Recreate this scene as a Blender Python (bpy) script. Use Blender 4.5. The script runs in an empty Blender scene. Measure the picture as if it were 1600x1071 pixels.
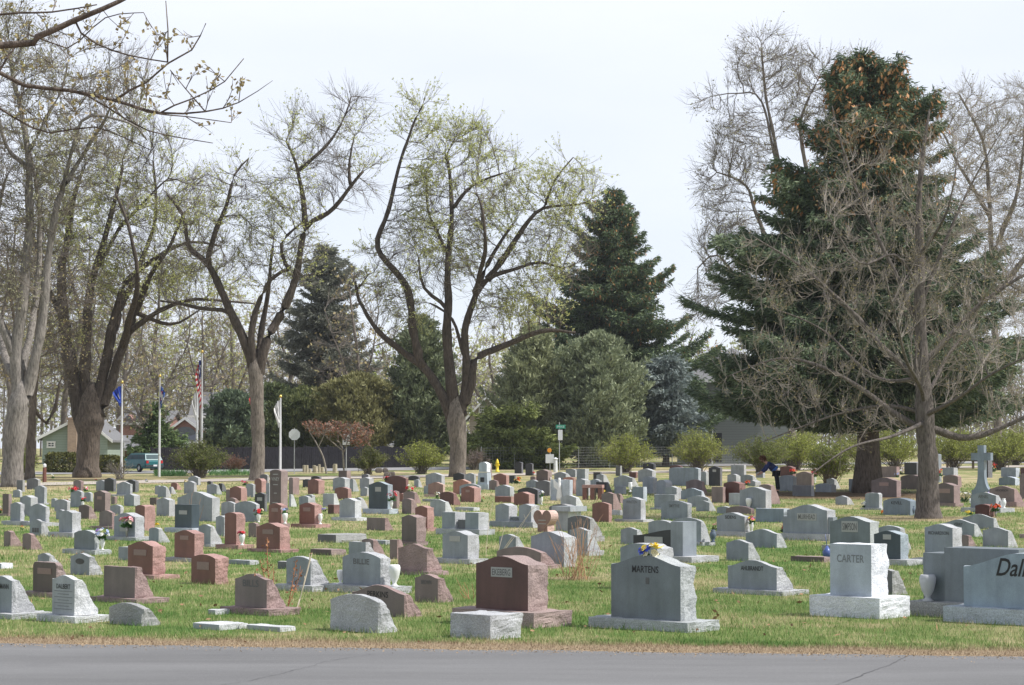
import bpy, math, random
import numpy as np
from mathutils import Vector, Matrix, kdtree, noise as mnoise
random.seed(7)
scene = bpy.context.scene
C = scene.collection
R = math.radians
F = 3500.0; CAMH = 1.86; HZ = 706.0; CY = 535.5
PITCH = math.atan((HZ-CY)/F)
cP, sP = math.cos(PITCH), math.sin(PITCH)

def terr(x, y):
    if y < 55: return 0.0
    if y < 200: return 0.001186*(y-55)**1.378
    return 0.001186*145**1.378 + (min(y, 420)-200)*0.006

def P(px, py, Y):
    """world point seen at a photo pixel at distance Y"""
    u = (px-800)/F; v = (CY-py)/F
    dy = cP - v*sP; dz = sP + v*cP
    return Vector((u/dy*Y, Y, CAMH + dz/dy*Y))
def GD(py, zoff=0.0):
    """distance at which the line of sight of row py meets the ground"""
    lo, hi = 5.0, 420.0
    for _ in range(50):
        m = (lo+hi)/2
        if P(800, py, m).z > terr(0, m)+zoff: lo = m
        else: hi = m
    return lo
def G(px, py):
    D = GD(py); p = P(px, py, D); p.z = terr(p.x, D); return p
def pixel(p):
    # project world -> photo pixel
    y = p[1]; z = p[2]-CAMH
    dc = y*cP + z*sP
    return 800+F*p[0]/dc, CY-F*(z*cP-y*sP)/dc

# ---------------------------------------------------------------- materials
def nodes_mat(name):
    m = bpy.data.materials.new(name); m.use_nodes = True
    nt = m.node_tree; b = nt.nodes['Principled BSDF']
    return m, nt, b
def N(nt, t, **kw):
    n = nt.nodes.new(t)
    for k, v in kw.items():
        if k.startswith('i_'):
            n.inputs[k[2:].replace('_', ' ')].default_value = v
        else: setattr(n, k, v)
    return n
def ramp(nt, fac, stops):
    r = nt.nodes.new('ShaderNodeValToRGB')
    e = r.color_ramp.elements
    while len(e) < len(stops): e.new(0.5)
    for i, (p, c) in enumerate(stops):
        e[i].position = p; e[i].color = (*c, 1) if len(c) == 3 else c
    nt.links.new(fac, r.inputs[0]); return r
def mixc(nt, fac, a, b, mode='MIX'):
    m = nt.nodes.new('ShaderNodeMix'); m.data_type = 'RGBA'; m.blend_type = mode
    for i, v in ((0, fac), (6, a), (7, b)):
        if isinstance(v, (int, float)): m.inputs[i].default_value = v
        elif isinstance(v, tuple): m.inputs[i].default_value = (*v, 1) if len(v) == 3 else v
        else: nt.links.new(v, m.inputs[i])
    return m.outputs[2]
def noise(nt, scale, detail=4, rough=.55, coord='Position', off=(0, 0, 0), sc=(1, 1, 1)):
    if coord == 'Position':
        g = nt.nodes.new('ShaderNodeNewGeometry'); src = g.outputs['Position']
    else:
        g = nt.nodes.new('ShaderNodeTexCoord'); src = g.outputs[coord]
    mp = nt.nodes.new('ShaderNodeMapping'); mp.inputs['Location'].default_value = off; mp.inputs['Scale'].default_value = sc
    nt.links.new(src, mp.inputs[0])
    n = nt.nodes.new('ShaderNodeTexNoise'); n.inputs['Scale'].default_value = scale
    n.inputs['Detail'].default_value = detail; n.inputs['Roughness'].default_value = rough
    nt.links.new(mp.outputs[0], n.inputs['Vector']); return n.outputs['Fac']
def bump(nt, b, h, strength=.5, dist=.01):
    bp = nt.nodes.new('ShaderNodeBump'); bp.inputs['Strength'].default_value = strength; bp.inputs['Distance'].default_value = dist
    nt.links.new(h, bp.inputs['Height']); nt.links.new(bp.outputs[0], b.inputs['Normal'])
_mc = {}
def plain(name, col, rough=.6, var=.15, metal=0, scale=8, spec=.4):
    if name in _mc: return _mc[name]
    m, nt, b = nodes_mat(name)
    f = noise(nt, scale, 4, .6)
    lo = tuple(c*(1-var) for c in col); hi = tuple(min(1, c*(1+var)) for c in col)
    r = ramp(nt, f, [(.3, lo), (.7, hi)])
    nt.links.new(r.outputs[0], b.inputs['Base Color'])
    b.inputs['Roughness'].default_value = rough; b.inputs['Metallic'].default_value = metal
    b.inputs['Specular IOR Level'].default_value = spec
    _mc[name] = m; return m

STONE = {  # honed face colour, rough-pitched side colour
 'g':  ((0.249, 0.278, 0.311), (0.447, 0.454, 0.469)),
 'gg': ((0.165, 0.193, 0.209), (0.429, 0.450, 0.456)),
 'dg': ((0.121, 0.125, 0.137), (0.352, 0.352, 0.352)),
 'lg': ((0.352, 0.374, 0.403), (0.573, 0.585, 0.597)),
 'bg': ((0.204, 0.249, 0.297), (0.476, 0.522, 0.582)),
 'lb': ((0.274, 0.345, 0.412), (0.465, 0.513, 0.557)),
 'gb': ((0.055, 0.075, 0.090), (0.329, 0.377, 0.413)),
 'k':  ((0.033, 0.035, 0.039), (0.182, 0.182, 0.195)),
 'p':  ((0.193, 0.154, 0.149), (0.330, 0.240, 0.229)),
 'pm': ((0.132, 0.105, 0.101), (0.298, 0.224, 0.214)),
 'r':  ((0.198, 0.090, 0.073), (0.419, 0.261, 0.235)),
 'rr': ((0.110, 0.055, 0.050), (0.350, 0.268, 0.252)),
 'o':  ((0.363, 0.165, 0.116), (0.547, 0.352, 0.292)),
 'pk': ((0.264, 0.160, 0.132), (0.560, 0.401, 0.352)),
 'dr': ((0.094, 0.040, 0.035), (0.254, 0.149, 0.139)),
 'br': ((0.116, 0.088, 0.084), (0.304, 0.237, 0.225)),
 'w':  ((0.405, 0.459, 0.512), (0.776, 0.806, 0.860)),
}
def granite(name, col, rock):
    if name in _mc: return _mc[name]
    m, nt, b = nodes_mat(name)
    f1 = noise(nt, 170 if not rock else 120, 2, .7)
    f2 = noise(nt, 3.0, 5, .6)
    s = .38 if rock else .17
    r = ramp(nt, f1, [(.33, tuple(c*(1-s) for c in col)), (.5, col), (.68, tuple(min(1, c*(1+s)) for c in col))])
    r2 = ramp(nt, f2, [(.3, (.80, .80, .80)), (.7, (1.12, 1.12, 1.10))])
    c = mixc(nt, 1.0, r.outputs[0], r2.outputs[0], 'MULTIPLY')
    # rain streaks / lichen: vertically stretched stains
    f3 = noise(nt, 7, 4, .6, sc=(1, 1, .12))
    r3 = ramp(nt, f3, [(.35, (.84, .84, .82)), (.62, (1.04, 1.04, 1.04))])
    c = mixc(nt, .8 if not rock else .3, c, r3.outputs[0], 'MULTIPLY')
    nt.links.new(c, b.inputs['Base Color'])
    b.inputs['Roughness'].default_value = .85 if rock else .38
    b.inputs['Specular IOR Level'].default_value = .25 if rock else .42
    if rock:
        f4 = noise(nt, 38, 5, .65); bump(nt, b, f4, .9, .018)
    _mc[name] = m; return m
def stone_mats(c):
    f, r = STONE[c]
    return granite('granite_'+c, f, False), granite('rock_'+c, r, True)

# ---------------------------------------------------------------- object helpers
def link_mesh(name, verts, faces, mats, parent=None, fm=None, smooth=False):
    me = bpy.data.meshes.new(name)
    me.from_pydata([tuple(v) for v in verts], [], [tuple(f) for f in faces])
    for m in (mats if isinstance(mats, (list, tuple)) else [mats]): me.materials.append(m)
    if fm is not None: me.polygons.foreach_set('material_index', np.array(fm, dtype=np.int32))
    if smooth: me.polygons.foreach_set('use_smooth', np.ones(len(me.polygons), dtype=bool))
    me.update()
    o = bpy.data.objects.new(name, me); C.objects.link(o)
    if parent: o.parent = parent
    return o
def np_mesh(name, V, Fc, mats, parent=None, fm=None, smooth=False, attr=None):
    """V (n,3) float array, Fc (m,k) int array (all faces have k corners)"""
    V = np.asarray(V, dtype=np.float32); Fc = np.asarray(Fc, dtype=np.int32)
    me = bpy.data.meshes.new(name)
    k = Fc.shape[1]; m = len(Fc)
    me.vertices.add(len(V)); me.vertices.foreach_set('co', V.ravel())
    me.loops.add(m*k); me.loops.foreach_set('vertex_index', Fc.ravel())
    me.polygons.add(m); me.polygons.foreach_set('loop_start', np.arange(0, m*k, k, dtype=np.int32))
    try: me.polygons.foreach_set('loop_total', np.full(m, k, dtype=np.int32))
    except Exception: pass
    for mt in (mats if isinstance(mats, (list, tuple)) else [mats]): me.materials.append(mt)
    if fm is not None: me.polygons.foreach_set('material_index', np.asarray(fm, dtype=np.int32))
    me.polygons.foreach_set('use_smooth', np.full(m, smooth, dtype=bool))
    if attr is not None:
        a = me.attributes.new('rnd', 'FLOAT', 'FACE'); a.data.foreach_set('value', np.asarray(attr, dtype=np.float32))
    me.update(calc_edges=True); me.validate()
    o = bpy.data.objects.new(name, me); C.objects.link(o)
    if parent: o.parent = parent
    return o
def tag(o, label=None, cat=None, group=None, kind=None):
    if label: o['label'] = label
    if cat: o['category'] = cat
    if group: o['group'] = group
    if kind: o['kind'] = kind
    return o
def empty(name, loc, rz=0.0):
    o = bpy.data.objects.new(name, None); C.objects.link(o)
    o.location = loc; o.rotation_euler = (0, 0, rz); o.empty_display_size = .3
    return o
class MB:
    """collects boxes, prisms, lathes and tubes into one mesh"""
    def __init__(s): s.v = []; s.f = []; s.m = []
    def add(s, vs, fs, mi=0):
        b = len(s.v); s.v += [tuple(v) for v in vs]; s.f += [tuple(i+b for i in f) for f in fs]; s.m += [mi]*len(fs); return s
    def box(s, c, d, mi=0, rz=0.0, taper=1.0):
        x, y, z = (k/2 for k in d); ca, sa = math.cos(rz), math.sin(rz); vs = []
        for dz in (-1, 1):
            t = taper if dz > 0 else 1
            for dx, dy in ((-1, -1), (1, -1), (1, 1), (-1, 1)):
                a, b_ = dx*x*t, dy*y*t
                vs.append((c[0]+a*ca-b_*sa, c[1]+a*sa+b_*ca, c[2]+dz*z))
        return s.add(vs, [(0, 3, 2, 1), (4, 5, 6, 7), (0, 1, 5, 4), (1, 2, 6, 5), (2, 3, 7, 6), (3, 0, 4, 7)], mi)
    def prism(s, pts, y0, y1, mi=0):
        """outline in x,z extruded along y"""
        n = len(pts)
        vs = [(p[0], y0, p[1]) for p in pts]+[(p[0], y1, p[1]) for p in pts]
        fs = [tuple(range(n)), tuple(range(2*n-1, n-1, -1))]
        for i in range(n): j = (i+1) % n; fs.append((j, i, i+n, j+n))
        return s.add(vs, fs, mi)
    def lathe(s, prof, c=(0, 0, 0), seg=14, mi=0):
        vs = []; fs = []
        for r, z in prof:
            for k in range(seg):
                a = 2*math.pi*k/seg; vs.append((c[0]+r*math.cos(a), c[1]+r*math.sin(a), c[2]+z))
        for i in range(len(prof)-1):
            for k in range(seg):
                k2 = (k+1) % seg; fs.append((i*seg+k, i*seg+k2, (i+1)*seg+k2, (i+1)*seg+k))
        fs.append(tuple(range(seg))[::-1]); fs.append(tuple((len(prof)-1)*seg+k for k in range(seg)))
        return s.add(vs, fs, mi)
    def tube(s, pts, rad, seg=6, mi=0):
        vs = []; fs = []; n = len(pts); pts = [Vector(p) for p in pts]
        for i, p in enumerate(pts):
            t = (pts[min(i+1, n-1)]-pts[max(i-1, 0)]).normalized()
            u = t.cross(Vector((0, 0, 1)) if abs(t.z) < .9 else Vector((1, 0, 0))).normalized(); w = t.cross(u)
            r = rad[i] if isinstance(rad, (list, tuple)) else rad
            for k in range(seg):
                a = 2*math.pi*k/seg; vs.append(p+u*math.cos(a)*r+w*math.sin(a)*r)
        for i in range(n-1):
            for k in range(seg):
                k2 = (k+1) % seg; fs.append((i*seg+k, i*seg+k2, (i+1)*seg+k2, (i+1)*seg+k))
        fs.append(tuple(range(seg))[::-1]); fs.append(tuple((n-1)*seg+k for k in range(seg)))
        return s.add(vs, fs, mi)
    def build(s, name, mats, parent=None, smooth=False):
        o = link_mesh(name, s.v, s.f, mats, parent, s.m, smooth)
        import bmesh
        bm = bmesh.new(); bm.from_mesh(o.data); bmesh.ops.recalc_face_normals(bm, faces=bm.faces); bm.to_mesh(o.data); bm.free()
        return o
def text_mesh(name, s, width, height, mat, parent, loc, rot, shear=0.0, extrude=.002, bold=0.0):
    cu = bpy.data.curves.new(name, 'FONT'); cu.body = s; cu.align_x = 'CENTER'; cu.align_y = 'CENTER'
    cu.size = 1; cu.extrude = 0; cu.shear = shear; cu.offset = bold; cu.resolution_u = 3
    to = bpy.data.objects.new(name, cu); C.objects.link(to)
    dg = bpy.context.evaluated_depsgraph_get(); dg.update()
    me = bpy.data.meshes.new_from_object(to.evaluated_get(dg))
    bpy.data.objects.remove(to); bpy.data.curves.remove(cu)
    co = np.empty(len(me.vertices)*3, dtype=np.float32); me.vertices.foreach_get('co', co); co = co.reshape(-1, 3)
    mn, mx = co.min(0), co.max(0); ce = (mn+mx)/2
    co[:, 0] = (co[:, 0]-ce[0])*width/(mx[0]-mn[0]); co[:, 1] = (co[:, 1]-ce[1])*height/(mx[1]-mn[1])
    me.vertices.foreach_set('co', co.ravel()); me.materials.clear(); me.materials.append(mat); me.name = name; me.update()
    o = bpy.data.objects.new(name, me); C.objects.link(o); o.parent = parent; o.location = loc; o.rotation_euler = rot
    return o

# ---------------------------------------------------------------- camera, light, sky
cam = bpy.data.cameras.new('camera'); co = bpy.data.objects.new('camera', cam); C.objects.link(co)
co.location = (0, 0, CAMH); co.rotation_euler = (math.pi/2+PITCH, 0, 0)
cam.sensor_width = 36; cam.lens = F/1600*36; cam.clip_end = 4000; cam.clip_start = .5
scene.camera = co
SUN_A, SUN_E = R(-9), R(52)
sv = Vector((math.cos(SUN_A)*math.cos(SUN_E), math.sin(SUN_A)*math.cos(SUN_E), math.sin(SUN_E)))
sl = bpy.data.lights.new('sun', 'SUN'); sl.energy = 5.0; sl.angle = R(.8); sl.color = (1, .965, .92)
so = bpy.data.objects.new('sun', sl); C.objects.link(so); so.rotation_euler = (-sv).to_track_quat('-Z', 'Y').to_euler(); so.location = (0, 0, 50)
w = bpy.data.worlds.new('World'); scene.world = w; w.use_nodes = True
nt = w.node_tree; bg = nt.nodes['Background']
sky = nt.nodes.new('ShaderNodeTexSky'); sky.sky_type = 'NISHITA'; sky.sun_disc = False
sky.sun_elevation = SUN_E; sky.sun_rotation = math.pi/2-SUN_A; sky.altitude = 1500; sky.dust_density = 2.0
# thin high cloud veil over the whole sky, streaked towards the horizon
tc = nt.nodes.new('ShaderNodeTexCoord')
mp = nt.nodes.new('ShaderNodeMapping'); mp.inputs['Scale'].default_value = (1.6, 1.6, 5); nt.links.new(tc.outputs['Generated'], mp.inputs[0])
nz = nt.nodes.new('ShaderNodeTexNoise'); nz.inputs['Scale'].default_value = 1.6; nz.inputs['Detail'].default_value = 5; nt.links.new(mp.outputs[0], nz.inputs['Vector'])
cr = nt.nodes.new('ShaderNodeValToRGB'); cr.color_ramp.elements[0].position = .30; cr.color_ramp.elements[0].color = (.70, .70, .70, 1)
cr.color_ramp.elements[1].position = .62; cr.color_ramp.elements[1].color = (.92, .92, .92, 1); nt.links.new(nz.outputs[0], cr.inputs[0])
sxyz = nt.nodes.new('ShaderNodeSeparateXYZ'); nt.links.new(tc.outputs['Generated'], sxyz.inputs[0])
mr = nt.nodes.new('ShaderNodeMapRange'); mr.inputs['From Min'].default_value = .22; mr.inputs['From Max'].default_value = .75; mr.inputs['To Min'].default_value = 1.0; mr.inputs['To Max'].default_value = .42; nt.links.new(sxyz.outputs['Z'], mr.inputs['Value'])
ml = nt.nodes.new('ShaderNodeMath'); ml.operation = 'MULTIPLY'; nt.links.new(cr.outputs[0], ml.inputs[0]); nt.links.new(mr.outputs[0], ml.inputs[1])
mx = nt.nodes.new('ShaderNodeMix'); mx.data_type = 'RGBA'; nt.links.new(ml.outputs[0], mx.inputs[0])
nt.links.new(sky.outputs[0], mx.inputs[6]); mx.inputs[7].default_value = (8.05, 8.4, 9.25, 1)
nt.links.new(mx.outputs[2], bg.inputs['Color']); bg.inputs['Strength'].default_value = .115
scene.view_settings.view_transform = 'Standard'; scene.view_settings.look = 'None'; scene.view_settings.exposure = .14; scene.view_settings.gamma = 1
scene.cycles.max_bounces = 5; scene.cycles.transparent_max_bounces = 8

# ---------------------------------------------------------------- ground
def edge_near(x):   # far edge of the near road
    a = G(0, 1006); b = G(1600, 1027); return a.y+(x-a.x)*(b.y-a.y)/(b.x-a.x)
EA = G(0, 1006); EB = G(1600, 1027); ESL = (EB.y-EA.y)/(EB.x-EA.x); E0 = EA.y-EA.x*ESL

def math_(nt, op, a, b=None, c=None):
    n = nt.nodes.new('ShaderNodeMath'); n.operation = op
    for i, v in enumerate((a, b, c)):
        if v is None: continue
        if isinstance(v, (int, float)): n.inputs[i].default_value = v
        else: nt.links.new(v, n.inputs[i])
    return n.outputs[0]
DIRT = [(P(1290, 778, 88), 7.5, .9), (P(1450, 806, 62), 2.6, .75), (P(135, 746, 124), 6, .6), (P(715, 745, 128), 5, .45), (P(15, 765, 103), 4, .7), (P(895, 900, 33), .55, .8), (P(402,752,117), 3, .6)]
def grass_color(nt, blade):
    """one shared colour field for the soil sheet and the blades: green turf with straw patches"""
    g = nt.nodes.new('ShaderNodeNewGeometry'); sx = nt.nodes.new('ShaderNodeSeparateXYZ'); nt.links.new(g.outputs['Position'], sx.inputs[0])
    big = noise(nt, .32, 4, .6, sc=(1, .55, 1)); mid = noise(nt, 1.9, 4, .65, sc=(1, .6, 1), off=(9, 3, 0)); fine = noise(nt, 30, 3, .7)
    s = math_(nt, 'ADD', math_(nt, 'MULTIPLY', big, .62), math_(nt, 'MULTIPLY', mid, .48))
    # farther lots are drier
    far = math_(nt, 'MULTIPLY', math_(nt, 'SUBTRACT', sx.outputs['Y'], 30), .0011)
    far = math_(nt, 'MINIMUM', math_(nt, 'MAXIMUM', far, -.035), .085)
    s = math_(nt, 'ADD', s, far)
    if blade:
        a = nt.nodes.new('ShaderNodeAttribute'); a.attribute_name = 'rnd'
        s = math_(nt, 'ADD', s, math_(nt, 'MULTIPLY', math_(nt, 'SUBTRACT', a.outputs['Fac'], .5), .34))
        stops = [(.40, (.075, .175, .030)), (.54, (.145, .265, .062)), (.63, (.28, .305, .115)), (.71, (.52, .44, .26))]
    else:
        s = math_(nt, 'ADD', s, math_(nt, 'MULTIPLY', math_(nt, 'SUBTRACT', fine, .5), .25))
        stops = [(.42, (.090, .150, .038)), (.54, (.170, .215, .068)), (.62, (.28, .265, .125)), (.72, (.44, .36, .215))]
    col = ramp(nt, s, stops).outputs[0]
    # dead verge beside the road
    ed = math_(nt, 'SUBTRACT', math_(nt, 'SUBTRACT', sx.outputs['Y'], math_(nt, 'MULTIPLY', sx.outputs['X'], ESL)), E0)
    vn = noise(nt, 1.3, 5, .7, off=(3, 3, 3))
    ev = math_(nt, 'ADD', ed, math_(nt, 'MULTIPLY', math_(nt, 'SUBTRACT', vn, .5), 1.3))
    vr = ramp(nt, math_(nt, 'MULTIPLY', ev, .4), [(.24, (1, 1, 1)), (.40, (0, 0, 0))]).outputs[0]
    vcol = ramp(nt, noise(nt, 22, 3, .7), [(.3, (.20, .135, .085)), (.55, (.37, .285, .185)), (.75, (.54, .45, .31))]).outputs[0]
    col = mixc(nt, vr, col, vcol)
    for (pt, rad, amt) in DIRT:
        d = nt.nodes.new('ShaderNodeVectorMath'); d.operation = 'DISTANCE'; nt.links.new(g.outputs['Position'], d.inputs[0]); d.inputs[1].default_value = (pt.x, pt.y, terr(pt.x, pt.y))
        dd = math_(nt, 'ADD', math_(nt, 'DIVIDE', d.outputs['Value'], rad), math_(nt, 'MULTIPLY', math_(nt, 'SUBTRACT', mid, .5), 1.1))
        rr = ramp(nt, dd, [(.55, (amt,)*3), (1.0, (0, 0, 0))]).outputs[0]
        dc = ramp(nt, fine, [(.3, (.085, .052, .032)), (.7, (.19, .125, .08))]).outputs[0] if rad > 5.5 and amt > .8 else ramp(nt, fine, [(.3, (.22, .16, .095)), (.7, (.40, .32, .20))]).outputs[0]
        col = mixc(nt, rr, col, dc)
    return col
gm, nt, b = nodes_mat('turf_soil'); nt.links.new(grass_color(nt, False), b.inputs['Base Color']); b.inputs['Roughness'].default_value = .95; b.inputs['Specular IOR Level'].default_value = .1
bump(nt, b, noise(nt, 26, 5, .7), .8, .05)
bm_, nt, b = nodes_mat('grass_blade'); nt.links.new(grass_color(nt, True), b.inputs['Base Color']); b.inputs['Roughness'].default_value = .7; b.inputs['Specular IOR Level'].default_value = .25
xs = np.concatenate([np.linspace(-420, -60, 13), np.linspace(-54, 54, 55), np.linspace(60, 420, 13)])
ys = np.concatenate([np.linspace(-40, 15, 8), np.linspace(17, 55, 39), np.linspace(57, 210, 78), np.linspace(216, 420, 18), np.linspace(450, 1500, 12)])
V = []
for y in ys:
    for x in xs:
        V.append((x, y, terr(x, y)+ (0 if y < 24 else .018*mnoise.noise(Vector((x*.35, y*.35, 0))))))
nx = len(xs); Fq = [(j*nx+i, j*nx+i+1, (j+1)*nx+i+1, (j+1)*nx+i) for j in range(len(ys)-1) for i in range(nx-1)]
gr = np_mesh('ground', V, Fq, gm, smooth=True); tag(gr, kind='structure')

# near road: worn grey asphalt
am, nt, b = nodes_mat('asphalt')
f1 = noise(nt, 90, 3, .8); f2 = noise(nt, .6, 4, .6, sc=(.35, 1.6, 1)); f3 = noise(nt, 2.5, 5, .7, sc=(.2, 1.5, 1))
c = ramp(nt, f2, [(.3, (.155, .154, .153)), (.7, (.205, .204, .203))]).outputs[0]
c = mixc(nt, .35, c, ramp(nt, f1, [(.3, (.55, .55, .55)), (.7, (1.25, 1.25, 1.25))]).outputs[0], 'MULTIPLY')
c = mixc(nt, .35, c, ramp(nt, f3, [(.35, (.82, .82, .83)), (.65, (1.1, 1.1, 1.1))]).outputs[0], 'MULTIPLY')
f5 = noise(nt, 45, 2, .8, off=(5, 5, 0)); c = mixc(nt, ramp(nt, f5, [(.64, (0, 0, 0)), (.70, (.55, .55, .55))]).outputs[0], c, (.34, .33, .31))
f6 = noise(nt, 1.1, 6, .75, off=(2, 8, 0)); c = mixc(nt, ramp(nt, f6, [(.58, (0, 0, 0)), (.72, (.5, .5, .5))]).outputs[0], c, (.13, .13, .132))
nt.links.new(c, b.inputs['Base Color']); b.inputs['Roughness'].default_value = .9; b.inputs['Specular IOR Level'].default_value = .2; bump(nt, b, f1, .6, .01)
rx = np.linspace(-60, 60, 481); V = []; Fq = []
for i, x in enumerate(rx):
    V += [(x, E0+x*ESL-9, .004), (x, E0+x*ESL++.12*mnoise.noise(Vector((x*1.1, 0, 0)))+.07*mnoise.noise(Vector((x*6, 4, 0))), .004)]
    if i: Fq.append((2*i-2, 2*i, 2*i+1, 2*i-1))
tag(np_mesh('road', V, Fq, am), kind='structure')
# cracks: thin dark strips sunk in the road sheet (a mark 3 mm proud)
def strip(name, pts, wd, mat, z, parent=None):
    V = []; Fq = []
    for i, p in enumerate(pts):
        a = Vector(pts[max(i-1, 0)]); c_ = Vector(pts[min(i+1, len(pts)-1)]); t = (c_-a).normalized(); n = Vector((-t.y, t.x, 0))
        wi = wd[i] if isinstance(wd, (list, tuple)) else wd
        for s in (-1, 1):
            q = Vector(p)+n*wi/2*s; V.append((q.x, q.y, terr(q.x, q.y)+z))
        if i: Fq.append((2*i-2, 2*i-1, 2*i+1, 2*i))
    return np_mesh(name, V, Fq, mat)
ck = plain('crack_tar', (.095, .095, .097), .9)
def crack(pix, wd):
    pts = []
    for (a, b2) in zip(pix[:-1], pix[1:]):
        A = G(*a); B = G(*b2); n = 16
        for k in range(n):
            p = A.lerp(B, k/n); j = .05*mnoise.noise(Vector((p.x*3, p.y*3, 1)))+.02*mnoise.noise(Vector((p.x*14, p.y*14, 1)))
            pts.append((p.x+j, p.y+j, 0))
    ws = [wd*(.35+abs(mnoise.noise(Vector((i*.37, wd*90, 2))))*1.7) for i in range(len(pts))]
    tag(strip('road_crack', pts, ws, ck, .008), kind='structure')
crack([(1300, 1074), (1340, 1059), (1395, 1038), (1420, 1024)], .012)
crack([(385, 1066), (440, 1054), (510, 1035), (588, 1022)], .007)
crack([(330, 1074), (385, 1066)], .008)

# cemetery lane and street beyond the graves
lm = plain('lane_gravel', (.42, .37, .32), .95, .2, scale=3); stm = plain('street_asphalt', (.27, .265, .265), .9, .12, scale=1)
def lane_pts(pix): return [(P(a, 700, D).x, D, 0) for a, D in pix]
LANE = [(-500, 97), (0, 106), (300, 116), (640, 128), (900, 138), (1250, 152), (1600, 165), (2200, 185)]
tag(strip('lane', lane_pts(LANE), 5.0, lm, .030), kind='structure')
STREET = [(-600, 126), (0, 137), (260, 142), (520, 150), (800, 160), (1250, 176), (1700, 190), (2300, 208)]
tag(strip('street', lane_pts(STREET), 8.5, stm, .030), kind='structure')
def leaf_quads(c, size, rs, flat=.0, dirs=None, asp=.6):
    n = len(c); d = rs.randn(n, 3) if dirs is None else dirs+rs.randn(n, 3)*.5
    d /= np.linalg.norm(d, axis=1, keepdims=True); e = rs.randn(n, 3); e -= d*(e*d).sum(1, keepdims=True); e /= np.linalg.norm(e, axis=1, keepdims=True)
    sz = (size*(.6+.8*rs.rand(n)))[:, None] if np.ndim(size) else (size*(.6+.8*rs.rand(n)))[:, None]
    V = np.stack([c, c+d*sz*.5+e*sz*asp*.5, c+d*sz, c+d*sz*.5-e*sz*asp*.5], 1).reshape(-1, 3)
    return V, np.arange(4*n).reshape(-1, 4)
# ================================================================ gravestones
T = R(42); CT, ST = math.cos(T), math.sin(T)
ZONE = {'A': (0, 720, 5), 'B': (300, 720, 5), 'C': (600, 720, 5), 'D': (900, 700, 5), 'E': (1180, 680, 3.8095),
        'F': (0, 840, 4), 'G': (400, 840, 4), 'H': (800, 840, 4), 'I': (1200, 840, 4), 'M': (0, 0, 1)}
dark_paint = plain('letter_paint', (.018, .018, .02), .5, .05)
mid_paint = plain('letter_shadow', (.12, .12, .12), .8, .05)
panel_l = plain('panel_frosted', (.36, .36, .345), .7, .08, scale=40)
panel_r = plain('panel_frosted_red', (.27, .19, .165), .7, .08, scale=40)
SIL = {}   # key -> info on every stone
RN = np.random.RandomState(5)

def top_fn(kind, w, h):
    if kind == 's':
        dr = min(.115*w, .3*h); return lambda x: h-dr*(1-(.5+.5*math.cos(2*math.pi*max(-.5, min(.5, (x/w+.5)*.92)))))
    if kind == 'o':
        dr = min(.10*w, .3*h); return lambda x: h-dr*(2*x/w+1)**2
    if kind == 'q':   # flat top, rounded corners
        return lambda x: h-min(.05, .08*w)*max(0, (abs(2*x/w+1)-.84)/.16)**2
    if kind == 'a':   # strong round arch
        return lambda x: h-.30*w*(1-math.sqrt(max(0, 1-(2*x/w+1)**2*.96)))
    return lambda x: h
def die_mesh(name, w, h, db, dt, kind, mats, parent, s, z0=0.0, rough_front=False, x0=0.0, y0=0.0, clean=False, lip=0.0):
    """grid box: x -w..0, depth 0..d (d shrinks with height on slant-backed stones)"""
    big = s > 95
    nx, nz, ny = (16, 12, 6) if big else ((10, 7, 3) if s > 55 else (8, 3, 2))
    H = top_fn(kind, w, h); idx = {}; V = []; seed = RN.rand()*100
    amp = 0 if clean else (.016 if big else .014)
    def vert(i, j, k):
        key = (i, j, k)
        if key in idx: return idx[key]
        x = -w+w*i/nx; v = j/nz; z = v*H(x)
        vv = max(0, (v-.10)/.90) if dt < db*.8 else v
        d = db+(dt-db)*vv; y = d*k/ny
        q = Vector((x*7+seed, y*7, z*7))
        n1 = mnoise.noise(q)+.6*mnoise.noise(q*2.7)+.35*(RN.rand()-.5)
        front = (k == 0)
        if amp and (not front or rough_front):
            if front: y += .55*amp*n1
            else:
                e = 1.0
                if i in (0, nx): x += (1 if i else -1)*amp*n1*e + (0 if k == 0 else (1 if i else -1)*amp*.7)
                if k == ny: y += amp*n1
                if j == nz: z += amp*.55*n1
        idx[key] = len(V); V.append((x+x0, y+y0, z+z0)); return idx[key]
    Fc = []; fm = []
    for i in range(nx):
        for j in range(nz):
            Fc.append((vert(i, j, 0), vert(i+1, j, 0), vert(i+1, j+1, 0), vert(i, j+1, 0))); fm.append(1 if rough_front else 0)
            Fc.append((vert(i+1, j, ny), vert(i, j, ny), vert(i, j+1, ny), vert(i+1, j+1, ny))); fm.append(1)
        for k in range(ny):
            Fc.append((vert(i, nz, k), vert(i+1, nz, k), vert(i+1, nz, k+1), vert(i, nz, k+1))); fm.append(1 if not clean else 0)
            Fc.append((vert(i, 0, k+1), vert(i+1, 0, k+1), vert(i+1, 0, k), vert(i, 0, k))); fm.append(1)
    for j in range(nz):
        for k in range(ny):
            Fc.append((vert(nx, j, k), vert(nx, j, k+1), vert(nx, j+1, k+1), vert(nx, j+1, k))); fm.append(1 if not clean else 0)
            Fc.append((vert(0, j, k+1), vert(0, j, k), vert(0, j+1, k), vert(0, j+1, k+1))); fm.append(1 if not clean else 0)
    return np_mesh(name, V, Fc, mats, parent, fm)

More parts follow.
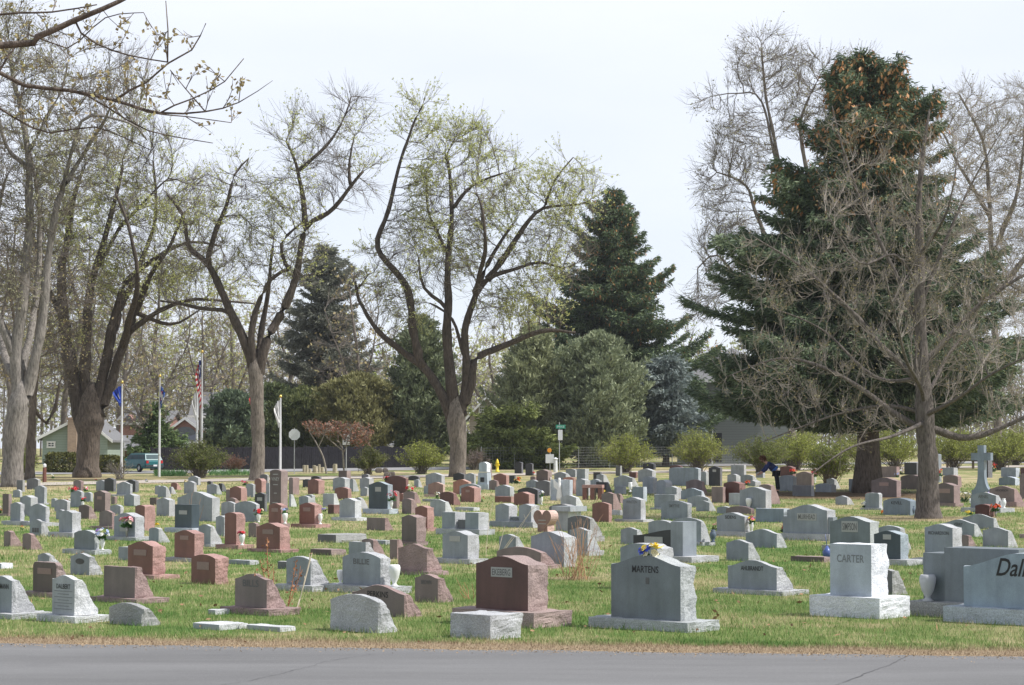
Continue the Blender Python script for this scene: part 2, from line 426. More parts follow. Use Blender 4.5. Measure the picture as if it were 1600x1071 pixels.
def solve(zone, xl, xc, xr, yt, yb, base, depth=None):
    ox, oy, k = ZONE[zone]; cx = lambda v: ox+v/k; cy = lambda v: oy+v/k
    xl, xc, xr, yt, yb = cx(xl), cx(xc), cx(xr), cy(yt), cy(yb)
    D0 = GD(yb); s = F/D0; o = 0; hb = 0; D = D0
    X = (xc-800)/F; wf = CT+X*ST; sf = ST-X*CT
    if base:
        bl, bt = cx(base[0]), cy(base[1])
        o = max(.04, min(.4, (xl-bl)/s/wf)); o2 = min(.16, .7*o)
        D = D0+o*ST+o2*CT
        hb = max(.06, min(.4, P(xc, bt, D).z-terr(0, D)))
    s = F/D
    # corner on the ground
    p = P(xc, 700, D); cor = Vector((p.x, D, terr(p.x, D)))
    # width: find w so that the left end projects on xl
    def px_of(a, bdep): q = cor+Vector((a*CT+bdep*ST, -a*ST+bdep*CT, 0)); return pixel(q)[0]
    lo, hi = 0.02, 6
    for _ in range(40):
        m = (lo+hi)/2
        if px_of(-m, 0) > xl: lo = m
        else: hi = m
    w = lo
    d = max(.10, min(.75, (xr-xc)/s/sf))
    q = cor+Vector((-w/2*CT, w/2*ST, 0)); top = P(0, yt, q.y).z
    h = max(.05, top-cor.z-hb)
    return cor, w, d, h, hb, o, s

def stone(key, zone, xl, xc, xr, yt, yb, col, shape, base=None, text=None, panel=None, basecol=None, name='headstone', tsize=.5, tz=.72, dark=False, shear=0, tx=.5, lab=None, noside=False):
    cor, w, d, h, hb, o, s = solve(zone, xl, xc, xr, yt, yb, base)
    kind, side = shape[0], shape[1]; rough_front = len(shape) > 2 and 'R' in shape; clean = 'C' in shape[2:]
    e = empty(name, cor, -T)
    fm, rm = stone_mats(col)
    tilt = 0
    if side == 'w': db = max(d, .28); dt = db*.30
    else: db = min(d, .45); dt = db
    sink = 0 if base else .03
    die = die_mesh('die', w, h+sink, db, dt, kind, [fm, rm], e, s, z0=hb-sink, rough_front=rough_front, clean=clean)
    if base:
        bf, br = stone_mats(basecol or col); o2 = min(.16, .7*o)
        b_ = die_mesh('base', w+2*o, hb+.028, db+2*o2, db+2*o2, 'f', [bf, br], e, s, z0=-.03, rough_front=True, x0=o, y0=-o2)
    # inscription panel / lettering
    H = h
    if panel:
        pw, ph, pz = panel
        mb = MB(); mb.box((-w*tx, -.002, hb+h*pz), (w*pw, .012, h*ph))
        mb.build('name_panel', panel_r if col in ('r', 'dr', 'o', 'p', 'pm', 'br') else panel_l, e)
        if text: text_mesh('inscription', text, w*pw*.88, h*ph*.68, mid_paint, e, (-w*tx, -.0095, hb+h*pz), (math.pi/2, 0, 0), bold=.012)
    elif text:
        text_mesh('inscription', text, w*tsize, tsize*w*(1.45/len(text) if not shear else .45), dark_paint if dark else mid_paint, e, (-w*tx, -.003, hb+h*tz), (math.pi/2, 0, 0), shear=shear, bold=.012)
    SIL[key] = dict(o=e, cor=cor, w=w, d=db, h=h, hb=hb, ov=o, s=s, col=col, shape=shape, base=bool(base), px=pixel(cor+Vector((-w/2*CT, w/2*ST, 0)))[0], D=cor.y, lab=lab, kind=kind, side=side, text=bool(text), panel=bool(panel), name=name, rough=rough_front)
    return e

PN = (.42, .17, .66)
# key, zone, xl, xc, xr, ytop, ybottom, colour, shape(top, side, flags), base(left, top)
S = [
('f1','F',-60,84,222,242,515,'g','sw',(-120,478),dict(text='HAMMANN',dark=True,tsize=.7,lab='grey slant-backed headstone cut by the left edge of the photo beside the road')),
('f2','F',325,475,620,237,540,'lg','sw',(275,490),dict(text='DALBERT',dark=True,tsize=.62,lab='pale slant-backed headstone with many lines of lettering, nearest the road at the left')),
('f3','F',683,895,980,410,556,'dg','owR',None,dict(lab='low rough dark grey headstone without base in the grass by the road')),
('f4','F',205,360,410,155,380,'br','qw',(165,348),dict(panel=(.58,.2,.7),lab='brown round-cornered headstone just behind the pale lettered one at the left')),
('f5','F',235,315,400,98,205,'g','sw'),
('f6','F',440,565,640,98,237,'g','sw',None,dict(lab='grey slant headstone with a dark oval stain on its face')),
('f7','F',648,850,950,183,418,'p','fw',(595,387),dict(lab='wide flat-topped mauve headstone on a low base at the near left')),
('f8','F',798,960,1035,25,266,'r','sr',(750,233),dict(panel=(.5,.18,.66),lab='red-brown headstone right behind the flat-topped mauve one')),
('f9','F',1195,1350,1428,107,297,'r','or',None,dict(panel=(.5,.26,.62),lab='squat reddish headstone with a pale nameplate, set straight in the grass at left')),
('f11','M',367,418,445,897,963,'p','sw',(354,951),dict(text='BILLS',tsize=.5,lab='mauve headstone with rust-coloured weed stalks in front of its right side')),
('g1','G',465,765,890,355,600,'g','owR',None,dict(lab='rough unpolished grey round-topped headstone standing in the grass by the road')),
('g2','G',600,928,1040,298,500,'p','sw',None,dict(text='PERKINS',tsize=.4,tz=.7,dark=True,lab='mauve headstone half hidden behind the rough grey one by the road')),
('g3','G',540,780,838,93,358,'g','or',(458,305),dict(text='BILLIE',tsize=.42,lab='grey headstone flanked by two empty white marble urns')),
('g4','G',190,345,450,120,340,'g','ow',(150,300)),
('g5','G',888,1070,1160,40,238,'p','swR',(860,212),dict(lab='rough-faced mauve slant headstone behind the white urn')),
('g6','G',993,1138,1238,232,408,'p','sw',None,dict(text='BROWN',tsize=.45)),
('g7','G',580,688,748,28,130,'g','fw'),
('g8','G',660,735,815,8,118,'p','ow'),
('g11','G',1375,1700,1818,117,568,'rr','sr',(1280,462),dict(panel=(.40,.18,.70),text='EKEBERG',lab='large dark red headstone on a rough mauve base, pale name panel, by the road')),
('g12','G',1215,1465,1680,480,642,'g','frR',None,dict(lab='low blocky pale grey stone at the grass edge in front of the large red headstone')),
('h1','H',620,1050,1138,112,597,'gg','sr',(525,523),dict(text='MARTENS',dark=True,tsize=.38,tz=.78,lab='large dark grey headstone with bold black name, flowers on its top, at the front')),
('h2','H',678,905,1000,38,330,'g','or',None,dict(lab='grey headstone right behind the large one with flowers on top')),
('h3','H',1350,1650,1748,142,367,'g','sw',(1285,337),dict(text='AHLBRANDT',dark=True,tsize=.46,tz=.72,lab='wide low grey headstone with black name between the flower-topped stone and the white marble one')),
('h4','H',1340,1475,1548,15,150,'g','sw'),
('h6','C',880,1225,1335,675,850,'p','ow',(850,815),dict(lab='wide mauve slant headstone just behind the large dark red one')),
('i1','I',390,640,742,42,513,'w','fr',(298,372),dict(text='CARTER',tsize=.66,tz=.72,lab='tall white marble block headstone on a thick white base, front right')),
('i2','I',700,770,865,200,364,'dg','sw',None,dict(lab='small dark wedge headstone peeking out right of the white marble one')),
('i3','I',1225,1960,2060,100,580,'lb','sr',(1125,468),dict(text='Dalh',shear=.35,tsize=.30,tx=.57,tz=.74,dark=True,lab='large blue-grey headstone with black script name, cut by the right edge')),
('i4','I',1105,1560,1700,70,535,'gg','frC',(877,425),dict(basecol='dg',lab='big plain stepped grey monument behind the blue-grey script headstone')),
('e1','E',445,680,730,485,720,'gg','sr',None,dict(panel=(.40,.28,.74),text='SIMPSON',lab='grey headstone with framed name rising right behind the white marble one')),
('e2','E',190,425,472,415,632,'g','sr',(163,590),dict(panel=(.48,.25,.58),text='MUIRHEAD',lab='broad pale-topped grey headstone with name panel and red flowers at its left')),
('e3','E',708,860,905,570,778,'gb','sr',(640,740),dict(panel=(.3,.18,.78),basecol='g',lab='blue-black speckled headstone on grey base behind the white marble one')),
('e4','E',730,860,925,540,690,'g','ow'),
('e5','E',1010,1170,1222,530,778,'g','sr',(953,738),dict(text='RICHARDSON',dark=True,tsize=.72,tz=.74,lab='grey headstone with snow-pale top and ten-letter name, right foreground')),
('e6','E',1115,1300,1350,503,607,'g','sw',None,dict(text='VERRY',dark=True,tsize=.28,tz=.72)),
('e7','E',1355,1500,1555,550,670,'g','sw'),
('e8','E',1222,1265,1310,595,672,'p','ow'),
('e9','E',1235,1415,1445,470,560,'g','sw',None,dict(lab='grey headstone with yellow flowers lying on its left shoulder')),
('e10','E',1310,1390,1420,412,490,'dr','or',None,dict(lab='small dark red headstone beside the vase of red-orange flowers')),
('e12','E',1395,1540,1590,303,430,'p','sw',(1375,398),dict(text='HENDERSON',dark=True,tsize=.5,lab='mauve headstone with black name right of the stone cross')),
('e13','E',1283,1430,1480,340,462,'g','sw',(1240,435),dict(text='ARNEL',tsize=.4,lab='grey headstone in front of the cross with a white urn on its base')),
('e14','E',1065,1180,1215,285,427,'pm','sr',(1050,405),dict(panel=(.62,.22,.6),lab='dark mauve headstone with pale plate right beside the bare tree trunk')),
('e15','E',865,975,1010,237,325,'p','or'),
('e16','E',692,840,865,252,372,'pm','sr',None,dict(panel=(.36,.18,.66),lab='mauve-brown headstone between the spruce trunk and the bare tree trunk')),
('e17','E',655,735,752,345,447,'g','qr',(635,434)),
('e18','E',762,920,960,375,480,'bg','orC',None,dict(text='KEVILL',dark=True,tsize=.4,lab='bulging blue-grey headstone with dark urn left of the bare tree trunk')),
('e19','E',478,545,588,362,417,'g','sw',None,dict(lab='small grey slant stone alone on the grass left of the spruce shade')),
('e20','E',557,590,606,262,337,'g','fr'),
('e21','E',740,840,857,188,252,'p','fr'),
('e22','E',888,960,975,165,237,'k','fr',None,dict(lab='wide black headstone left of the bare tree trunk')),
('e23','E',1050,1088,1108,112,282,'g','orC',None,dict(lab='tall narrow grey round-topped shaft right of the bare tree trunk')),
('e24','E',1115,1180,1205,195,242,'g','fr'),
('e25','E',1118,1205,1225,238,312,'p','or'),
('e26','E',1463,1550,1572,195,250,'bg','fr'),
('e27','E',1450,1545,1570,248,300,'bg','or'),
('e28','E',1575,1620,1640,228,385,'p','ar',None,dict(lab='mauve round stone cut by the right edge behind the mauve slant')),
('e28b','E',1578,1625,1640,195,250,'dr','fr'),
('e29','E',1350,1385,1418,105,255,'k','fr',None,dict(lab='tall black shaft right behind the stone cross')),
('e30','E',140,225,243,240,334,'g','or',None,dict(lab='grey headstone immediately right of the stooping person')),
('e31','E',147,222,240,185,245,'dr','or'),
('e32','E',243,335,347,217,310,'p','sr'),
('e33','E',222,332,348,300,364,'dg','fr'),
('e34','E',358,452,478,287,342,'g','or'),
('e35','E',425,470,508,258,322,'g','sw'),
('e37','M',1165,1213,1230,827,857,'g','sw'),
('e38','E',395,440,470,655,690,'dg','frR',None,dict(lab='small dark low block in the grass left of the white marble headstone')),
('e39','E',1572,1620,1650,590,617,'br','frR',None,dict(lab='low brown block at the right edge of the photo')),
('s1','D',1100,1315,1352,505,697,'g','sr',(1090,655),dict(text='SIDENS',dark=True,tsize=.4,tz=.75,lab='grey headstone with pink flowers on both sides')),
('d1','D',-65,110,205,530,737,'dg','ow',(-75,692)),
('d2','D',-50,90,180,625,845,'g','sw',(-70,805),dict(lab='grey slant headstone right behind the clump of orange twigs')),
('d3','D',350,475,530,622,757,'g','sw',None,dict(lab='small grey slant stone left of the black and grey modern monument')),
('d4','D',565,740,775,565,700,'g','or'),
('d5','D',755,975,1045,545,765,'g','ow',(730,736),dict(lab='grey headstone behind the modern monument, dark blue urn on its base')),
('d7','D',365,505,542,385,583,'g','sr',(322,560),dict(text='WINSTON',tsize=.6,tz=.78)),
('d8','D',127,255,278,425,582,'r','or',None,dict(lab='bright red-brown round-topped headstone behind the orange twigs')),
('d9','D',200,290,360,347,492,'p','sw'),
('d10','D',665,870,900,412,564,'g','or',None,dict(text='SMYTHE',tsize=.4)),
('d11','D',612,770,800,365,487,'g','fr',(590,478)),
('d12','D',938,1040,1095,412,497,'g','sw'),
('d13','D',870,1030,1062,375,465,'g','ow'),
('d14','D',695,785,870,300,402,'g','sw'),
('d15','D',820,980,1020,315,407,'bg','sw'),
('d16','D',627,700,748,250,367,'g','ar',None,dict(lab='grey scroll-shaped round-headed stone in the far middle rows')),
('d17','D',520,600,632,225,358,'g','sr'),
('d18','D',485,595,622,163,268,'g','sr'),
('d19','D',523,605,622,118,170,'k','or',None,dict(lab='black rounded headstone right of the green bush by the lane')),
('d20','D',727,955,975,155,300,'bg','qr',None,dict(lab='very wide blue-grey family headstone in the far rows')),
('d21','D',975,1015,1035,185,292,'g','sr'),
('d22','D',1037,1125,1141,145,300,'k','sr',None,dict(panel=(.3,.12,.78),lab='tall upright black headstone left of the stooping person')),
('d23','D',1210,1312,1328,135,220,'g','fr'),
('d24','D',733,820,832,135,185,'dr','or'),
('d25','D',860,985,1025,247,357,'p','sw'),
('d26','D',1060,1145,1165,305,432,'p','fr'),
('d27','D',1153,1275,1320,265,432,'dr','or',None,dict(lab='dark red headstone with orange flowers at its right shoulder')),
('d28','D',1280,1480,1522,305,480,'g','sr'),
('d29','D',1195,1285,1332,355,452,'lg','frC'),
('d29b','D',1372,1465,1522,355,478,'g','fr'),
('d30','D',1430,1520,1598,285,442,'p','ow',None,dict(lab='tall mauve slant headstone in front of the stooping person')),
('d31','D',1100,1200,1225,458,515,'g','or'),
('d32','D',1172,1365,1390,455,520,'p','or'),
('d33','D',1405,1620,1660,475,584,'bg','fr',None,dict(lab='low wide flat-topped blue-grey stone left of the broad panelled headstone')),
('d35','D',5,65,95,165,250,'g','sr'),
('d35b','D',5,75,110,243,372,'g','sr'),
('d35c','D',110,180,200,245,330,'g','sr'),
('d35d','D',157,238,282,268,352,'k','fw'),
('d35e','D',160,215,268,205,284,'g','sw'),
('d36','D',295,440,490,215,305,'g','sw'),
('d37','D',300,372,390,300,362,'g','fr'),
('d37b','D',440,525,552,305,420,'bg','fr'),
('d38','D',415,468,480,190,236,'dr','fr'),
('d39','D',135,190,202,190,245,'k','fr'),
('d39b','D',310,345,358,140,220,'dg','fr'),
('d40','D',1182,1250,1340,205,278,'g','ow'),
('d40b','D',1285,1380,1435,210,292,'g','ow'),
('d40c','D',1340,1400,1442,255,302,'g','sr'),
('d41','D',1405,1460,1475,190,235,'g','or'),
('d42','D',278,342,358,487,528,'g','frR',None,dict(lab='tiny low grey block right of the bright red-brown headstone')),
('d44','D',312,345,374,360,432,'p','sw'),
('c3','C',1148,1405,1500,555,835,'g','sr',None,dict(lab='large pale-topped grey headstone behind the orange twigs, left part')),
('c4','C',457,655,740,550,810,'g','sr',(415,768),dict(panel=(.42,.2,.72),lab='large grey headstone with name panel in front of the twin-pillar monument')),
('c6','C',900,1030,1085,575,712,'g','sw'),
('c7','C',138,255,325,425,668,'pm','sr',(125,634),dict(lab='dark mauve upright headstone standing behind the rough mauve slant')),
('c8','C',45,105,170,618,770,'p','fw'),
('c9','C',243,340,388,353,552,'r','sr',(232,524)),
('c14','C',1290,1465,1510,340,500,'dg','or'),
('c15','C',1380,1500,1565,270,364,'lg','sw',None,dict(lab='pale whitish slant stone behind the heart-shaped stone')),
('c16','C',360,480,550,303,437,'lg','sw',None,dict(lab='pale grey slant headstone beside the flat grass marker, upper centre left')),
('c17','C',140,215,290,297,417,'p','ow'),
('c18','C',150,240,292,240,335,'p','ow'),
('c19','C',437,545,600,243,350,'dr','ow',None,dict(lab='dark maroon low headstone between two bunches of white flowers')),
('c20','C',603,705,755,200,327,'r','sr',None,dict(panel=(.3,.15,.7),lab='red headstone with a single red flower standing at its right')),
('c21','C',590,745,757,180,270,'g','or'),
('c22','C',540,660,682,147,265,'o','sr',None,dict(lab='orange-pink granite headstone left of the white column marker')),
('c23','C',345,462,475,168,285,'pk','sr',(325,266),dict(lab='pale pink headstone on a grey base, white flowers at its foot')),
('c24','C',310,350,362,197,262,'g','or'),
('c25','C',5,172,190,118,258,'dr','or',None,dict(lab='wide dark maroon headstone with red flowers on both shoulders')),
('c26','B',1380,1530,1565,165,418,'gb','sr',(1352,378),dict(panel=(.3,.17,.72),basecol='bg',lab='dark blue-green polished headstone on a pale base, pink flowers at its right')),
('c27','C',52,100,113,235,375,'p','sr'),
('c29','C',325,450,475,95,198,'g','sr'),
('c30','C',235,270,298,147,210,'g','ow'),
('c31','C',190,270,280,118,155,'k','or'),
('c33','C',540,625,637,95,155,'k','sr'),
('c34','C',635,705,715,97,200,'g','sr'),
('c35','C',805,832,840,20,135,'br','frR',None,dict(lab='dark rough shaft right beside the white column marker')),
('c36','C',820,880,915,150,230,'p','sw'),
('c37','C',855,955,975,100,192,'r','sr'),
('c38','C',978,1020,1028,118,180,'k','fr'),
('c39','C',1020,1075,1086,10,105,'k','or',None,dict(lab='tall black headstone, left one of the pair beyond the fire hydrant')),
('c40','C',1105,1158,1168,20,118,'k','or',None,dict(lab='tall black headstone with red flowers, right one of the pair near the hydrant')),
('c41','C',1190,1280,1310,70,158,'br','sr'),
('c42','C',1143,1180,1192,122,155,'p','or'),
('c44','C',1330,1420,1480,88,155,'g','sw'),
('c45','C',1420,1495,1508,65,130,'g','or'),
('c46','C',1505,1570,1598,65,158,'g','fr'),
('c47','C',1110,1205,1220,150,212,'g','sr'),
('c48','C',1185,1295,1312,155,278,'dg','or',None,dict(lab='dark grey headstone attached left of the big speckled grey one')),
('c49','C',1300,1450,1472,150,315,'bg','frR',None,dict(lab='big rough speckled blue-grey block with a white angel figure in front')),
('c50','C',1400,1480,1500,128,262,'o','or'),
('c51','C',1500,1570,1600,143,278,'g','sr'),
('c52','C',868,985,1015,190,284,'g','sr'),
('c52b','C',866,992,1018,280,330,'r','fr'),
('c53','C',1015,1132,1175,245,350,'r','sr'),
('c54','C',1045,1200,1225,210,342,'k','or',None,dict(lab='shiny black headstone with a white vase of pale flowers at its right')),
('c57','C',115,150,165,255,322,'r','or'),
('b1','B',255,350,415,405,695,'r','or',(215,657),dict(lab='tall red-brown headstone with a white vase of red flowers in front')),
('b2','B',503,690,765,487,722,'r','sr',(462,693),dict(panel=(.46,.18,.66),lab='wide orange-red headstone on a dark base in the left middle')),
('b3','A',1362,1525,1595,542,795,'r','sr',(1315,762),dict(panel=(.42,.15,.72),basecol='dg',lab='upright red-brown headstone left of the tall one with red flowers')),
('b5','B',50,150,230,497,677,'g','sw',(40,652)),
('b6','B',185,255,290,430,592,'g','sr'),
('b7','B',440,505,560,485,600,'p','ow'),
('b8','B',598,700,745,333,525,'r','sr',(585,490),dict(panel=(.52,.18,.66),basecol='p',lab='red-brown headstone with a white urn of blue-white flowers')),
('b9','B',838,960,1012,328,527,'r','sr',(800,497),dict(panel=(.48,.18,.68),lab='red-brown headstone with a narrow white vase on its base')),
('b10','B',1152,1275,1320,293,474,'lg','sr',(1115,445),dict(lab='pale grey headstone on a pale base, open grass in front, left centre')),
('b11','B',1062,1110,1152,345,417,'dr','fr'),
('b12','B',335,505,530,317,482,'g','or',None,dict(lab='broad grey round-topped headstone with a white vase of red and white flowers')),
('b13','B',-115,160,218,243,477,'g','sr',None,dict(lab='very large grey round-topped headstone behind the black block one')),
('b14','A',1365,1500,1560,343,568,'gb','frC',(1320,527),dict(panel=(.48,.17,.66),basecol='bg',lab='black square-cut headstone on a pale blue-grey base')),
('b15','B',607,697,748,70,440,'br','or',None,dict(text='VINEY',tsize=.72,tz=.80,lab='tallest brown upright headstone with white lettering, left centre')),
('b16','B',490,570,587,250,400,'k','sr',None,dict(panel=(.5,.18,.66))),
('b17','B',487,545,582,140,255,'r','ar',None,dict(lab='red curved-top headstone, pink flowers at its left, by the narrow tree trunk')),
('b18','B',577,605,612,175,330,'g','fr'),
('b19','B',530,590,603,107,180,'dg','or'),
('b20','B',420,480,492,180,285,'g','or'),
('b21','B',295,385,430,200,318,'r','sr'),
('b22','B',265,300,312,225,315,'p','or'),
('b23','B',265,340,378,290,335,'p','ow'),
('b24','B',228,330,345,320,432,'g','or'),
('b25','B',115,195,240,182,265,'g','ow'),
('b25b','B',205,238,262,178,243,'k','ow'),
('b25c','B',118,150,158,160,190,'k','or'),
('b26','B',756,790,838,132,268,'p','sr'),
('b27','B',758,775,815,265,362,'lg','sw'),
('b28','B',835,910,985,275,345,'g','ow'),
('b28b','B',885,940,962,265,320,'g','or'),
('b29','B',1022,1110,1158,258,362,'lg','fw'),
('b30','B',1115,1220,1245,207,302,'r','or'),
('b31','B',865,925,937,145,210,'k','or'),
('b32','B',905,990,1035,143,262,'r','sr'),
('b32b','B',930,998,1012,120,155,'k','or'),
('b33','B',1100,1195,1235,130,237,'g','or'),
('b34','B',1145,1210,1240,78,152,'br','fr'),
('b35','B',1232,1260,1308,145,242,'g','ow'),
('b36','B',1310,1385,1420,130,218,'g','sr'),
('b37','B',1315,1370,1382,207,278,'g','sr'),
('b37b','B',1325,1378,1392,105,140,'dg','or'),
('b38','B',1265,1320,1385,288,380,'g','sw'),
('b41','B',1365,1510,1575,447,548,'p','fw',None,dict(lab='low wide mauve wedge stone on open grass, left centre')),
('a3','A',890,1060,1130,408,630,'g','sr',(845,597),dict(panel=(.42,.16,.3),lab='grey headstone with pinkish-white flowers held in a vase on its top centre')),
('a4','A',578,745,785,543,737,'gg','or',(530,697),dict(lab='dark-faced grey headstone with blue flowers in a white vase at its right')),
('a5','A',1163,1245,1335,523,642,'g','ow',None,dict(lab='grey slant headstone with one yellow flower on top')),
('a6','A',232,330,410,458,587,'g','sw',None,dict(lab='pale grey slant stone with small dark figures carved along its foot')),
('a7','A',30,90,160,550,674,'p','ow'),
('a8','A',175,250,340,568,699,'p','ow'),
('a9','A',460,570,635,388,600,'g','sr',(415,562)),
('a10','A',775,880,900,388,537,'p','sr',(735,514)),
('a11','A',1055,1135,1215,347,548,'r','or'),
('a12','A',230,362,390,337,514,'g','sr',(190,484)),
('a13','A',80,165,195,325,507,'g','sr',(45,472)),
('a14','A',18,72,82,260,435,'br','fr',(8,415)),
('a15','A',155,245,297,273,437,'g','sr'),
('a16','A',425,530,552,303,397,'g','or'),
('a16b','A',400,435,450,295,367,'g','or'),
('a17','A',437,495,510,383,460,'g','or'),
('a18','A',270,350,370,195,345,'g','sr',(262,330)),
('a19','A',100,160,178,228,290,'g','or'),
('a20','A',130,180,191,152,245,'dg','fr'),
('a21','A',208,300,318,137,228,'dg','or'),
('a22','A',615,700,760,345,457,'br','ow'),
('a23','A',550,640,660,233,367,'g','or'),
('a23b','A',655,712,730,247,322,'g','or'),
('a24','A',733,825,865,235,402,'br','sr',None,dict(panel=(.4,.15,.66))),
('a25','A',868,900,915,280,342,'p','or'),
('a26','A',572,635,655,153,237,'p','or'),
('a27','A',750,828,845,152,237,'g','sr'),
('a28','A',815,890,910,135,243,'k','sr'),
('a29','A',912,1020,1035,165,282,'g','sr',(880,267)),
('a30','A',983,1060,1085,148,248,'k','sr'),
('a31','A',968,1050,1095,260,357,'g','sr'),
('a32','A',860,945,960,345,425,'g','or'),
('a33','A',1210,1250,1262,195,265,'g','or'),
('a33b','A',1232,1300,1342,197,288,'g','sw'),
('a33c','A',1322,1342,1362,205,262,'g','ow'),
('a34','A',1170,1225,1238,290,348,'br','fr'),
('a35','A',1222,1325,1368,290,434,'g','sr'),
('a36','A',1335,1385,1418,172,228,'r','ow'),
('a37','A',1437,1518,1538,160,260,'g','sr'),
('a38','A',1470,1550,1568,120,192,'g','sr'),
]
for t in S:
    key, z, xl, xc, xr, yt, yb, col, shp = t[:9]
    base = t[9] if len(t) > 9 else None; kw = t[10] if len(t) > 10 else {}
    stone(key, z, xl, xc, xr, yt, yb, col, shp, base, **kw)
# ================================================================ special monuments, markers, urns, flowers
def site(zone, x, y, zoff=0.0):
    ox, oy, k = ZONE[zone]; px, py = ox+x/k, oy+y/k
    D = GD(py, zoff); p = P(px, py, D); return Vector((p.x, D, terr(p.x, D))), F/D
def extra(key, o, cor, w, h, label, cat, col='g', kind='f'):
    tag(o, label, cat); SIL[key] = dict(o=o, cor=cor, w=w, d=.3, h=h, hb=0, ov=0, s=F/cor.y, special=True, D=cor.y, px=pixel(cor)[0])

# --- twin pillar monuments and others built from several blocks, in the local frame of the near corner
def frame_at(zone, x, y):
    c, s = site(zone, x, y); return c, s
def blk(parent, name, col, x0, x1, z0, z1, y0, y1, kind='f', clean=True, rough_front=False, s=60):
    fm, rm = stone_mats(col)
    return die_mesh(name, x1-x0, z1-z0, y1-y0, y1-y0, kind, [fm, rm], parent, s, z0=z0, x0=x1, y0=y0, clean=clean, rough_front=rough_front)
def loc_w(zone, xa, xb, c):   # metres along the face between two zone columns
    k = ZONE[zone][2]; X = (ZONE[zone][0]+xb/k-800)/F; return (xb-xa)/k/(F/c.y)/(CT+X*ST)
# grey twin pillars
c, s = frame_at('C', 738, 585); e = empty('monument', c, -T); u = loc_w('C', 450, 738, c)
H_ = 183/5/s-.02
blk(e, 'base', 'g', -u-.12, .10, -.03, .13, -.08, .42, clean=False, rough_front=True)
blk(e, 'pillar', 'g', -u, -u+.36*u, .13, H_, 0, .34, clean=False); blk(e, 'pillar', 'g', -.36*u, 0, .13, H_, 0, .34, clean=False)
blk(e, 'centre_block', 'dg', -.61*u, -.40*u, .13, .13+.55*(H_-.13), .06, .26)
extra('twin1', e, c, u, H_, 'grey monument of two rough-sided square pillars with a small dark block between', 'monument')
# twin pillars with a name on the low middle
c, s = frame_at('C', 1150, 525); e = empty('monument', c, -T); u = loc_w('C', 867, 1150, c); H_ = 190/5/s-.02
blk(e, 'base', 'g', -u-.14, .12, -.03, .14, -.08, .40, clean=False)
blk(e, 'pillar', 'g', -u, -.62*u, .14, H_, 0, .30, 's', clean=False); blk(e, 'pillar', 'g', -.34*u, 0, .14, H_, 0, .30, 's', clean=False)
blk(e, 'centre_block', 'g', -.62*u, -.34*u, .14, .14+.28*(H_-.14), .03, .26)
text_mesh('inscription', 'WOZEN', .25*u, .16*(H_-.14), dark_paint, e, (-.48*u, .022, .14+.15*(H_-.14)), (math.pi/2, 0, 0))
extra('twin2', e, c, u, H_, 'grey monument of two pillars joined by a low block lettered in black', 'monument')
W2 = (c, u)
# modern monument: dark sweeping panel beside a tall pale column
c, s = frame_at('D', 835, 895); e = empty('monument', c, -T); u = loc_w('D', 426, 740, c); cw = loc_w('D', 740, 835, c); Hc = 300/5/s
blk(e, 'base', 'g', -u-cw-.1, .28, -.03, .10, -.12, .62, clean=False, rough_front=True, s=100)
blk(e, 'column', 'g', -cw, 0, .10, Hc+.03, 0, .38, s=100)
kf, kr = stone_mats('k'); n = 12; pts = [(-cw-.004, .10), (-cw-u, .10)]
hp0, hp1 = Hc*.66, Hc*.83
for i in range(n+1):
    t_ = i/n; pts.append((-cw-u+u*t_-.004*t_, hp0+(hp1-hp0)*(t_*t_*(3-2*t_))))
mb = MB(); mb.prism(pts, .06, .26); mb.build('panel', kf, e)
mb = MB(); mb.box((-cw-u*.48, .055, Hc*.55), (u*.46, .014, .11)); mb.build('name_panel', panel_l, e)
extra('modern', e, c, u, Hc, 'modern monument of a black sweeping panel beside a tall smooth grey column', 'monument')
# heart
c, s = frame_at('C', 1305, 562); e = empty('heart_headstone', c, -T); hw = loc_w('C', 1166, 1305, c); hh = 172/5/s
pts = []
for i in range(40):
    a = 2*math.pi*i/40; x = 16*math.sin(a)**3; z = 13*math.cos(a)-5*math.cos(2*a)-2*math.cos(3*a)-math.cos(4*a)
    pts.append((-hw/2+x/32*hw, max(.0, (z+17)/29*hh*1.02-.01) if z > -13 else .0))
mb = MB(); mb.prism(pts, 0, .26, 1)
of = mb.build('die', list(stone_mats('pk')), e)
hn = stone_mats('pk')
for pl in of.data.polygons: pl.material_index = 0 if pl.index == 0 else 1
blk(e, 'base', 'pk', -hw*.78, -hw*.22, -.03, .16, .01, .25, clean=False)
for q in (.62, .78): 
    mb = MB(); mb.box((-hw*.5, -.002, hh*q-.12), (hw*.42, .006, .018)); mb.build('inscription', panel_l, e)
extra('heart', e, c, hw, hh, 'pink granite heart-shaped headstone with rough sides', 'headstone')
# table tomb beside the heart
c, s = frame_at('C', 1440, 552); e = empty('table_tomb', c, -T); u = loc_w('C', 1320, 1440, c)
blk(e, 'pedestal', 'lg', -u*.9, -.03, -.03, .46, .04, .50, clean=False)
blk(e, 'slab', 'lg', -u, .10, .46, .58, -.05, .56)
extra('tomb', e, c, u, .6, 'pale table-like tomb with a thick slab right behind the heart-shaped stone', 'tomb')
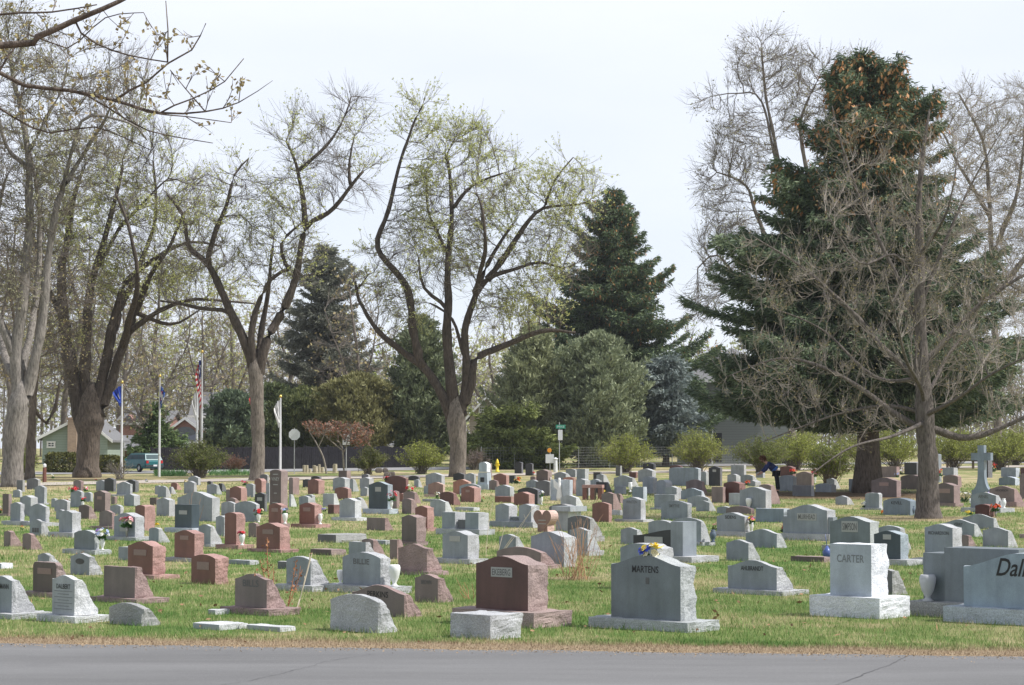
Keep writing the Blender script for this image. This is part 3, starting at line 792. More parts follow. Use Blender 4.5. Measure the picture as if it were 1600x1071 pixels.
# cross
c, s = frame_at('E', 1345, 402); e = empty('cross_monument', c, -T*.75)
wA = 95/3.81/s/.8; Hc = 340/3.81/s; armz = Hc*.735; f_, r_ = stone_mats('lg'); f_ = stone_mats('bg')[0]
mb = MB(); hw = wA/2; sw = .115
pts = [(-hw-.05, 0), (hw+.05, 0), (hw+.05, .1), (hw, .12), (hw, .42)]
for i in range(1, 9):
    a = i/8*math.pi/2; pts.append((sw+(hw-sw)*(1-math.sin(a)), .42+(Hc*.30)*(1-math.cos(a))))
L = pts+[(sw, armz)]+[(-x, z) for x, z in reversed(pts[2:])]+[(-sw, armz)]
L = pts+[(sw, armz-.001), (-sw, armz-.001)]+[(-x, z) for x, z in reversed(pts[2:])]
mb.prism(L, 0, .26); mb.build('shaft', f_, e)
mb = MB(); mb.box((0, .13, armz+.13), (wA*1.02, .252, .262)); mb.box((0, .13, (armz+.262+Hc)/2), (2*sw, .256, Hc-armz-.264)); mb.build('cross_arms', f_, e)
extra('cross', e, c, wA, Hc, 'tall grey stone cross with a flared foot, right side', 'cross monument')
# white column marker with round head
c, s = frame_at('C', 770, 226); e = empty('column_marker', c, -T*.6); Hc = 214/5/s; bw = 95/5/s
mb = MB(); mb.box((0, .2, .10), (bw*1.15, bw*1.1, .26)); mb.box((0, .2, Hc*.34), (bw*.92, bw*.85, Hc*.56), taper=.86); mb.build('shaft', stone_mats('w')[0], e)
blk(e, 'head', 'w', -bw*.36, bw*.36, Hc*.64, Hc, .2-bw*.32, .2+bw*.32, 'a', clean=False)
mb = MB(); mb.box((0, .2-bw*.44, Hc*.36), (.17, .04, .20)); mb.build('plaque', dark_paint, e)
extra('column', e, c, bw, Hc, 'white stone column marker with a rounded head and a dark square plaque', 'monument')
# stone bench
c, s = frame_at('D', 205, 408); e = empty('stone_bench', c, -T*.3); u = 160/5/s
pf = stone_mats('dr')[0]; pr = stone_mats('p')[0]
mb = MB(); mb.box((-u/2, .2, .49), (u, .45, .11)); mb.build('seat', stone_mats('r')[1], e)
for q in (.12, .5, .88):
    mb = MB(); mb.box((-u*q, .2, .215), (.16, .36, .436)); mb.build('leg', stone_mats('r')[0], e)
extra('bench', e, c, u, .5, 'red granite bench with three legs among the far graves, yellow flowers beside', 'bench')
# left step of the big stepped monument is part of it
i4 = SIL['i4']; blk(i4['o'], 'side_wing', 'gg', -i4['w']-.30, -i4['w']-.004, i4['hb'], i4['hb']+i4['h']-.07, .04, i4['d']-.04, s=100)
# wings of the broad panelled headstone
i2_ = SIL['e2']
for sx in (-1, 1):
    x0 = -i2_['w']-.13 if sx < 0 else .004
    blk(i2_['o'], 'side_wing', 'g', x0, x0+.126, i2_['hb'], i2_['hb']+i2_['h']*.58, .03, .18)
# VINEY lettering lines (carved rows below the name) as a pale inscription
vi = SIL['b15']
for q, wd in ((.90, .45), (.68, .4), (.50, .25), (.30, .5), (.24, .6), (.18, .5)):
    mb = MB(); mb.box((-vi['w']/2, -.002, vi['h']*q), (vi['w']*wd, .005, .022)); mb.build('inscription', panel_l, vi['o'])
for ch in vi['o'].children:
    if ch.name.startswith('inscription'): ch.data.materials.clear(); ch.data.materials.append(panel_l)
# carved rows on the pale slant stone at the left
for ch in SIL['i1']['o'].children:
    if ch.name.startswith('inscription'): ch.data.materials.clear(); ch.data.materials.append(plain('letter_carved', (.20, .215, .225), .8, .05))
row_p = plain('letter_rows', (.20, .21, .215), .8, .05)
da = SIL['f2']
for k in range(7):
    mb = MB(); mb.box((-da['w']/2, -.0015, da['hb']+da['h']*(.60-.075*k)), (da['w']*(.8 if k % 2 == 0 else .5), .004, .007)); mb.build('inscription', row_p, da['o'])
for k in range(3):
    mb = MB(); a6 = SIL['a6']; mb.box((-a6['w']*(.3+.2*k), -.002, .12), (.07, .006, .10)); mb.build('carving', mid_paint, a6['o'])
# stain on f6, emblem under MARTENS
m1 = SIL['h1']; mb = MB(); mb.box((-m1['w']*.47, -.0015, m1['hb']+m1['h']*.60), (.045, .004, .07)); mb.build('emblem', mid_paint, m1['o'])
mb = MB(); q6 = SIL['f6']; mb.prism([(-q6['w']*.5+.11*math.cos(a*.5236), q6['h']*.62+.045*math.sin(a*.5236)) for a in range(12)], -.003, .004); mb.build('carved_oval', plain('oval_stain', (.09, .09, .088), .8), q6['o'])

# flush / low markers
MARK = [ # zone, near-left x, near-right x, right end x, y bottom near corner, top height m, colour, depth m, label
('F', 1205, 1370, 1550, 583, .06, 'lg', 'pale flat granite slab flush with the grass near the road, left one'),
('G', -60, 150, 240, 592, .05, 'lg', 'pale flat slab in the grass right of a similar one near the road'),
('F', -40, 8, 56, 200, .09, 'w', 'white low block at the left edge of the photo'),
('G', 340, 470, 560, 112, .10, 'br', 'narrow brown marker lying in the grass left of centre'),
('G', 385, 500, 690, 33, .16, 'dg', 'low dark grey kerb-like marker on open grass'),
('G', 700, 810, 838, 45, .08, 'g', 'low grey marker right of the small grey wedge'),
('I', 140, 350, 385, 157, .09, 'br', 'thin brown marker left of the white marble headstone'),
('C', 555, 700, 745, 392, .10, 'lg', 'pale low marker in the grass behind the twin-pillar monument'),
('C', 300, 405, 430, 322, .09, 'g', 'thin grey marker in the grass below the pale pink headstone'),
('A', 925, 998, 1010, 777, .22, 'g', 'small low grey block just left of a big red-brown headstone'),
('F', 740, 795, 830, 140, .14, 'g', 'low grey block half hidden behind the red-brown headstone at left'),
('F', 1430, 1560, 1600, 172, .07, 'g', 'pale thin marker behind the rust-coloured weed stalks'),
('G', 135, 190, 230, 200, .12, 'dg', 'dark low block left of the grey round-topped slant stone'),
('F', 1300, 1345, 1375, 482, .05, 'lg', 'tiny pale marker flush with the turf, near left'),
]
MRECT = []
for (z, xl, xc, xr, yb, hm, col, lb) in MARK:
    c, s = site(z, xc, yb); e = empty('grave_marker', c, -T); u = loc_w(z, xl, xc, c); X = (pixel(c)[0]-800)/F
    dd = max(.2, (xr-xc)/ZONE[z][2]/s/(ST-X*CT)); blk(e, 'slab', col, -u, 0, -.03, hm, 0, dd, clean=False, s=60)
    extra('mk%d' % len(MRECT), e, c, u, hm, lb, 'grave marker'); MRECT.append((c, u, dd))

# ---------------------------------------------------------------- vases, urns and flowers
vw = plain('white_marble_vase', (.78, .78, .77), .35, .05); vd = plain('dark_urn', (.10, .13, .17), .25, .1); vm = plain('metal_vase', (.35, .33, .30), .4, .1, metal=.6); vg = plain('grey_urn', (.42, .43, .44), .5, .08)
PROF = {'urn': [(.30, 0), (.32, .04), (.16, .10), (.13, .18), (.30, .36), (.42, .58), (.45, .80), (.42, .94), (.46, 1.0), (.34, 1.0), (.30, .85)],
        'vase': [(.26, 0), (.28, .05), (.12, .12), (.10, .18), (.26, .42), (.33, .65), (.27, .85), (.32, 1.0), (.22, 1.0)],
        'egg': [(.30, 0), (.33, .05), (.17, .12), (.15, .17), (.36, .42), (.47, .70), (.49, .86), (.43, .97), (.36, 1.0), (.30, .95)],
        'jar': [(.35, 0), (.38, .06), (.2, .12), (.38, .35), (.48, .6), (.40, .8), (.26, .88), (.38, 1.0), (.25, 1.0)],
        'cone': [(.16, 0), (.2, .5), (.26, 1.0), (.2, 1.0)]}
def place(zone, x, y, host, side):
    """point for a thing at zone pixel (x,y bottom): on the base (r side / f front / t top) of a host stone, or on the grass"""
    ox, oy, k = ZONE[zone]; px, py = ox+x/k, oy+y/k
    if host is None:
        c, s = site(zone, x, y); return c, s
    S_ = SIL[host]; cor = S_['cor']; ly = {'r': S_['d']*.5, 'f': -.07, 't': S_['d']*.4, 'b': S_['d']+.12}[side]
    lo, hi = -6.0, 3.0
    for _ in range(40):
        m = (lo+hi)/2; q = cor+Vector((m*CT+ly*ST, -m*ST+ly*CT, 0))
        if pixel(q)[0] < px: lo = m
        else: hi = m
    q = cor+Vector((lo*CT+ly*ST, -lo*ST+ly*CT, 0))
    if side == 't': q.z = P(px, py, q.y).z
    elif S_.get('base'): q.z = cor.z+S_['hb']-.004
    else: q.z = cor.z-.01
    return q, F/q.y
VN = []
def vase(zone, x, yt, yb, prof, mat, host, side, label, wf=1.0):
    q, s = place(zone, x, yb, host, side); h = (yb-yt)/ZONE[zone][2]/s; h = max(.12, min(.5, h))
    mb = MB(); mb.lathe([(r*h*.56*wf, z*h) for r, z in PROF[prof]], (0, 0, 0), 16 if s > 60 else 10)
    o = mb.build('urn' if prof in ('urn', 'egg', 'jar') else 'flower_vase', mat, None, True); o.location = q
    tag(o, label, 'urn' if prof in ('urn', 'egg', 'jar') else 'vase'); VN.append(o); return q+Vector((0, 0, h)), s
FC = {'red': (.55, .02, .025), 'pink': (.72, .16, .25), 'lpink': (.75, .42, .44), 'white': (.78, .78, .75), 'yellow': (.78, .60, .06), 'cream': (.75, .70, .48),
      'orange': (.75, .20, .02), 'blue': (.06, .10, .50), 'pblue': (.42, .50, .72), 'purple': (.38, .22, .55), 'orred': (.62, .07, .02)}
leafm = plain('flower_leaf', (.045, .12, .03), .6, .3)
def fm_(c): return plain('petal_'+c, FC[c], .6, .12, scale=60)
def bouquet(q, s, r, cols, label, n=9, tall=1.0, leaves=True, fs=.34, name='flower_bouquet'):
    """q bottom point; r radius of the bunch; a dome of many-petalled heads over leaves and stems"""
    rs = np.random.RandomState(int(abs(q.x*131+q.y*17)) % 9999)
    e = empty(name, q); groups = {}
    for k in range(n):
        c = cols[k % len(cols)]; a = rs.rand()*6.283; rr = r*(.25+.75*rs.rand()**.6)*(0 if k == 0 else 1); z = r*tall*(.75+.9*rs.rand()*(1-.4*rr/r))
        groups.setdefault(c, []).append(Vector((rr*math.cos(a), rr*math.sin(a)*.8, z)))
    for c, L in groups.items():
        mb = MB()
        for p in L:
            fr = r*fs*(.8+.5*rs.rand())
            nrm = Vector((p.x, p.y, abs(p.z)*.6)).normalized() if p.length > 0 else Vector((0, 0, 1))
            u = nrm.orthogonal().normalized(); v_ = nrm.cross(u)
            for ring, (pr, lift, npet) in enumerate(((1, 0, 7), (.62, .35, 5), (.3, .6, 4))):
                for j in range(npet):
                    a = 6.283*(j+.3*ring)/npet+rs.rand()*.3
                    d = u*math.cos(a)+v_*math.sin(a); t = u*math.cos(a+1.57)+v_*math.sin(a+1.57)
                    b0 = p+nrm*fr*.1; m1_ = p+d*fr*pr*.65+nrm*fr*(lift*.8+.15); tip = p+d*fr*pr+nrm*fr*(lift*.6+.3*rs.rand())
                    w_ = fr*pr*.42
                    mb.add([b0-t*w_*.3, m1_-t*w_, tip-t*w_*.45, tip+t*w_*.45, m1_+t*w_, b0+t*w_*.3], [(0, 1, 4, 5), (1, 2, 3, 4)])
        link_mesh('blossoms', mb.v, mb.f, fm_(c), e)
    if leaves:
        mb = MB()
        for k in range(n*3+6):
            a = rs.rand()*6.283; el = .1+1.2*rs.rand(); L_ = r*(.55+.6*rs.rand()); d = Vector((math.cos(a)*math.cos(el), math.sin(a)*math.cos(el)*.8, math.sin(el)*tall))
            t = d.orthogonal().normalized()*L_*.16; p0 = Vector((d.x*r*.1, d.y*r*.1, 0)); m_ = p0+d*L_*.6
            mb.add([p0, m_-t, p0+d*L_*1.05, m_+t], [(0, 1, 2, 3)])
        link_mesh('leaves', mb.v, mb.f, leafm, e)
    tag(e, label, 'flowers'); return e
def vb(zone, x, yt, ym, yb, prof, mat, host, side, cols, rpx, vlab, blab, n=9, wf=1.0):
    q, s = vase(zone, x, ym, yb, prof, mat, host, side, vlab, wf)
    bouquet(q-Vector((0, 0, .03)), s, rpx/ZONE[zone][2]/s, cols, blab, n, tall=min(1.6, max(.7, (ym-yt)/rpx*.62)))
def bq(zone, x, yt, yb, host, side, cols, rpx, lab, n=8, **kw):
    q, s = place(zone, x, yb, host, side); bouquet(q, s, rpx/ZONE[zone][2]/s, cols, lab, n, tall=min(1.8, max(.5, (yb-yt)/rpx*.6)), **kw)

vase('G', 865, 178, 315, 'egg', vw, 'g3', 'r', 'empty white marble urn on the right end of the base')
vase('G', 527, 165, 250, 'egg', vw, 'g3', 'r', 'empty white urn half hidden behind the left side of the headstone')
vase('I', 1000, 235, 403, 'egg', vg, 'i4', 'f', 'pale grey stone urn on the dark base of the stepped monument', 1.15)
vase('D', 1070, 630, 727, 'jar', vd, 'd5', 'r', 'shiny dark blue urn at the right end of a grey base')
vase('C', 1275, 322, 392, 'egg', vg, 'heart', 'b', 'pale urn just behind the heart-shaped stone', .8)
vase('D', 1350, 355, 442, 'egg', vw, 'd28', 'f', 'white empty vase between two grey blocks')
vase('E', 1480, 380, 437, 'jar', vw, 'e13', 'r', 'white round urn on the base in front of the cross')
vase('E', 1278, 378, 405, 'vase', vw, None, '', 'tiny white vase left of the headstone below the cross')
vase('E', 938, 420, 478, 'jar', vd, 'e18', 'r', 'dark urn between the bulging headstone and the tree trunk')
vase('B', 1002, 415, 497, 'vase', vw, 'b9', 'r', 'white empty vase on the base of the red-brown headstone', 1.2)
vase('C', 1035, 350, 432, 'cone', vw, 'twin2', 'r', 'slim white vase standing between two pillars', .7)
vase('D', 425, 270, 345, 'vase', vw, 'd37b', 't', 'white vase raised on a dark stand in the far middle rows', 1.2)
vase('C', 1303, 130, 158, 'vase', vw, 'c41', 'r', 'tiny white vase beside a far brown headstone')
vb('B', 390, 530, 570, 657, 'egg', vw, 'b1', 'f', ['red', 'pink', 'red'], 33, 'white marble vase holding red flowers, left centre', 'red flowers in the white vase before the tall red-brown headstone')
vb('B', 520, 350, 398, 468, 'egg', vw, 'b12', 'r', ['red', 'white', 'cream', 'red'], 40, 'white vase holding red and white flowers', 'red and white flowers beside the broad grey headstone')
vb('B', 727, 340, 408, 490, 'egg', vw, 'b8', 'f', ['pblue', 'white', 'pblue'], 34, 'wide white urn holding pale blue flowers', 'pale blue and white flowers in a wide white urn')
vb('B', 1558, 225, 305, 375, 'vase', vw, 'c26', 'f', ['pink', 'lpink', 'red'], 42, 'white vase on the base of the blue-green headstone', 'pink flowers right of the dark blue-green headstone', n=10)
vb('A', 800, 515, 610, 700, 'vase', vw, 'a4', 'r', ['pblue', 'white', 'pblue', 'purple'], 52, 'white vase holding blue flowers at left', 'large pale blue bouquet in a white vase, left middle', n=14, wf=1.2)
vb('A', 648, 235, 285, 337, 'vase', vw, 'a23', 'f', ['red', 'lpink'], 26, 'white vase in the far left rows', 'small red and pink flowers in a white vase, far left')
vb('A', 990, 330, 415, 500, 'cone', vm, 'a3', 'f', ['lpink', 'cream', 'pink', 'lpink'], 58, 'dark narrow vase fixed on the face of the grey headstone', 'spreading pink and cream flowers above the grey headstone at left', n=14)
vb('C', 1230, 215, 278, 340, 'vase', vw, 'c54', 'f', ['pblue', 'white'], 26, 'white vase in front of the shiny black headstone', 'pale blue-white flowers by the shiny black headstone')
vb('D', 1375, 500, 568, 640, 'vase', vw, 's1', 'r', ['pink', 'purple', 'lpink', 'yellow'], 38, 'white vase right of the grey headstone, pink and purple flowers in it', 'pink and purple flowers in a white vase on the right', n=12)
bq('D', 1078, 500, 590, 's1', 'r', ['pink', 'lpink'], 26, 'pink flowers standing left of the grey headstone')
vb('E', 1433, 398, 450, 492, 'cone', vm, 'e10', 'r', ['orred', 'red', 'orange'], 30, 'slim metal vase holding red-orange flowers', 'bright red-orange flowers beside the small dark red headstone', n=12)
vb('E', 1100, 190, 245, 283, 'vase', vg, 'e23', 'f', ['orange', 'yellow', 'orred'], 20, 'grey vase at the foot of the tall round-topped shaft', 'orange flowers in front of the tall round-topped shaft', n=10)
vb('E', 357, 200, 248, 285, 'vase', vw, None, '', ['red', 'pink'], 24, 'white vase among the far graves left of the spruce', 'red-pink flowers in a white vase left of the spruce')
bq('E', 228, 195, 232, 'e32', 't', ['red', 'orred'], 24, 'red flowers resting on a mauve headstone near the person')
bq('E', 168, 440, 492, 'e2', 'r', ['red', 'pink'], 24, 'red and pink flowers left of the broad panelled headstone')
bq('E', 1245, 225, 300, 'cross', 'r', ['white', 'cream', 'white'], 32, 'white flowers at the left foot of the stone cross', n=12)
bq('E', 1400, 225, 300, 'cross', 'r', ['yellow', 'cream', 'purple'], 38, 'yellow flowers at the right foot of the stone cross', n=14)
bq('E', 1420, 165, 220, None, '', ['red', 'orange'], 22, 'small red flowers right of the black shaft behind the cross')
bq('E', 1062, 145, 175, 'e23', 't', ['red'], 16, 'single red flower against the bare tree trunk', n=2, leaves=False)
bq('E', 872, 160, 200, 'e22', 'f', ['white', 'lpink'], 18, 'white flowers left of the wide black headstone')
bq('E', 845, 220, 252, 'e21', 'f', ['pblue'], 15, 'pale blue flowers between mauve stones under the spruce')
bq('E', 672, 283, 312, 'e16', 'r', ['red', 'orred'], 20, 'red flowers left of the mauve-brown headstone by the spruce trunk')
bq('E', 655, 335, 375, 'e17', 'r', ['white'], 24, 'white flowers left of the small grey stone under the spruce', n=10)
bq('E', 785, 350, 378, 'e18', 'b', ['cream', 'yellow', 'orange', 'white'], 34, 'cream and yellow flowers on the bulging blue-grey headstone', n=12)
bq('E', 757, 370, 395, 'e18', 'b', ['red'], 14, 'red flowers at the left edge of the bulging headstone', n=3)
bq('E', 1277, 450, 474, 'e9', 't', ['yellow'], 24, 'yellow flowers lying on a grey headstone, right')
bq('D', 1338, 250, 292, 'd27', 't', ['orange', 'orred'], 26, 'orange flowers at the shoulder of the dark red headstone', n=9)
bq('D', 210, 310, 370, None, '', ['yellow', 'orange', 'yellow'], 26, 'yellow flowers on a stalk beside the red granite bench')
bq('C', 22, 125, 152, 'c25', 't', ['red', 'white', 'red'], 34, 'red flowers on the left shoulder of the wide maroon headstone')
bq('C', 205, 135, 212, 'c25', 'r', ['white', 'red', 'red'], 36, 'white and red flowers at the right end of the wide maroon headstone', n=12)
bq('C', 415, 215, 300, None, '', ['white', 'cream'], 22, 'white flowers below the pale pink headstone', n=9)
bq('C', 615, 220, 322, None, '', ['white', 'cream'], 30, 'white flowers standing before the red headstone, centre', n=13)
bq('C', 768, 205, 325, None, '', ['red'], 18, 'single red flower on a stalk right of the red headstone', n=3)
bq('C', 1040, 95, 148, 'c38', 'r', ['orange', 'orred', 'yellow'], 34, 'bright orange flowers beyond the hydrant row', n=11)
bq('C', 1158, 22, 60, 'c40', 'r', ['red', 'lpink'], 22, 'red flowers beside the right one of two tall black headstones')
bq('C', 1390, 92, 130, 'c44', 't', ['cream', 'white'], 18, 'cream flowers on a far grey slant stone')
bq('B', 415, 150, 195, 'b20', 't', ['pink', 'red', 'lpink'], 28, 'pink flowers near the foot of the narrow tree trunk', n=9)
bq('B', 500, 150, 195, 'b17', 'r', ['lpink', 'white'], 16, 'small pink-white flowers left of the red curved headstone')
bq('B', 1035, 365, 398, None, '', ['purple', 'pblue'], 24, 'purple flowers lying in the grass, left centre')
bq('B', 325, 330, 385, 'b12', 'r', ['lpink'], 14, 'small pink flowers left of the broad grey headstone', n=4)
bq('A', 590, 512, 592, None, '', ['pblue', 'blue', 'white'], 42, 'blue flowers left of the dark-faced grey headstone', n=13)
bq('A', 172, 480, 545, None, '', ['red', 'yellow', 'orange'], 16, 'small red and yellow flowers in the grass, far left', n=5)
bq('A', 1232, 485, 528, 'a5', 't', ['yellow'], 20, 'yellow flower on top of a grey slant stone, left', n=2, leaves=False, fs=.9)
bq('A', 115, 255, 325, 'a15', 'f', ['lpink', 'red', 'cream'], 36, 'pink flowers at the far left behind a grey headstone', n=12)
bq('A', 3, 245, 300, 'a14', 'r', ['red', 'orred'], 18, 'red flowers at the left edge of the photo', n=7)
bq('A', 3, 340, 400, None, '', ['pblue', 'white'], 16, 'pale blue flowers at the left edge of the photo', n=7)
bq('A', 525, 195, 270, 'a23', 'r', ['white', 'white', 'red'], 36, 'white flowers in the far left rows', n=11)
bq('A', 572, 200, 245, 'a23', 't', ['red', 'pink'], 38, 'red flowers behind a grey headstone, far left', n=11)
bq('A', 668, 165, 205, 'a26', 'r', ['red', 'pink', 'white'], 22, 'red flowers right of a far mauve headstone, left')
bq('A', 1455, 105, 150, 'a38', 'r', ['yellow', 'cream'], 22, 'yellow-green flowers by a far grey headstone, left')
bq('A', 752, 142, 165, None, '', ['red'], 16, 'tiny red flowers by the lane, far left', n=4)
bq('A', 412, 98, 140, None, '', ['white'], 18, 'white flowers beyond the lane, far left', n=5)
bq('A', 1147, 140, 170, None, '', ['pblue', 'blue'], 15, 'small blue flowers beyond the lane, left', n=5)
bq('D', 965, 215, 250, 'd20', 'f', ['white', 'pblue'], 16, 'small white flowers before the very wide blue-grey headstone', n=5)
bq('H', 870, 35, 152, 'h1', 't', ['yellow', 'cream', 'blue', 'white', 'cream'], 72, 'silk flowers with one big yellow rose on top of the dark grey headstone', n=15, fs=.30)
q, s = place('H', 898, 110, 'h1', 't'); bouquet(q+Vector((0, -.06, -.02)), s, .13, ['yellow'], 'big yellow rose at the front of the bunch on the dark grey headstone', n=1, leaves=False, fs=.85, tall=.5)
# blue plastic pot and stick by the thin brown marker
q, s = site('I', 370, 132); mb = MB(); mb.lathe([(.02, .0), (.07, .03), (.085, .12), (.05, .16), (.015, .22)], (0, 0, 0), 10); mb.tube([(0, 0, .2), (-.03, 0, .42)], .006, 5)
o = mb.build('wrapped_pot', plain('blue_foil', (.07, .11, .30), .3, .1), None, True); o.location = q; tag(o, 'blue foil-wrapped pot at the left foot of the white marble headstone', 'flower pot')
# white angel figure before the speckled block
q, s = place('C', 1370, 250, 'c49', 'f'); q.z = SIL['c49']['cor'].z; hA = P(0, 720+135/5, q.y).z-q.z
mb = MB(); mb.lathe([(.10, 0), (.12, .1), (.07, hA*.55), (.085, hA*.72), (.04, hA*.82), (.055, hA*.9), (.04, hA)], (0, 0, 0), 10)
mb.add([(-.03, .03, hA*.75), (-.22, .05, hA*.95), (-.2, .05, hA*.6), (-.05, .03, hA*.45)], [(0, 1, 2, 3)]); mb.add([(.03, .03, hA*.75), (.22, .05, hA*.95), (.2, .05, hA*.6), (.05, .03, hA*.45)], [(0, 1, 2, 3)])
o = mb.build('angel_figure', vw, None, True); o.location = q; tag(o, 'small white angel figure before the rough speckled block', 'statue')

# crumbs, dead blades and grit spilling from the verge on to the road
rs = np.random.RandomState(12); n = 5200; x = (rs.rand(n)*2-1)*7.5; off = -np.abs(rs.randn(n))*.22+.05; y = E0+x*ESL+off
V, Q = leaf_quads(np.stack([x, y, np.full(n, .012)], 1), .022, rs, dirs=np.stack([rs.randn(n), rs.randn(n), np.zeros(n)], 1), asp=.35); V[:, 2] = np.clip(V[:, 2], .009, .03)
o = np_mesh('verge_litter', V, Q, plain('straw_litter', (.36, .26, .16), .95, .4, scale=60)); tag(o, 'dead grass crumbs and grit along the road edge', 'litter', kind='stuff')
n = 900; x = (rs.rand(n)*2-1)*16; y = 21.5+rs.rand(n)*30; x = x*(y/40); V, Q = leaf_quads(np.stack([x, y, np.full(n, .05)], 1), .06, rs, dirs=np.stack([rs.randn(n), rs.randn(n), rs.randn(n)*.2], 1), asp=.5)
o = np_mesh('fallen_leaves', V, Q, plain('dead_leaf', (.26, .16, .085), .9, .4, scale=30)); tag(o, 'scattered dead leaves and petals lying in the grass', 'leaf litter', kind='stuff')

# grass blades -------------------------------------------------------------
def blades():
    rs = np.random.RandomState(3); V = []; A = []
    zones = [(20.3, 33, 150000, .048, .0055), (33, 52, 95000, .055, .010), (52, 80, 62000, .06, .017), (80, 112, 26000, .07, .03)]
    XY = []; HH = []; WW = []
    for d0, d1, n, h, wd in zones:
        y = np.sqrt(rs.rand(n)*(d1*d1-d0*d0)+d0*d0); x = (rs.rand(n)*2-1)*(.262*y+1.2)
        if d0 < 21: y = y+0
        XY.append(np.stack([x, y], 1)); HH.append(h*(.55+.8*rs.rand(n))); WW.append(wd*(.7+.6*rs.rand(n)))
    # thick fringe along the verge
    n = 26000; x = (rs.rand(n)*2-1)*7.2; y = E0+x*ESL+rs.rand(n)**1.0*1.2+.03; XY.append(np.stack([x, y], 1)); HH.append(.028*(.5+rs.rand(n))); WW.append(.008*(.7+.6*rs.rand(n)))
    XY = np.concatenate(XY); HH = np.concatenate(HH); WW = np.concatenate(WW)
    ed = XY[:, 1]-XY[:, 0]*ESL-E0
    keep = ed > .02
    # tufts left uncut round the stone feet are taller; nothing grows on markers
    for (c, u, dd) in MRECT:
        rx = XY[:, 0]-c.x; ry = XY[:, 1]-c.y; lx = rx*CT-ry*ST; ly = rx*ST+ry*CT
        keep &= ~((lx > -u-.02) & (lx < .02) & (ly > -.02) & (ly < dd+.02))
    for k_, S_ in SIL.items():
        if S_.get('special') or S_['s'] < 60: continue
        c = S_['cor']; o_ = S_['ov']; rx = XY[:, 0]-c.x; ry = XY[:, 1]-c.y; lx = rx*CT-ry*ST; ly = rx*ST+ry*CT
        o2 = min(.16, .7*o_) if S_['base'] else 0
        keep &= ~((lx > -S_['w']-o_) & (lx < o_) & (ly > -o2) & (ly < S_['d']+o2))
        near = (lx > -S_['w']-o_-.1) & (lx < o_+.1) & (ly > -o2-.1) & (ly < S_['d']+o2+.1); HH = np.where(near, HH*1.55, HH)
    HH = np.where(ed < .55, HH*.55, HH)
    # worn patches under trees
    for (pt, rad, amt) in DIRT:
        d = np.hypot(XY[:, 0]-pt.x, XY[:, 1]-pt.y); keep &= ~((d < rad*.75) & (rs.rand(len(d)) < amt))
    XY = XY[keep]; HH = HH[keep]; WW = WW[keep]; n = len(XY)
    zz = np.where(XY[:, 1] < 55, 0, .001186*np.maximum(XY[:, 1]-55, 0)**1.378)
    a = rs.rand(n)*6.283; la = rs.rand(n)*6.283; ln = HH*(.15+.75*rs.rand(n))
    dx = np.cos(a)*WW/2; dy = np.sin(a)*WW/2
    p0 = np.stack([XY[:, 0]-dx, XY[:, 1]-dy, zz-.01], 1); p1 = np.stack([XY[:, 0]+dx, XY[:, 1]+dy, zz-.01], 1)
    p2 = np.stack([XY[:, 0]+np.cos(la)*ln, XY[:, 1]+np.sin(la)*ln, zz+HH], 1)
    V = np.stack([p0, p1, p2], 1).reshape(-1, 3); Fc = np.arange(3*n).reshape(-1, 3)
    o = np_mesh('grass', V, Fc, bm_, attr=rs.rand(n)); tag(o, 'green lawn grass with straw patches between the graves', 'grass', kind='stuff')
blades()
# ================================================================ trees
def bark(name, col, sc=14, st=.9):
    if name in _mc: return _mc[name]
    m, nt, b = nodes_mat(name)
    f = noise(nt, sc, 5, .7, sc=(1, 1, .22)); f2 = noise(nt, 1.2, 4, .6)
    c = ramp(nt, f, [(.35, tuple(c*.5 for c in col)), (.5, col), (.68, tuple(min(1, c*1.45) for c in col))]).outputs[0]
    c = mixc(nt, 1.0, c, ramp(nt, f2, [(.3, (.8, .8, .8)), (.7, (1.15, 1.15, 1.15))]).outputs[0], 'MULTIPLY')
    nt.links.new(c, b.inputs['Base Color']); b.inputs['Roughness'].default_value = .9; b.inputs['Specular IOR Level'].default_value = .15
    bump(nt, b, f, st, .06); _mc[name] = m; return m
def foliage(name, cols, trans=.0, scale=.9, rough=.6):
    """leaf colour varies by clump (position noise) and by leaf (rnd attribute)"""
    if name in _mc: return _mc[name]
    m, nt, b = nodes_mat(name)
    a = nt.nodes.new('ShaderNodeAttribute'); a.attribute_name = 'rnd'
    s = math_(nt, 'ADD', math_(nt, 'MULTIPLY', noise(nt, scale, 3, .6), .6), math_(nt, 'MULTIPLY', a.outputs['Fac'], .4))
    c = ramp(nt, s, [(.30+.40*i/(len(cols)-1), k) for i, k in enumerate(cols)]).outputs[0]
    nt.links.new(c, b.inputs['Base Color']); b.inputs['Roughness'].default_value = rough; b.inputs['Specular IOR Level'].default_value = .2
    if trans:
        tr = nt.nodes.new('ShaderNodeBsdfTranslucent'); nt.links.new(c, tr.inputs['Color']); ms = nt.nodes.new('ShaderNodeMixShader'); ms.inputs[0].default_value = trans
        out = nt.nodes['Material Output']; nt.links.new(b.outputs[0], ms.inputs[1]); nt.links.new(tr.outputs[0], ms.inputs[2]); nt.links.new(ms.outputs[0], out.inputs['Surface'])
    _mc[name] = m; return m
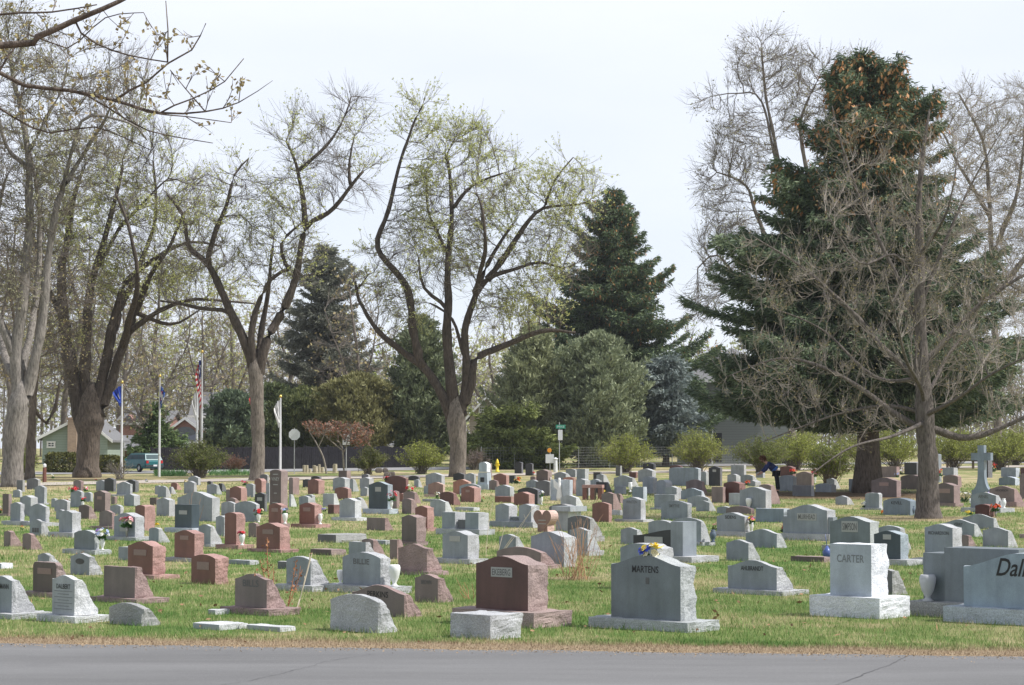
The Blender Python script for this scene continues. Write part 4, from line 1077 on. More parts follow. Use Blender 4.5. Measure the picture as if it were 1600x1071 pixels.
def seg_tubes(p0, p1, r0, r1, k=3):
    """many separate tapered prisms; returns verts, quads"""
    p0 = np.asarray(p0, float); p1 = np.asarray(p1, float); t = p1-p0; L = np.linalg.norm(t, axis=1, keepdims=True); t = t/np.maximum(L, 1e-6)
    ref = np.where(np.abs(t[:, 2:3]) < .9, np.array([[0, 0, 1.]]), np.array([[1., 0, 0]])); u = np.cross(t, ref); u /= np.maximum(np.linalg.norm(u, axis=1, keepdims=True), 1e-6); v = np.cross(t, u)
    n = len(p0); V = np.zeros((n, 2*k, 3))
    for j in range(k):
        a = 2*math.pi*j/k; d = u*math.cos(a)+v*math.sin(a)
        V[:, j] = p0+d*np.asarray(r0)[:, None]; V[:, k+j] = p1+d*np.asarray(r1)[:, None]
    b = (np.arange(n)*2*k)[:, None]; Q = []
    for j in range(k):
        j2 = (j+1) % k; Q.append(np.concatenate([b+j, b+j2, b+k+j2, b+k+j], 1))
    return V.reshape(-1, 3), np.concatenate(Q, 0)
def merge(parts):
    V = []; Q = []; o = 0
    for v, q in parts: V.append(v); Q.append(q+o); o += len(v)
    return np.concatenate(V), np.concatenate(Q)
def smooth_path(pts, step):
    P_ = [np.array(p, float) for p in pts]; out = []
    n = len(P_)
    for i in range(n-1):
        a = P_[max(i-1, 0)]; b = P_[i]; c = P_[i+1]; d = P_[min(i+2, n-1)]
        m = max(1, int(np.linalg.norm(c-b)/step))
        for k in range(m):
            t = k/m; out.append(.5*((2*b)+(-a+c)*t+(2*a-5*b+4*c-d)*t*t+(-a+3*b-3*c+d)*t**3))
    out.append(P_[-1]); return out

lb_d = bark('bark_limb', (.085, .070, .058))
def bare_tree(name, base, D, limbs, blobs, label, cat='tree', natt=1500, step=.45, kill=.55, infl=5.0, rtip=.010, twig=(4, 1.15), leaf=None, leafn=1.0, leafsz=.09,
              barkm=None, twigm=None, seed=1, up=.12, droop=0, flare=1.5, depth=1.0, group=None, twigr=.0065, wig=.16, limbm=None, clumpy=.0):
    """limbs: pixel polylines (px, py, depth offset m) with start/end half width in px; blobs: crown ellipses (cx, cy, rx, ry[, dy])"""
    rs = np.random.RandomState(seed); s = F/D; big = D > 90
    if big: twigr *= 1.25; leafsz *= 1.55; natt = int(natt*1.2); kill *= 1.15; rtip *= 1.3; twig = (5, twig[1]*1.02)
    bz = terr(P(base[0], 700, D).x, D); org = np.array([P(base[0], 700, D).x, D, bz])
    W = lambda px, py, dy=0: np.array(P(px, py, D+dy))-org
    nodes = []; par = []; rad = []; chains = []
    for li, (pl, ra, rb) in enumerate(limbs):
        pts = [W(*(q if len(q) == 3 else (*q, 0))) for q in pl]
        if li == 0: pts[0][2] = -.15; pts[0][:2] = (0, 0)
        path = smooth_path(pts, step)
        Ls = len(path); ph = rs.rand(3)*50
        for i in range(1, Ls):    # gnarly wiggle
            f = min(1, i/3)*wig*(1 if li else .3)
            path[i] = path[i]+f*np.array([mnoise.noise(Vector((i*step*.5, ph[0], 0))), mnoise.noise(Vector((i*step*.5, ph[1], 3))), mnoise.noise(Vector((i*step*.5, ph[2], 7)))])
        if li == 0: prev = -1
        else:
            A = np.array(nodes); dd = np.linalg.norm(A-path[0], axis=1); prev = int(dd.argmin()); path[0] = nodes[prev]
        ch = [];
        for i, p in enumerate(path):
            t = i/max(1, Ls-1); r = (ra+(rb-ra)*t)/s
            if li == 0 and flare > 1: r *= 1+(flare-1)*math.exp(-max(0, p[2]+.1)/.5)
            if li and i == 0: ch.append((path[0], r)); continue
            nodes.append(p); par.append(prev); rad.append(r); prev = len(nodes)-1; ch.append((p, r))
        chains.append(ch)
    nt_ = len(nodes)
    # crown attraction points
    att = []; tot = sum(b[2]*b[3] for b in blobs)
    for b in blobs:
        dyc = b[4] if len(b) > 4 else 0; n = int(natt*b[2]*b[3]/tot)
        q = rs.randn(n, 3); q /= np.linalg.norm(q, axis=1, keepdims=True); q *= (rs.rand(n, 1)**.38)
        c = W(b[0], b[1], dyc); dr = (b[2]+b[3])/2/s*depth
        att.append(c+q*np.array([b[2]/s, dr, b[3]/s]))
    att = np.concatenate(att); att = att[att[:, 2] > .8]
    # only growable limb nodes (not the low trunk)
    act = att; it = 0
    N_ = [np.array(n) for n in nodes]
    first_ok = [i for i in range(nt_) if not (chains and i < len(chains[0]) and N_[i][2] < .35*att[:, 2].mean())]
    okset = set(first_ok)
    while len(act) and it < 70 and len(N_) < 9000:
        it += 1
        kd = kdtree.KDTree(len(N_))
        for i, p in enumerate(N_):
            if i >= nt_ or i in okset: kd.insert(p, i)
        kd.balance()
        idx = np.empty(len(act), int); ds = np.empty(len(act))
        for a_, q in enumerate(act):
            _, i, d = kd.find(q); idx[a_] = i; ds[a_] = d
        R_ = infl if it < 25 else infl*2
        m = ds < R_
        if not m.any(): m = ds < ds.min()*1.2+.1
        acc = {}
        for i, q in zip(idx[m], act[m]):
            v = q-N_[i]; v = v/max(np.linalg.norm(v), 1e-6)
            if i in acc: acc[i] += v
            else: acc[i] = v.copy()
        for i, v in acc.items():
            pd = N_[i]-N_[par[i]] if par[i] >= 0 else np.array([0, 0, 1.]); pd = pd/max(np.linalg.norm(pd), 1e-6)
            v = v/max(np.linalg.norm(v), 1e-6)+.75*pd*(1 if i >= nt_ else .15)+np.array([0, 0, up-droop])+rs.randn(3)*.20
            v /= max(np.linalg.norm(v), 1e-6); N_.append(N_[i]+v*step*(.8+.4*rs.rand())); par.append(i); rad.append(0)
        new = N_[-len(acc):]; kd2 = kdtree.KDTree(len(new))
        for i, p in enumerate(new): kd2.insert(p, i)
        kd2.balance()
        keep = np.array([kd2.find(q)[2] > kill for q in act]); 
        act = act[keep]
    X = np.array(N_); par = np.array(par); n = len(X); e_ = 2.15
    pipe = np.zeros(n); kids = np.zeros(n, int)
    for i in range(n-1, -1, -1):
        if kids[i] == 0: pipe[i] = rtip**e_
        p = par[i]
        if p >= 0: pipe[p] += pipe[i]; kids[p] += 1
    # traced nodes were appended in chain order, so children always have larger index: safe
    rr = pipe**(1/e_); rad = np.array(rad); rr[:nt_] = np.maximum(np.minimum(rr[:nt_], rad[:nt_]), rad[:nt_])
    e = empty(name, org)
    # trunk and main limbs: continuous tubes
    def build_limbs(sel, nm, mt):
        mb = MB()
        for li, ch in sel:
            seg = 18 if li == 0 else (10 if ch[0][1] > .1 else 6); pts_ = [Vector(c[0]) for c in ch]; rd = [c[1]*(1+.07*rs.randn()*(ch[0][1] > .1)) for c in ch]
            if li == 0 and len(limbs) > 1:   # round off inside the fork
                dv = (pts_[-1]-pts_[-2]).normalized()
                for f, k_ in ((.5, .86), (1.0, .62), (1.5, .3)): pts_.append(Vector(ch[-1][0])+dv*f*rd[len(ch)-1]*1.6); rd.append(rd[len(ch)-1]*k_)
            b0 = len(mb.v); mb.tube(pts_, rd, seg)
            if ch[0][1] > .1:   # furrows and swellings
                for q in range(b0, len(mb.v)):
                    v = Vector(mb.v[q]); c_ = pts_[min((q-b0)//seg, len(pts_)-1)]; r_ = v-c_; f = .10*mnoise.noise(Vector((v.x*3.1, v.y*3.1, v.z*.9)))+.06*mnoise.noise(Vector((v.x*9, v.y*9, v.z*1.3))); mb.v[q] = tuple(c_+r_*(1+f*1.4))
        return link_mesh(nm, mb.v, mb.f, mt, e, smooth=True)
    ee = list(enumerate(chains))
    if limbm: build_limbs(ee[:1], 'trunk', barkm); build_limbs(ee[1:], 'limbs', limbm)
    else: build_limbs(ee, 'trunk', barkm)
    # grown branches
    i = np.arange(nt_, n); pi = par[i]
    r0 = np.minimum(rr[pi], rr[i]*1.7); parts = []
    thick = rr[i] > (.024 if big else .014)
    if thick.any(): parts.append(seg_tubes(X[pi][thick], X[i][thick], r0[thick], rr[i][thick], 5))
    if (~thick).any(): parts.append(seg_tubes(X[pi][~thick], X[i][~thick], r0[~thick], rr[i][~thick], 3))
    # twigs
    k, tl = twig; fine = i[rr[i] < rtip*3.2]; src = np.repeat(fine, k); m = len(src)
    pd = X[src]-X[par[src]]; pd /= np.maximum(np.linalg.norm(pd, axis=1, keepdims=True), 1e-6)
    d = pd*1.0+rs.randn(m, 3)*.36+np.array([0, 0, up*1.8-droop]); d /= np.linalg.norm(d, axis=1, keepdims=True)
    L = tl*(.5+.9*rs.rand(m, 1)); a = X[src]+(X[par[src]]-X[src])*rs.rand(m, 1); b1 = a+d*L*.55
    d2 = d+rs.randn(m, 3)*.2+np.array([0, 0, up*1.5]); d2 /= np.linalg.norm(d2, axis=1, keepdims=True); c1 = b1+d2*L*.6
    d3 = d+rs.randn(m, 3)*.42; d3 /= np.linalg.norm(d3, axis=1, keepdims=True); c2 = b1+d3*L*.45
    tr_ = twigr; o1 = np.ones(m)
    parts += [seg_tubes(a, b1, o1*tr_*1.2, o1*tr_, 3), seg_tubes(b1, c1, o1*tr_, o1*tr_*.5, 3), seg_tubes(b1, c2, o1*tr_*.8, o1*tr_*.45, 3)]
    nthick = 5*int(thick.sum()) if thick.any() else 0
    V, Q = merge(parts)
    fmc = np.zeros(len(Q), int); fmc[:nthick] = 1
    cr = np_mesh('crown', V, Q, [twigm or barkm, limbm or barkm], e, fm=fmc)
    if leaf:
        pts = np.concatenate([c1, c2, b1])
        if clumpy:
            src_ = X[src]; ph = seed*3.1; kn = np.array([mnoise.noise(Vector((q[0]*.42+ph, q[1]*.42, q[2]*.42)))+.18*(q[2]/X[:, 2].max()-.6) for q in src_]); ok_ = np.concatenate([kn, kn, kn]) > clumpy-.25
            pts = pts[ok_] if ok_.sum() > 50 else pts
        nl = int(len(pts)*leafn); sel = rs.randint(0, len(pts), nl)
        c = pts[sel]+rs.randn(nl, 3)*min(.05, leafsz*.35); V, Q = leaf_quads(c, leafsz, rs); np_mesh('leaves', V, Q, leaf, e, attr=rs.rand(nl))
    tag(e, label, cat, group); return e

bk1 = bark('bark_pale', (.225, .205, .185)); bk2 = bark('bark_brown', (.135, .11, .09)); bk3 = bark('bark_greybrown', (.185, .16, .135)); bkm = bark('bark_maple', (.155, .135, .12), 22)
tw_d = plain('twig_dark', (.135, .115, .098), .9, .25); tw_m = plain('twig_brown', (.17, .145, .12), .9, .25); tw_p = plain('twig_pale', (.27, .235, .20), .9, .25)
lf_y = foliage('spring_leaf', [(.38, .41, .13), (.52, .55, .20), (.66, .67, .34)], .45)
lf_t = foliage('bud_tan', [(.28, .22, .11), (.38, .31, .16), (.42, .40, .18)], .25)
lf_p = foliage('bud_pale', [(.28, .26, .17), (.36, .35, .22), (.42, .42, .26)], .3)
lf_g = foliage('bright_leaf', [(.20, .28, .05), (.34, .42, .09), (.46, .52, .16)], .4)

bare_tree('cottonwood_tree', (20, 765), 103,
 [([(20, 765), (22, 700), (29, 635)], 14, 16),
  ([(28, 650), (24, 560), (40, 440), (47, 330), (45, 235), (30, 150, 1), (8, 60, 2)], 11, 2),
  ([(38, 640), (60, 550), (72, 440), (84, 350), (105, 280), (140, 225), (172, 170, -2)], 10, 1.5),
  ([(30, 600), (55, 480, 2), (62, 380, 3), (58, 300, 3), (40, 200, 3)], 7, 2),
  ([(45, 240), (70, 190), (95, 150), (110, 90)], 4, 1), ([(46, 260), (20, 240), (2, 190), (-10, 120)], 4, 1),
  ([(24, 560), (-10, 480), (-40, 380), (-60, 250)], 8, 2), ([(95, 300), (130, 190, -1), (200, 190, -1), (230, 220)], 4, 1),
  ([(20, 590), (-5, 500, 3), (-15, 380, 3), (10, 280, 2)], 7, 2)],
 [(50, 120, 80, 80), (130, 190, 80, 85), (190, 130, 50, 55), (0, 250, 90, 120), (70, 300, 60, 80), (-50, 330, 60, 120), (-20, 60, 90, 60), (20, 440, 60, 60)],
 'very large pale-barked tree at the left edge, forking low into long limbs', natt=2300, seed=3, barkm=bk1, twigm=tw_m, leaf=lf_p, leafn=2.5, leafsz=.068, twigr=.007, clumpy=.25)
bare_tree('dark_trunk_tree', (47, 742), 119,
 [([(47, 742), (48, 680), (52, 620), (58, 560), (60, 480), (75, 400)], 7, 3), ([(54, 640), (72, 662, 1), (85, 640, 1), (92, 600, 1)], 4, 2), ([(50, 620), (30, 560), (20, 480), (10, 400)], 4, 1.5)],
 [(60, 440, 60, 90), (95, 560, 45, 60), (20, 430, 50, 80), (110, 480, 40, 60)], 'smaller dark tree standing behind the pale-barked one at far left', natt=900, seed=12, barkm=bk2, twigm=tw_d, leaf=lf_t, leafn=.3)
bare_tree('cottonwood_tree', (135, 747), 125,
 [([(135, 747), (138, 700), (141, 650)], 16, 21),
  ([(128, 665), (112, 580), (100, 500), (98, 430), (108, 350), (125, 270)], 13, 2.5),
  ([(140, 660), (134, 560), (140, 480), (152, 410), (172, 340), (190, 260)], 11, 2),
  ([(148, 655), (165, 565), (178, 500), (196, 445), (240, 405), (300, 378), (345, 385)], 10, 1.5),
  ([(156, 655), (187, 560), (207, 500), (235, 430, -1), (262, 390, -2), (290, 330, -3)], 9, 1.5),
  ([(198, 520), (240, 492), (290, 470), (340, 470), (400, 475)], 5, 1), ([(215, 490), (265, 505), (300, 490), (320, 478)], 4, 1),
  ([(160, 590), (190, 480, 2), (225, 400, 3), (245, 320, 3), (240, 250, 2)], 7, 1.5),
  ([(152, 420), (185, 360), (215, 330), (262, 280)], 4, 1), ([(100, 500), (70, 440), (55, 380), (50, 320)], 5, 1.5), ([(190, 540), (215, 450, -3), (205, 370, -4), (180, 300, -4)], 6, 1.5)],
 [(120, 300, 80, 90), (190, 300, 80, 90), (250, 320, 75, 75), (310, 400, 60, 50), (80, 400, 55, 90), (230, 230, 60, 50), (300, 470, 80, 30), (160, 420, 90, 70), (110, 520, 50, 60), (250, 430, 70, 50)],
 'massive thick-trunked tree with many dark limbs leaning right, left of the flags', natt=2300, seed=8, barkm=bk2, limbm=lb_d, twigm=tw_d, leaf=lf_y, leafn=3.6, leafsz=.068, twigr=.0065, clumpy=.3)
bare_tree('cottonwood_tree', (402, 753), 117,
 [([(402, 753), (403, 690), (401, 630), (399, 580)], 9.5, 11),
  ([(399, 590), (382, 540), (357, 480), (325, 418), (295, 385), (285, 335), (262, 302)], 8.5, 2.0), ([(322, 415), (335, 365), (352, 325), (366, 275), (388, 248)], 4.9, 1.3),
  ([(400, 588), (395, 540), (398, 500), (422, 440), (452, 420)], 7.3, 2.6), ([(404, 590), (420, 532), (446, 480), (464, 430), (480, 358), (512, 332), (548, 292), (568, 268)], 8.5, 2.0),
  ([(478, 360), (470, 295), (463, 255), (448, 222)], 5.5, 1.3), ([(468, 268), (508, 228), (535, 192), (548, 150)], 3.7, 0.9), ([(402, 585), (410, 520, 1), (420, 450, 1), (425, 385, 1)], 6.1, 2.0),
  ([(450, 425), (440, 380), (470, 350)], 3.7, 1.3), ([(360, 485), (310, 480), (250, 470)], 3.7, 1.3), ([(548, 292), (545, 250), (552, 215)], 3.0, 0.9)],
 [(330, 330, 65, 65), (300, 400, 60, 45), (500, 260, 70, 80), (548, 185, 38, 55), (430, 400, 70, 70), (370, 300, 45, 60), (455, 330, 60, 60), (460, 210, 40, 40), (560, 280, 35, 50)],
 'slender forked tree between the flags and the stop sign, leafless and twisting', natt=1300, seed=21, barkm=bk3, limbm=lb_d, twigm=tw_d, leaf=lf_y, leafn=2.4, leafsz=.066, twigr=.006, clumpy=.32)
bare_tree('cottonwood_tree', (715, 744), 127,
 [([(715, 744), (716, 700), (712, 650)], 11, 15),
  ([(708, 665), (690, 618), (660, 575), (620, 545), (583, 508), (562, 470), (556, 440)], 9.2, 2.0), ([(656, 572), (648, 520), (634, 443), (592, 387), (606, 331), (626, 250), (643, 200), (660, 165)], 7.3, 1.3),
  ([(711, 660), (704, 600), (698, 540), (700, 470), (702, 380), (706, 300), (698, 240)], 9.8, 2.0), ([(716, 660), (728, 600), (730, 555), (728, 520), (742, 455), (768, 400), (800, 350)], 8.5, 2.0),
  ([(722, 655), (738, 600), (742, 565), (775, 545), (815, 530), (862, 515), (900, 520)], 7.9, 2.0), ([(738, 470), (762, 438), (800, 422), (842, 410), (880, 418)], 4.9, 1.3),
  ([(760, 440), (792, 400), (818, 355), (850, 328), (905, 318)], 6.1, 1.3), ([(700, 480), (662, 450), (655, 405)], 3.7, 1.3), ([(726, 560), (706, 500), (672, 475)], 3.7, 1.3),
  ([(850, 328), (868, 280), (895, 245)], 3.0, 0.9), ([(705, 330), (740, 290), (790, 270)], 3.7, 1.0), ([(702, 400), (670, 330, 2), (665, 270, 2)], 3.7, 1.0), ([(560, 455), (575, 430)], 2.4, 1.0), ([(740, 460), (760, 380, -3), (745, 300, -3)], 4.9, 1.3)],
 [(650, 190, 32, 50), (720, 240, 70, 55), (760, 310, 75, 75), (880, 310, 60, 65), (850, 400, 75, 60), (640, 400, 55, 90), (700, 390, 80, 80), (585, 420, 32, 50), (800, 480, 80, 45), (690, 300, 60, 60), (620, 490, 60, 40)],
 'big spreading tree at the centre, low forks and pale green opening leaves', natt=2400, seed=34, barkm=bk3, limbm=lb_d, twigm=tw_d, leaf=lf_y, leafn=4.6, leafsz=.062, twigr=.006, clumpy=.25)
bare_tree('maple_tree', (1450, 809), 62,
 [([(1450, 809), (1450, 740), (1447, 680), (1442, 600), (1438, 500), (1436, 400), (1436, 320), (1442, 240), (1452, 175)], 17.5, 1.5),
  ([(1443, 672), (1405, 650), (1350, 612), (1290, 578), (1220, 562), (1135, 590)], 5.8, 0.7), ([(1452, 668), (1500, 682), (1545, 676), (1610, 650), (1690, 620)], 6.5, 1.4),
  ([(1441, 600), (1385, 550), (1330, 485), (1262, 425), (1175, 368)], 5.8, 0.7), ([(1442, 570), (1505, 500), (1562, 455), (1660, 400)], 5.8, 1.0),
  ([(1438, 520), (1400, 430), (1352, 335), (1322, 240), (1300, 165)], 5.0, 0.7), ([(1438, 480), (1472, 385), (1512, 295), (1560, 210)], 4.2, 0.7),
  ([(1440, 645), (1385, 636), (1320, 645), (1250, 668), (1185, 695)], 4, .6), ([(1438, 450), (1395, 400, -1), (1340, 410, -1.5), (1290, 330, -2)], 3.5, 0.7),
  ([(1444, 630), (1420, 570, -2), (1400, 500, -3), (1380, 420, -4)], 4.2, 0.7), ([(1444, 620), (1480, 560, 2), (1530, 480, 3), (1540, 380, 3)], 4.2, 0.7), ([(1445, 650), (1500, 620, -2), (1560, 580, -3), (1640, 540, -4)], 4.2, 0.7),
  ([(1440, 590), (1370, 590, 2), (1290, 520, 3), (1200, 480, 3)], 4.2, 0.7), ([(1443, 660), (1400, 680, -2), (1330, 700, -3), (1270, 740, -3.5)], 4, .8), ([(1436, 400), (1480, 330, -2), (1500, 240, -2)], 3.5, 0.7)],
 [(1440, 420, 170, 230), (1240, 590, 130, 70), (1260, 440, 120, 80), (1560, 500, 130, 170), (1340, 290, 70, 120), (1510, 270, 100, 100), (1330, 660, 110, 50), (1590, 640, 100, 40)],
 'leafless wide-spreading tree in front of the dark spruce, right foreground', natt=1500, step=.26, kill=.36, infl=2.8, rtip=.0075, twig=(3, .48), seed=5, barkm=bkm, limbm=None, twigm=tw_p, leaf=lf_t, leafn=.5, leafsz=.045, up=.28, flare=1.25, twigr=.0048, wig=.09)
bare_tree('cottonwood_tree', (1238, 742), 150,
 [([(1238, 742), (1236, 600), (1234, 480), (1232, 380), (1226, 300), (1210, 220), (1195, 140), (1190, 80)], 7, 1.5),
  ([(1234, 470), (1205, 400), (1180, 330), (1165, 290), (1120, 270)], 6, 1), ([(1232, 400), (1262, 300), (1250, 200), (1280, 120)], 6, 1), ([(1222, 290), (1190, 160), (1150, 145), (1115, 150)], 3, .7),
  ([(1236, 560), (1170, 460), (1120, 400), (1090, 420)], 5, 1), ([(1240, 500), (1300, 380), (1330, 250), (1340, 140)], 7, 1)],
 [(1195, 110, 62, 55), (1265, 160, 55, 80), (1160, 240, 55, 70), (1130, 290, 45, 50), (1140, 400, 60, 80), (1330, 150, 50, 70), (1110, 155, 30, 18), (1100, 470, 35, 40)],
 'tall grey leafless tree rising behind the left side of the dark spruce', natt=2300, seed=44, barkm=bk3, twigm=tw_m, leaf=lf_p, leafn=.3, leafsz=.09, twigr=.0075)
bare_tree('cottonwood_tree', (1560, 742), 160,
 [([(1560, 742), (1556, 560), (1550, 420), (1545, 300), (1535, 220), (1500, 150)], 7, 1.5), ([(1550, 400), (1590, 300), (1600, 200)], 5, 1), ([(1548, 340), (1500, 260), (1470, 200)], 4, 1), ([(1552, 460), (1620, 380), (1680, 260)], 6, 1)],
 [(1510, 190, 60, 60), (1580, 220, 60, 90), (1560, 330, 70, 80), (1640, 260, 60, 120), (1600, 440, 70, 80)],
 'tall fine-twigged leafless tree behind at the upper right edge', natt=1900, seed=51, barkm=bk3, twigm=tw_p, leaf=lf_p, leafn=.3, leafsz=.09, twigr=.007)
# overhanging maple whose trunk stands outside the frame at the near left
def over(px, py, dy=0): return (px, py, dy)
bare_tree('maple_tree', (-1500, 760), 11.0,
 [([(-1500, 760), (-1480, 200), (-1440, -300), (-1400, -900)], 90, 40),
  ([(-1450, -150), (-1000, -60, .8), (-500, 60, 1.6), (0, 66, 2), (60, 52, 2), (120, 25, 2), (190, -4, 2), (300, -60, 2.2)], 26, 2.6),
  ([(-1460, -50), (-1000, 40, 1), (-400, 30, 1.8), (0, 108, 2), (40, 128, 2), (110, 135, 2), (180, 151, 2), (250, 172, 2), (320, 172, 2), (372, 160, 2), (425, 128, 2)], 20, .5),
  ([(180, 151, 2), (225, 128, 2), (258, 96, 2), (295, 74, 2), (318, 30, 2)], 2.6, 1), ([(110, 38, 2), (150, 68, 2), (200, 86, 2), (258, 96, 2)], 2.2, 1.3),
  ([(258, 96, 2), (262, 50, 2), (258, 5, 2)], 1.7, .9), ([(250, 172, 2), (300, 155, 2), (350, 130, 2), (380, 95, 2)], 1.8, .9), ([(190, 152, 2), (230, 175, 2), (290, 182, 2), (360, 192, 2)], 1.7, .8),
  ([(110, 135, 2), (170, 170, 2), (230, 205, 2), (330, 225, 2)], 2, .8), ([(0, 108, 2), (50, 60, 2.2), (110, 80, 2.2), (170, 30, 2.2), (230, 20, 2)], 2, .8), ([(-100, 40, 2), (0, 14, 2), (80, 12, 2), (150, 2, 2)], 3.5, 1.2),
  ([(320, 172, 2), (290, 140, 2), (265, 110, 2)], 1.5, .8), ([(-100, 110, 1.6), (20, 190, 2), (80, 215, 2), (150, 205, 2), (240, 240, 2)], 3, .8)],
 [(200, 100, 150, 90, 2), (300, 150, 110, 60, 2), (60, 60, 120, 80, 2.1), (100, 180, 110, 60, 2), (-700, -60, 160, 90, 1.4), (-1400, -700, 160, 90, 0)],
 'near leafless branch tips with opening buds hanging into the top left corner', cat='tree', natt=520, step=.09, kill=.15, infl=.9, rtip=.0021, twig=(2, .11), seed=9, barkm=bk2, twigm=tw_d, leaf=lf_t, leafn=2.6, leafsz=.028, up=.08, flare=1.3, depth=.12, twigr=.0021, wig=.05)

# ---------------------------------------------------------------- evergreens and shrubs
def fir(name, base_px, D, prof, cols, label, trunkr=.3, nb=200, tl=.3, droopy=.25, ybase=None, cat='tree', seed=1, upright=False, cones=None, dens=1.0, bare=0.0, trunkm=None, layer=True, dscale=1.0, clump=.9, group=None, tnum=9, asp=.30, spread=1.16):
    """evergreen: trunk, whorled boughs whose reach follows the outline (y, left, right), each bough carrying needle sprays"""
    rs = np.random.RandomState(seed); s = F/D; x0 = P(base_px, 700, D).x; bz = terr(x0, D); org = np.array([x0, D, bz])
    Z = lambda py: P(base_px, py, D).z-bz
    ys = [p[0] for p in prof]; Lf = [(base_px-p[1])/s for p in prof]; Rt = [(p[2]-base_px)/s for p in prof]
    ztop = Z(ys[0]); zbot = max(.15, Z(ys[-1])); zs = np.array([Z(y) for y in ys])[::-1]; Lf = np.array(Lf)[::-1]; Rt = np.array(Rt)[::-1]
    e = empty(name, org)
    mb = MB(); n = 10; mb.tube([(0.05*math.sin(i), 0, -.1+(ztop+.1)*i/n) for i in range(n+1)], [max(.03, trunkr*(1-.93*i/n))*(1.35 if i == 0 else 1) for i in range(n+1)], 10)
    link_mesh('trunk', mb.v, mb.f, trunkm or bk2, e, smooth=True)
    C_ = []; Dr = []; wood0 = []; wood1 = []; wr = []
    for k in range(nb):
        t = (k+.5)/nb
        if layer and not upright: nw = max(8, int((ztop-zbot)/.62)); t = (int(t*nw)+.5+.32*rs.randn()*.5)/nw
        z = zbot+(ztop-zbot)*min(.995, max(0, t))
        if layer: z += .12*(ztop-zbot)/8*math.sin(k*1.7)
        a = k*2.39996+rs.rand()*.5; lx = np.interp(z, zs, Lf); rx = np.interp(z, zs, Rt)
        w = .5+.5*math.cos(a); reach = lx*(1-w)+rx*w; dep = (lx+rx)/2*dscale
        reach = math.hypot(reach*math.cos(a), dep*math.sin(a)); reach *= (.66+.46*rs.rand())*spread*(1+.50*mnoise.noise(Vector((math.cos(a)*1.6+seed*7, math.sin(a)*1.6, z*.42))))
        if reach < .12: reach = .12
        el = (-.10 if z < ztop*.75 else .25)+.18*rs.randn() if not upright else .9+.25*rs.randn()
        if z < ztop*.3 and not upright: el = .03+.10*rs.rand()
        m = max(3, int(reach/(tl*.55))); d = np.array([math.cos(a), math.sin(a), 0])
        prev = np.array([0, 0, z-.0*reach])
        st = .10 if reach > 1 else 0
        for j in range(1, m+1):
            f = j/m; zz = z+reach*(math.sin(el)*f - droopy*math.sin(f*math.pi*.75)*.55 + .14*f**3)
            if upright: zz = min(z+reach*.9*f, ztop)-reach*.4
            p = np.array([d[0]*reach*f, d[1]*reach*f, zz])
            wood0.append(prev); wood1.append(p); wr.append(.012+.03*(1-f)*min(1, reach/3))
            if f > bare:
                side = np.array([-d[1], d[0], 0]); wid = reach*.33*(1-f*.7)*(.5+.8*rs.rand())+.08
                q = max(3, int(tnum*dens*(.5+wid)))
                off = (rs.rand(q, 1)*2-1)*wid*side+rs.randn(q, 3)*np.array([.06, .06, .05])-np.array([0, 0, 1])*np.abs(rs.rand(q, 1))*droopy*.5*min(1, reach)
                C_.append(p+off); dd = np.tile(d, (q, 1))*(.8 if not upright else .25)+off*.9/max(wid, .1)*.6+np.array([0, 0, -.15 if not upright else 1.0]); Dr.append(dd)
            prev = p
    # leader
    q = 14; C_.append(np.stack([rs.randn(q)*.06, rs.randn(q)*.06, ztop-rs.rand(q)*.8], 1)); Dr.append(np.tile([0, 0, 1.], (q, 1)))
    Cc = np.concatenate(C_); Dd = np.concatenate(Dr); ok = Cc[:, 2] > .03; Cc = Cc[ok]; Dd = Dd[ok]; Dd /= np.maximum(np.linalg.norm(Dd, axis=1, keepdims=True), 1e-6)
    # every spray = three slim blades
    CC = np.repeat(Cc, 3, 0)+rs.randn(len(Cc)*3, 3)*tl*.12; DD = np.repeat(Dd, 3, 0)
    V, Q = leaf_quads(CC, tl, rs, dirs=DD, asp=asp); np_mesh('needles', V, Q, foliage('needles_'+name+str(seed), cols, .18, clump), e, attr=rs.rand(len(CC)))
    w0 = np.array(wood0); w1 = np.array(wood1); wr = np.array(wr); V, Q = seg_tubes(w0, w1, wr*1.2, wr, 3); np_mesh('boughs', V, Q, trunkm or bk2, e)
    if cones:
        hi = Cc[rs.rand(len(Cc)) < cones[1]*np.clip((Cc[:, 2]/ztop-cones[0])/(1-cones[0])*1.8, 0, 1)]
        rad_ = np.concatenate([hi[:, :2]/np.maximum(np.linalg.norm(hi[:, :2], axis=1, keepdims=True), .1)*.16, np.zeros((len(hi), 1))], 1)
        V, Q = leaf_quads(np.repeat(hi+rad_, 2, 0)+rs.randn(len(hi)*2, 3)*.08, .22, rs, dirs=np.tile([0, 0, -1.], (len(hi)*2, 1))*1.0, asp=.42)
        np_mesh('cones', V, Q, foliage('cones', [(.26, .12, .05), (.42, .21, .085), (.52, .30, .14)]), e, attr=rs.rand(len(hi)*2))
    tag(e, label, cat, group); return e
G1 = [(.055, .082, .052), (.115, .160, .09), (.22, .27, .155)]
fir('spruce_tree', 1355, 92, [(88, 1345, 1362), (110, 1325, 1385), (150, 1300, 1440), (200, 1275, 1462), (240, 1245, 1468), (300, 1178, 1480), (345, 1205, 1500), (400, 1135, 1535), (450, 1160, 1560), (500, 1132, 1575), (560, 1128, 1590), (590, 1130, 1605), (630, 1140, 1610), (663, 1160, 1600)], G1,
    'huge dark green spruce with brown cones on its top, right side', trunkr=.52, nb=640, spread=1.02, tl=.25, asp=.2, tnum=14, droopy=.16, seed=2, cones=(.60, .15), dscale=.85, dens=1.15, bare=.12)
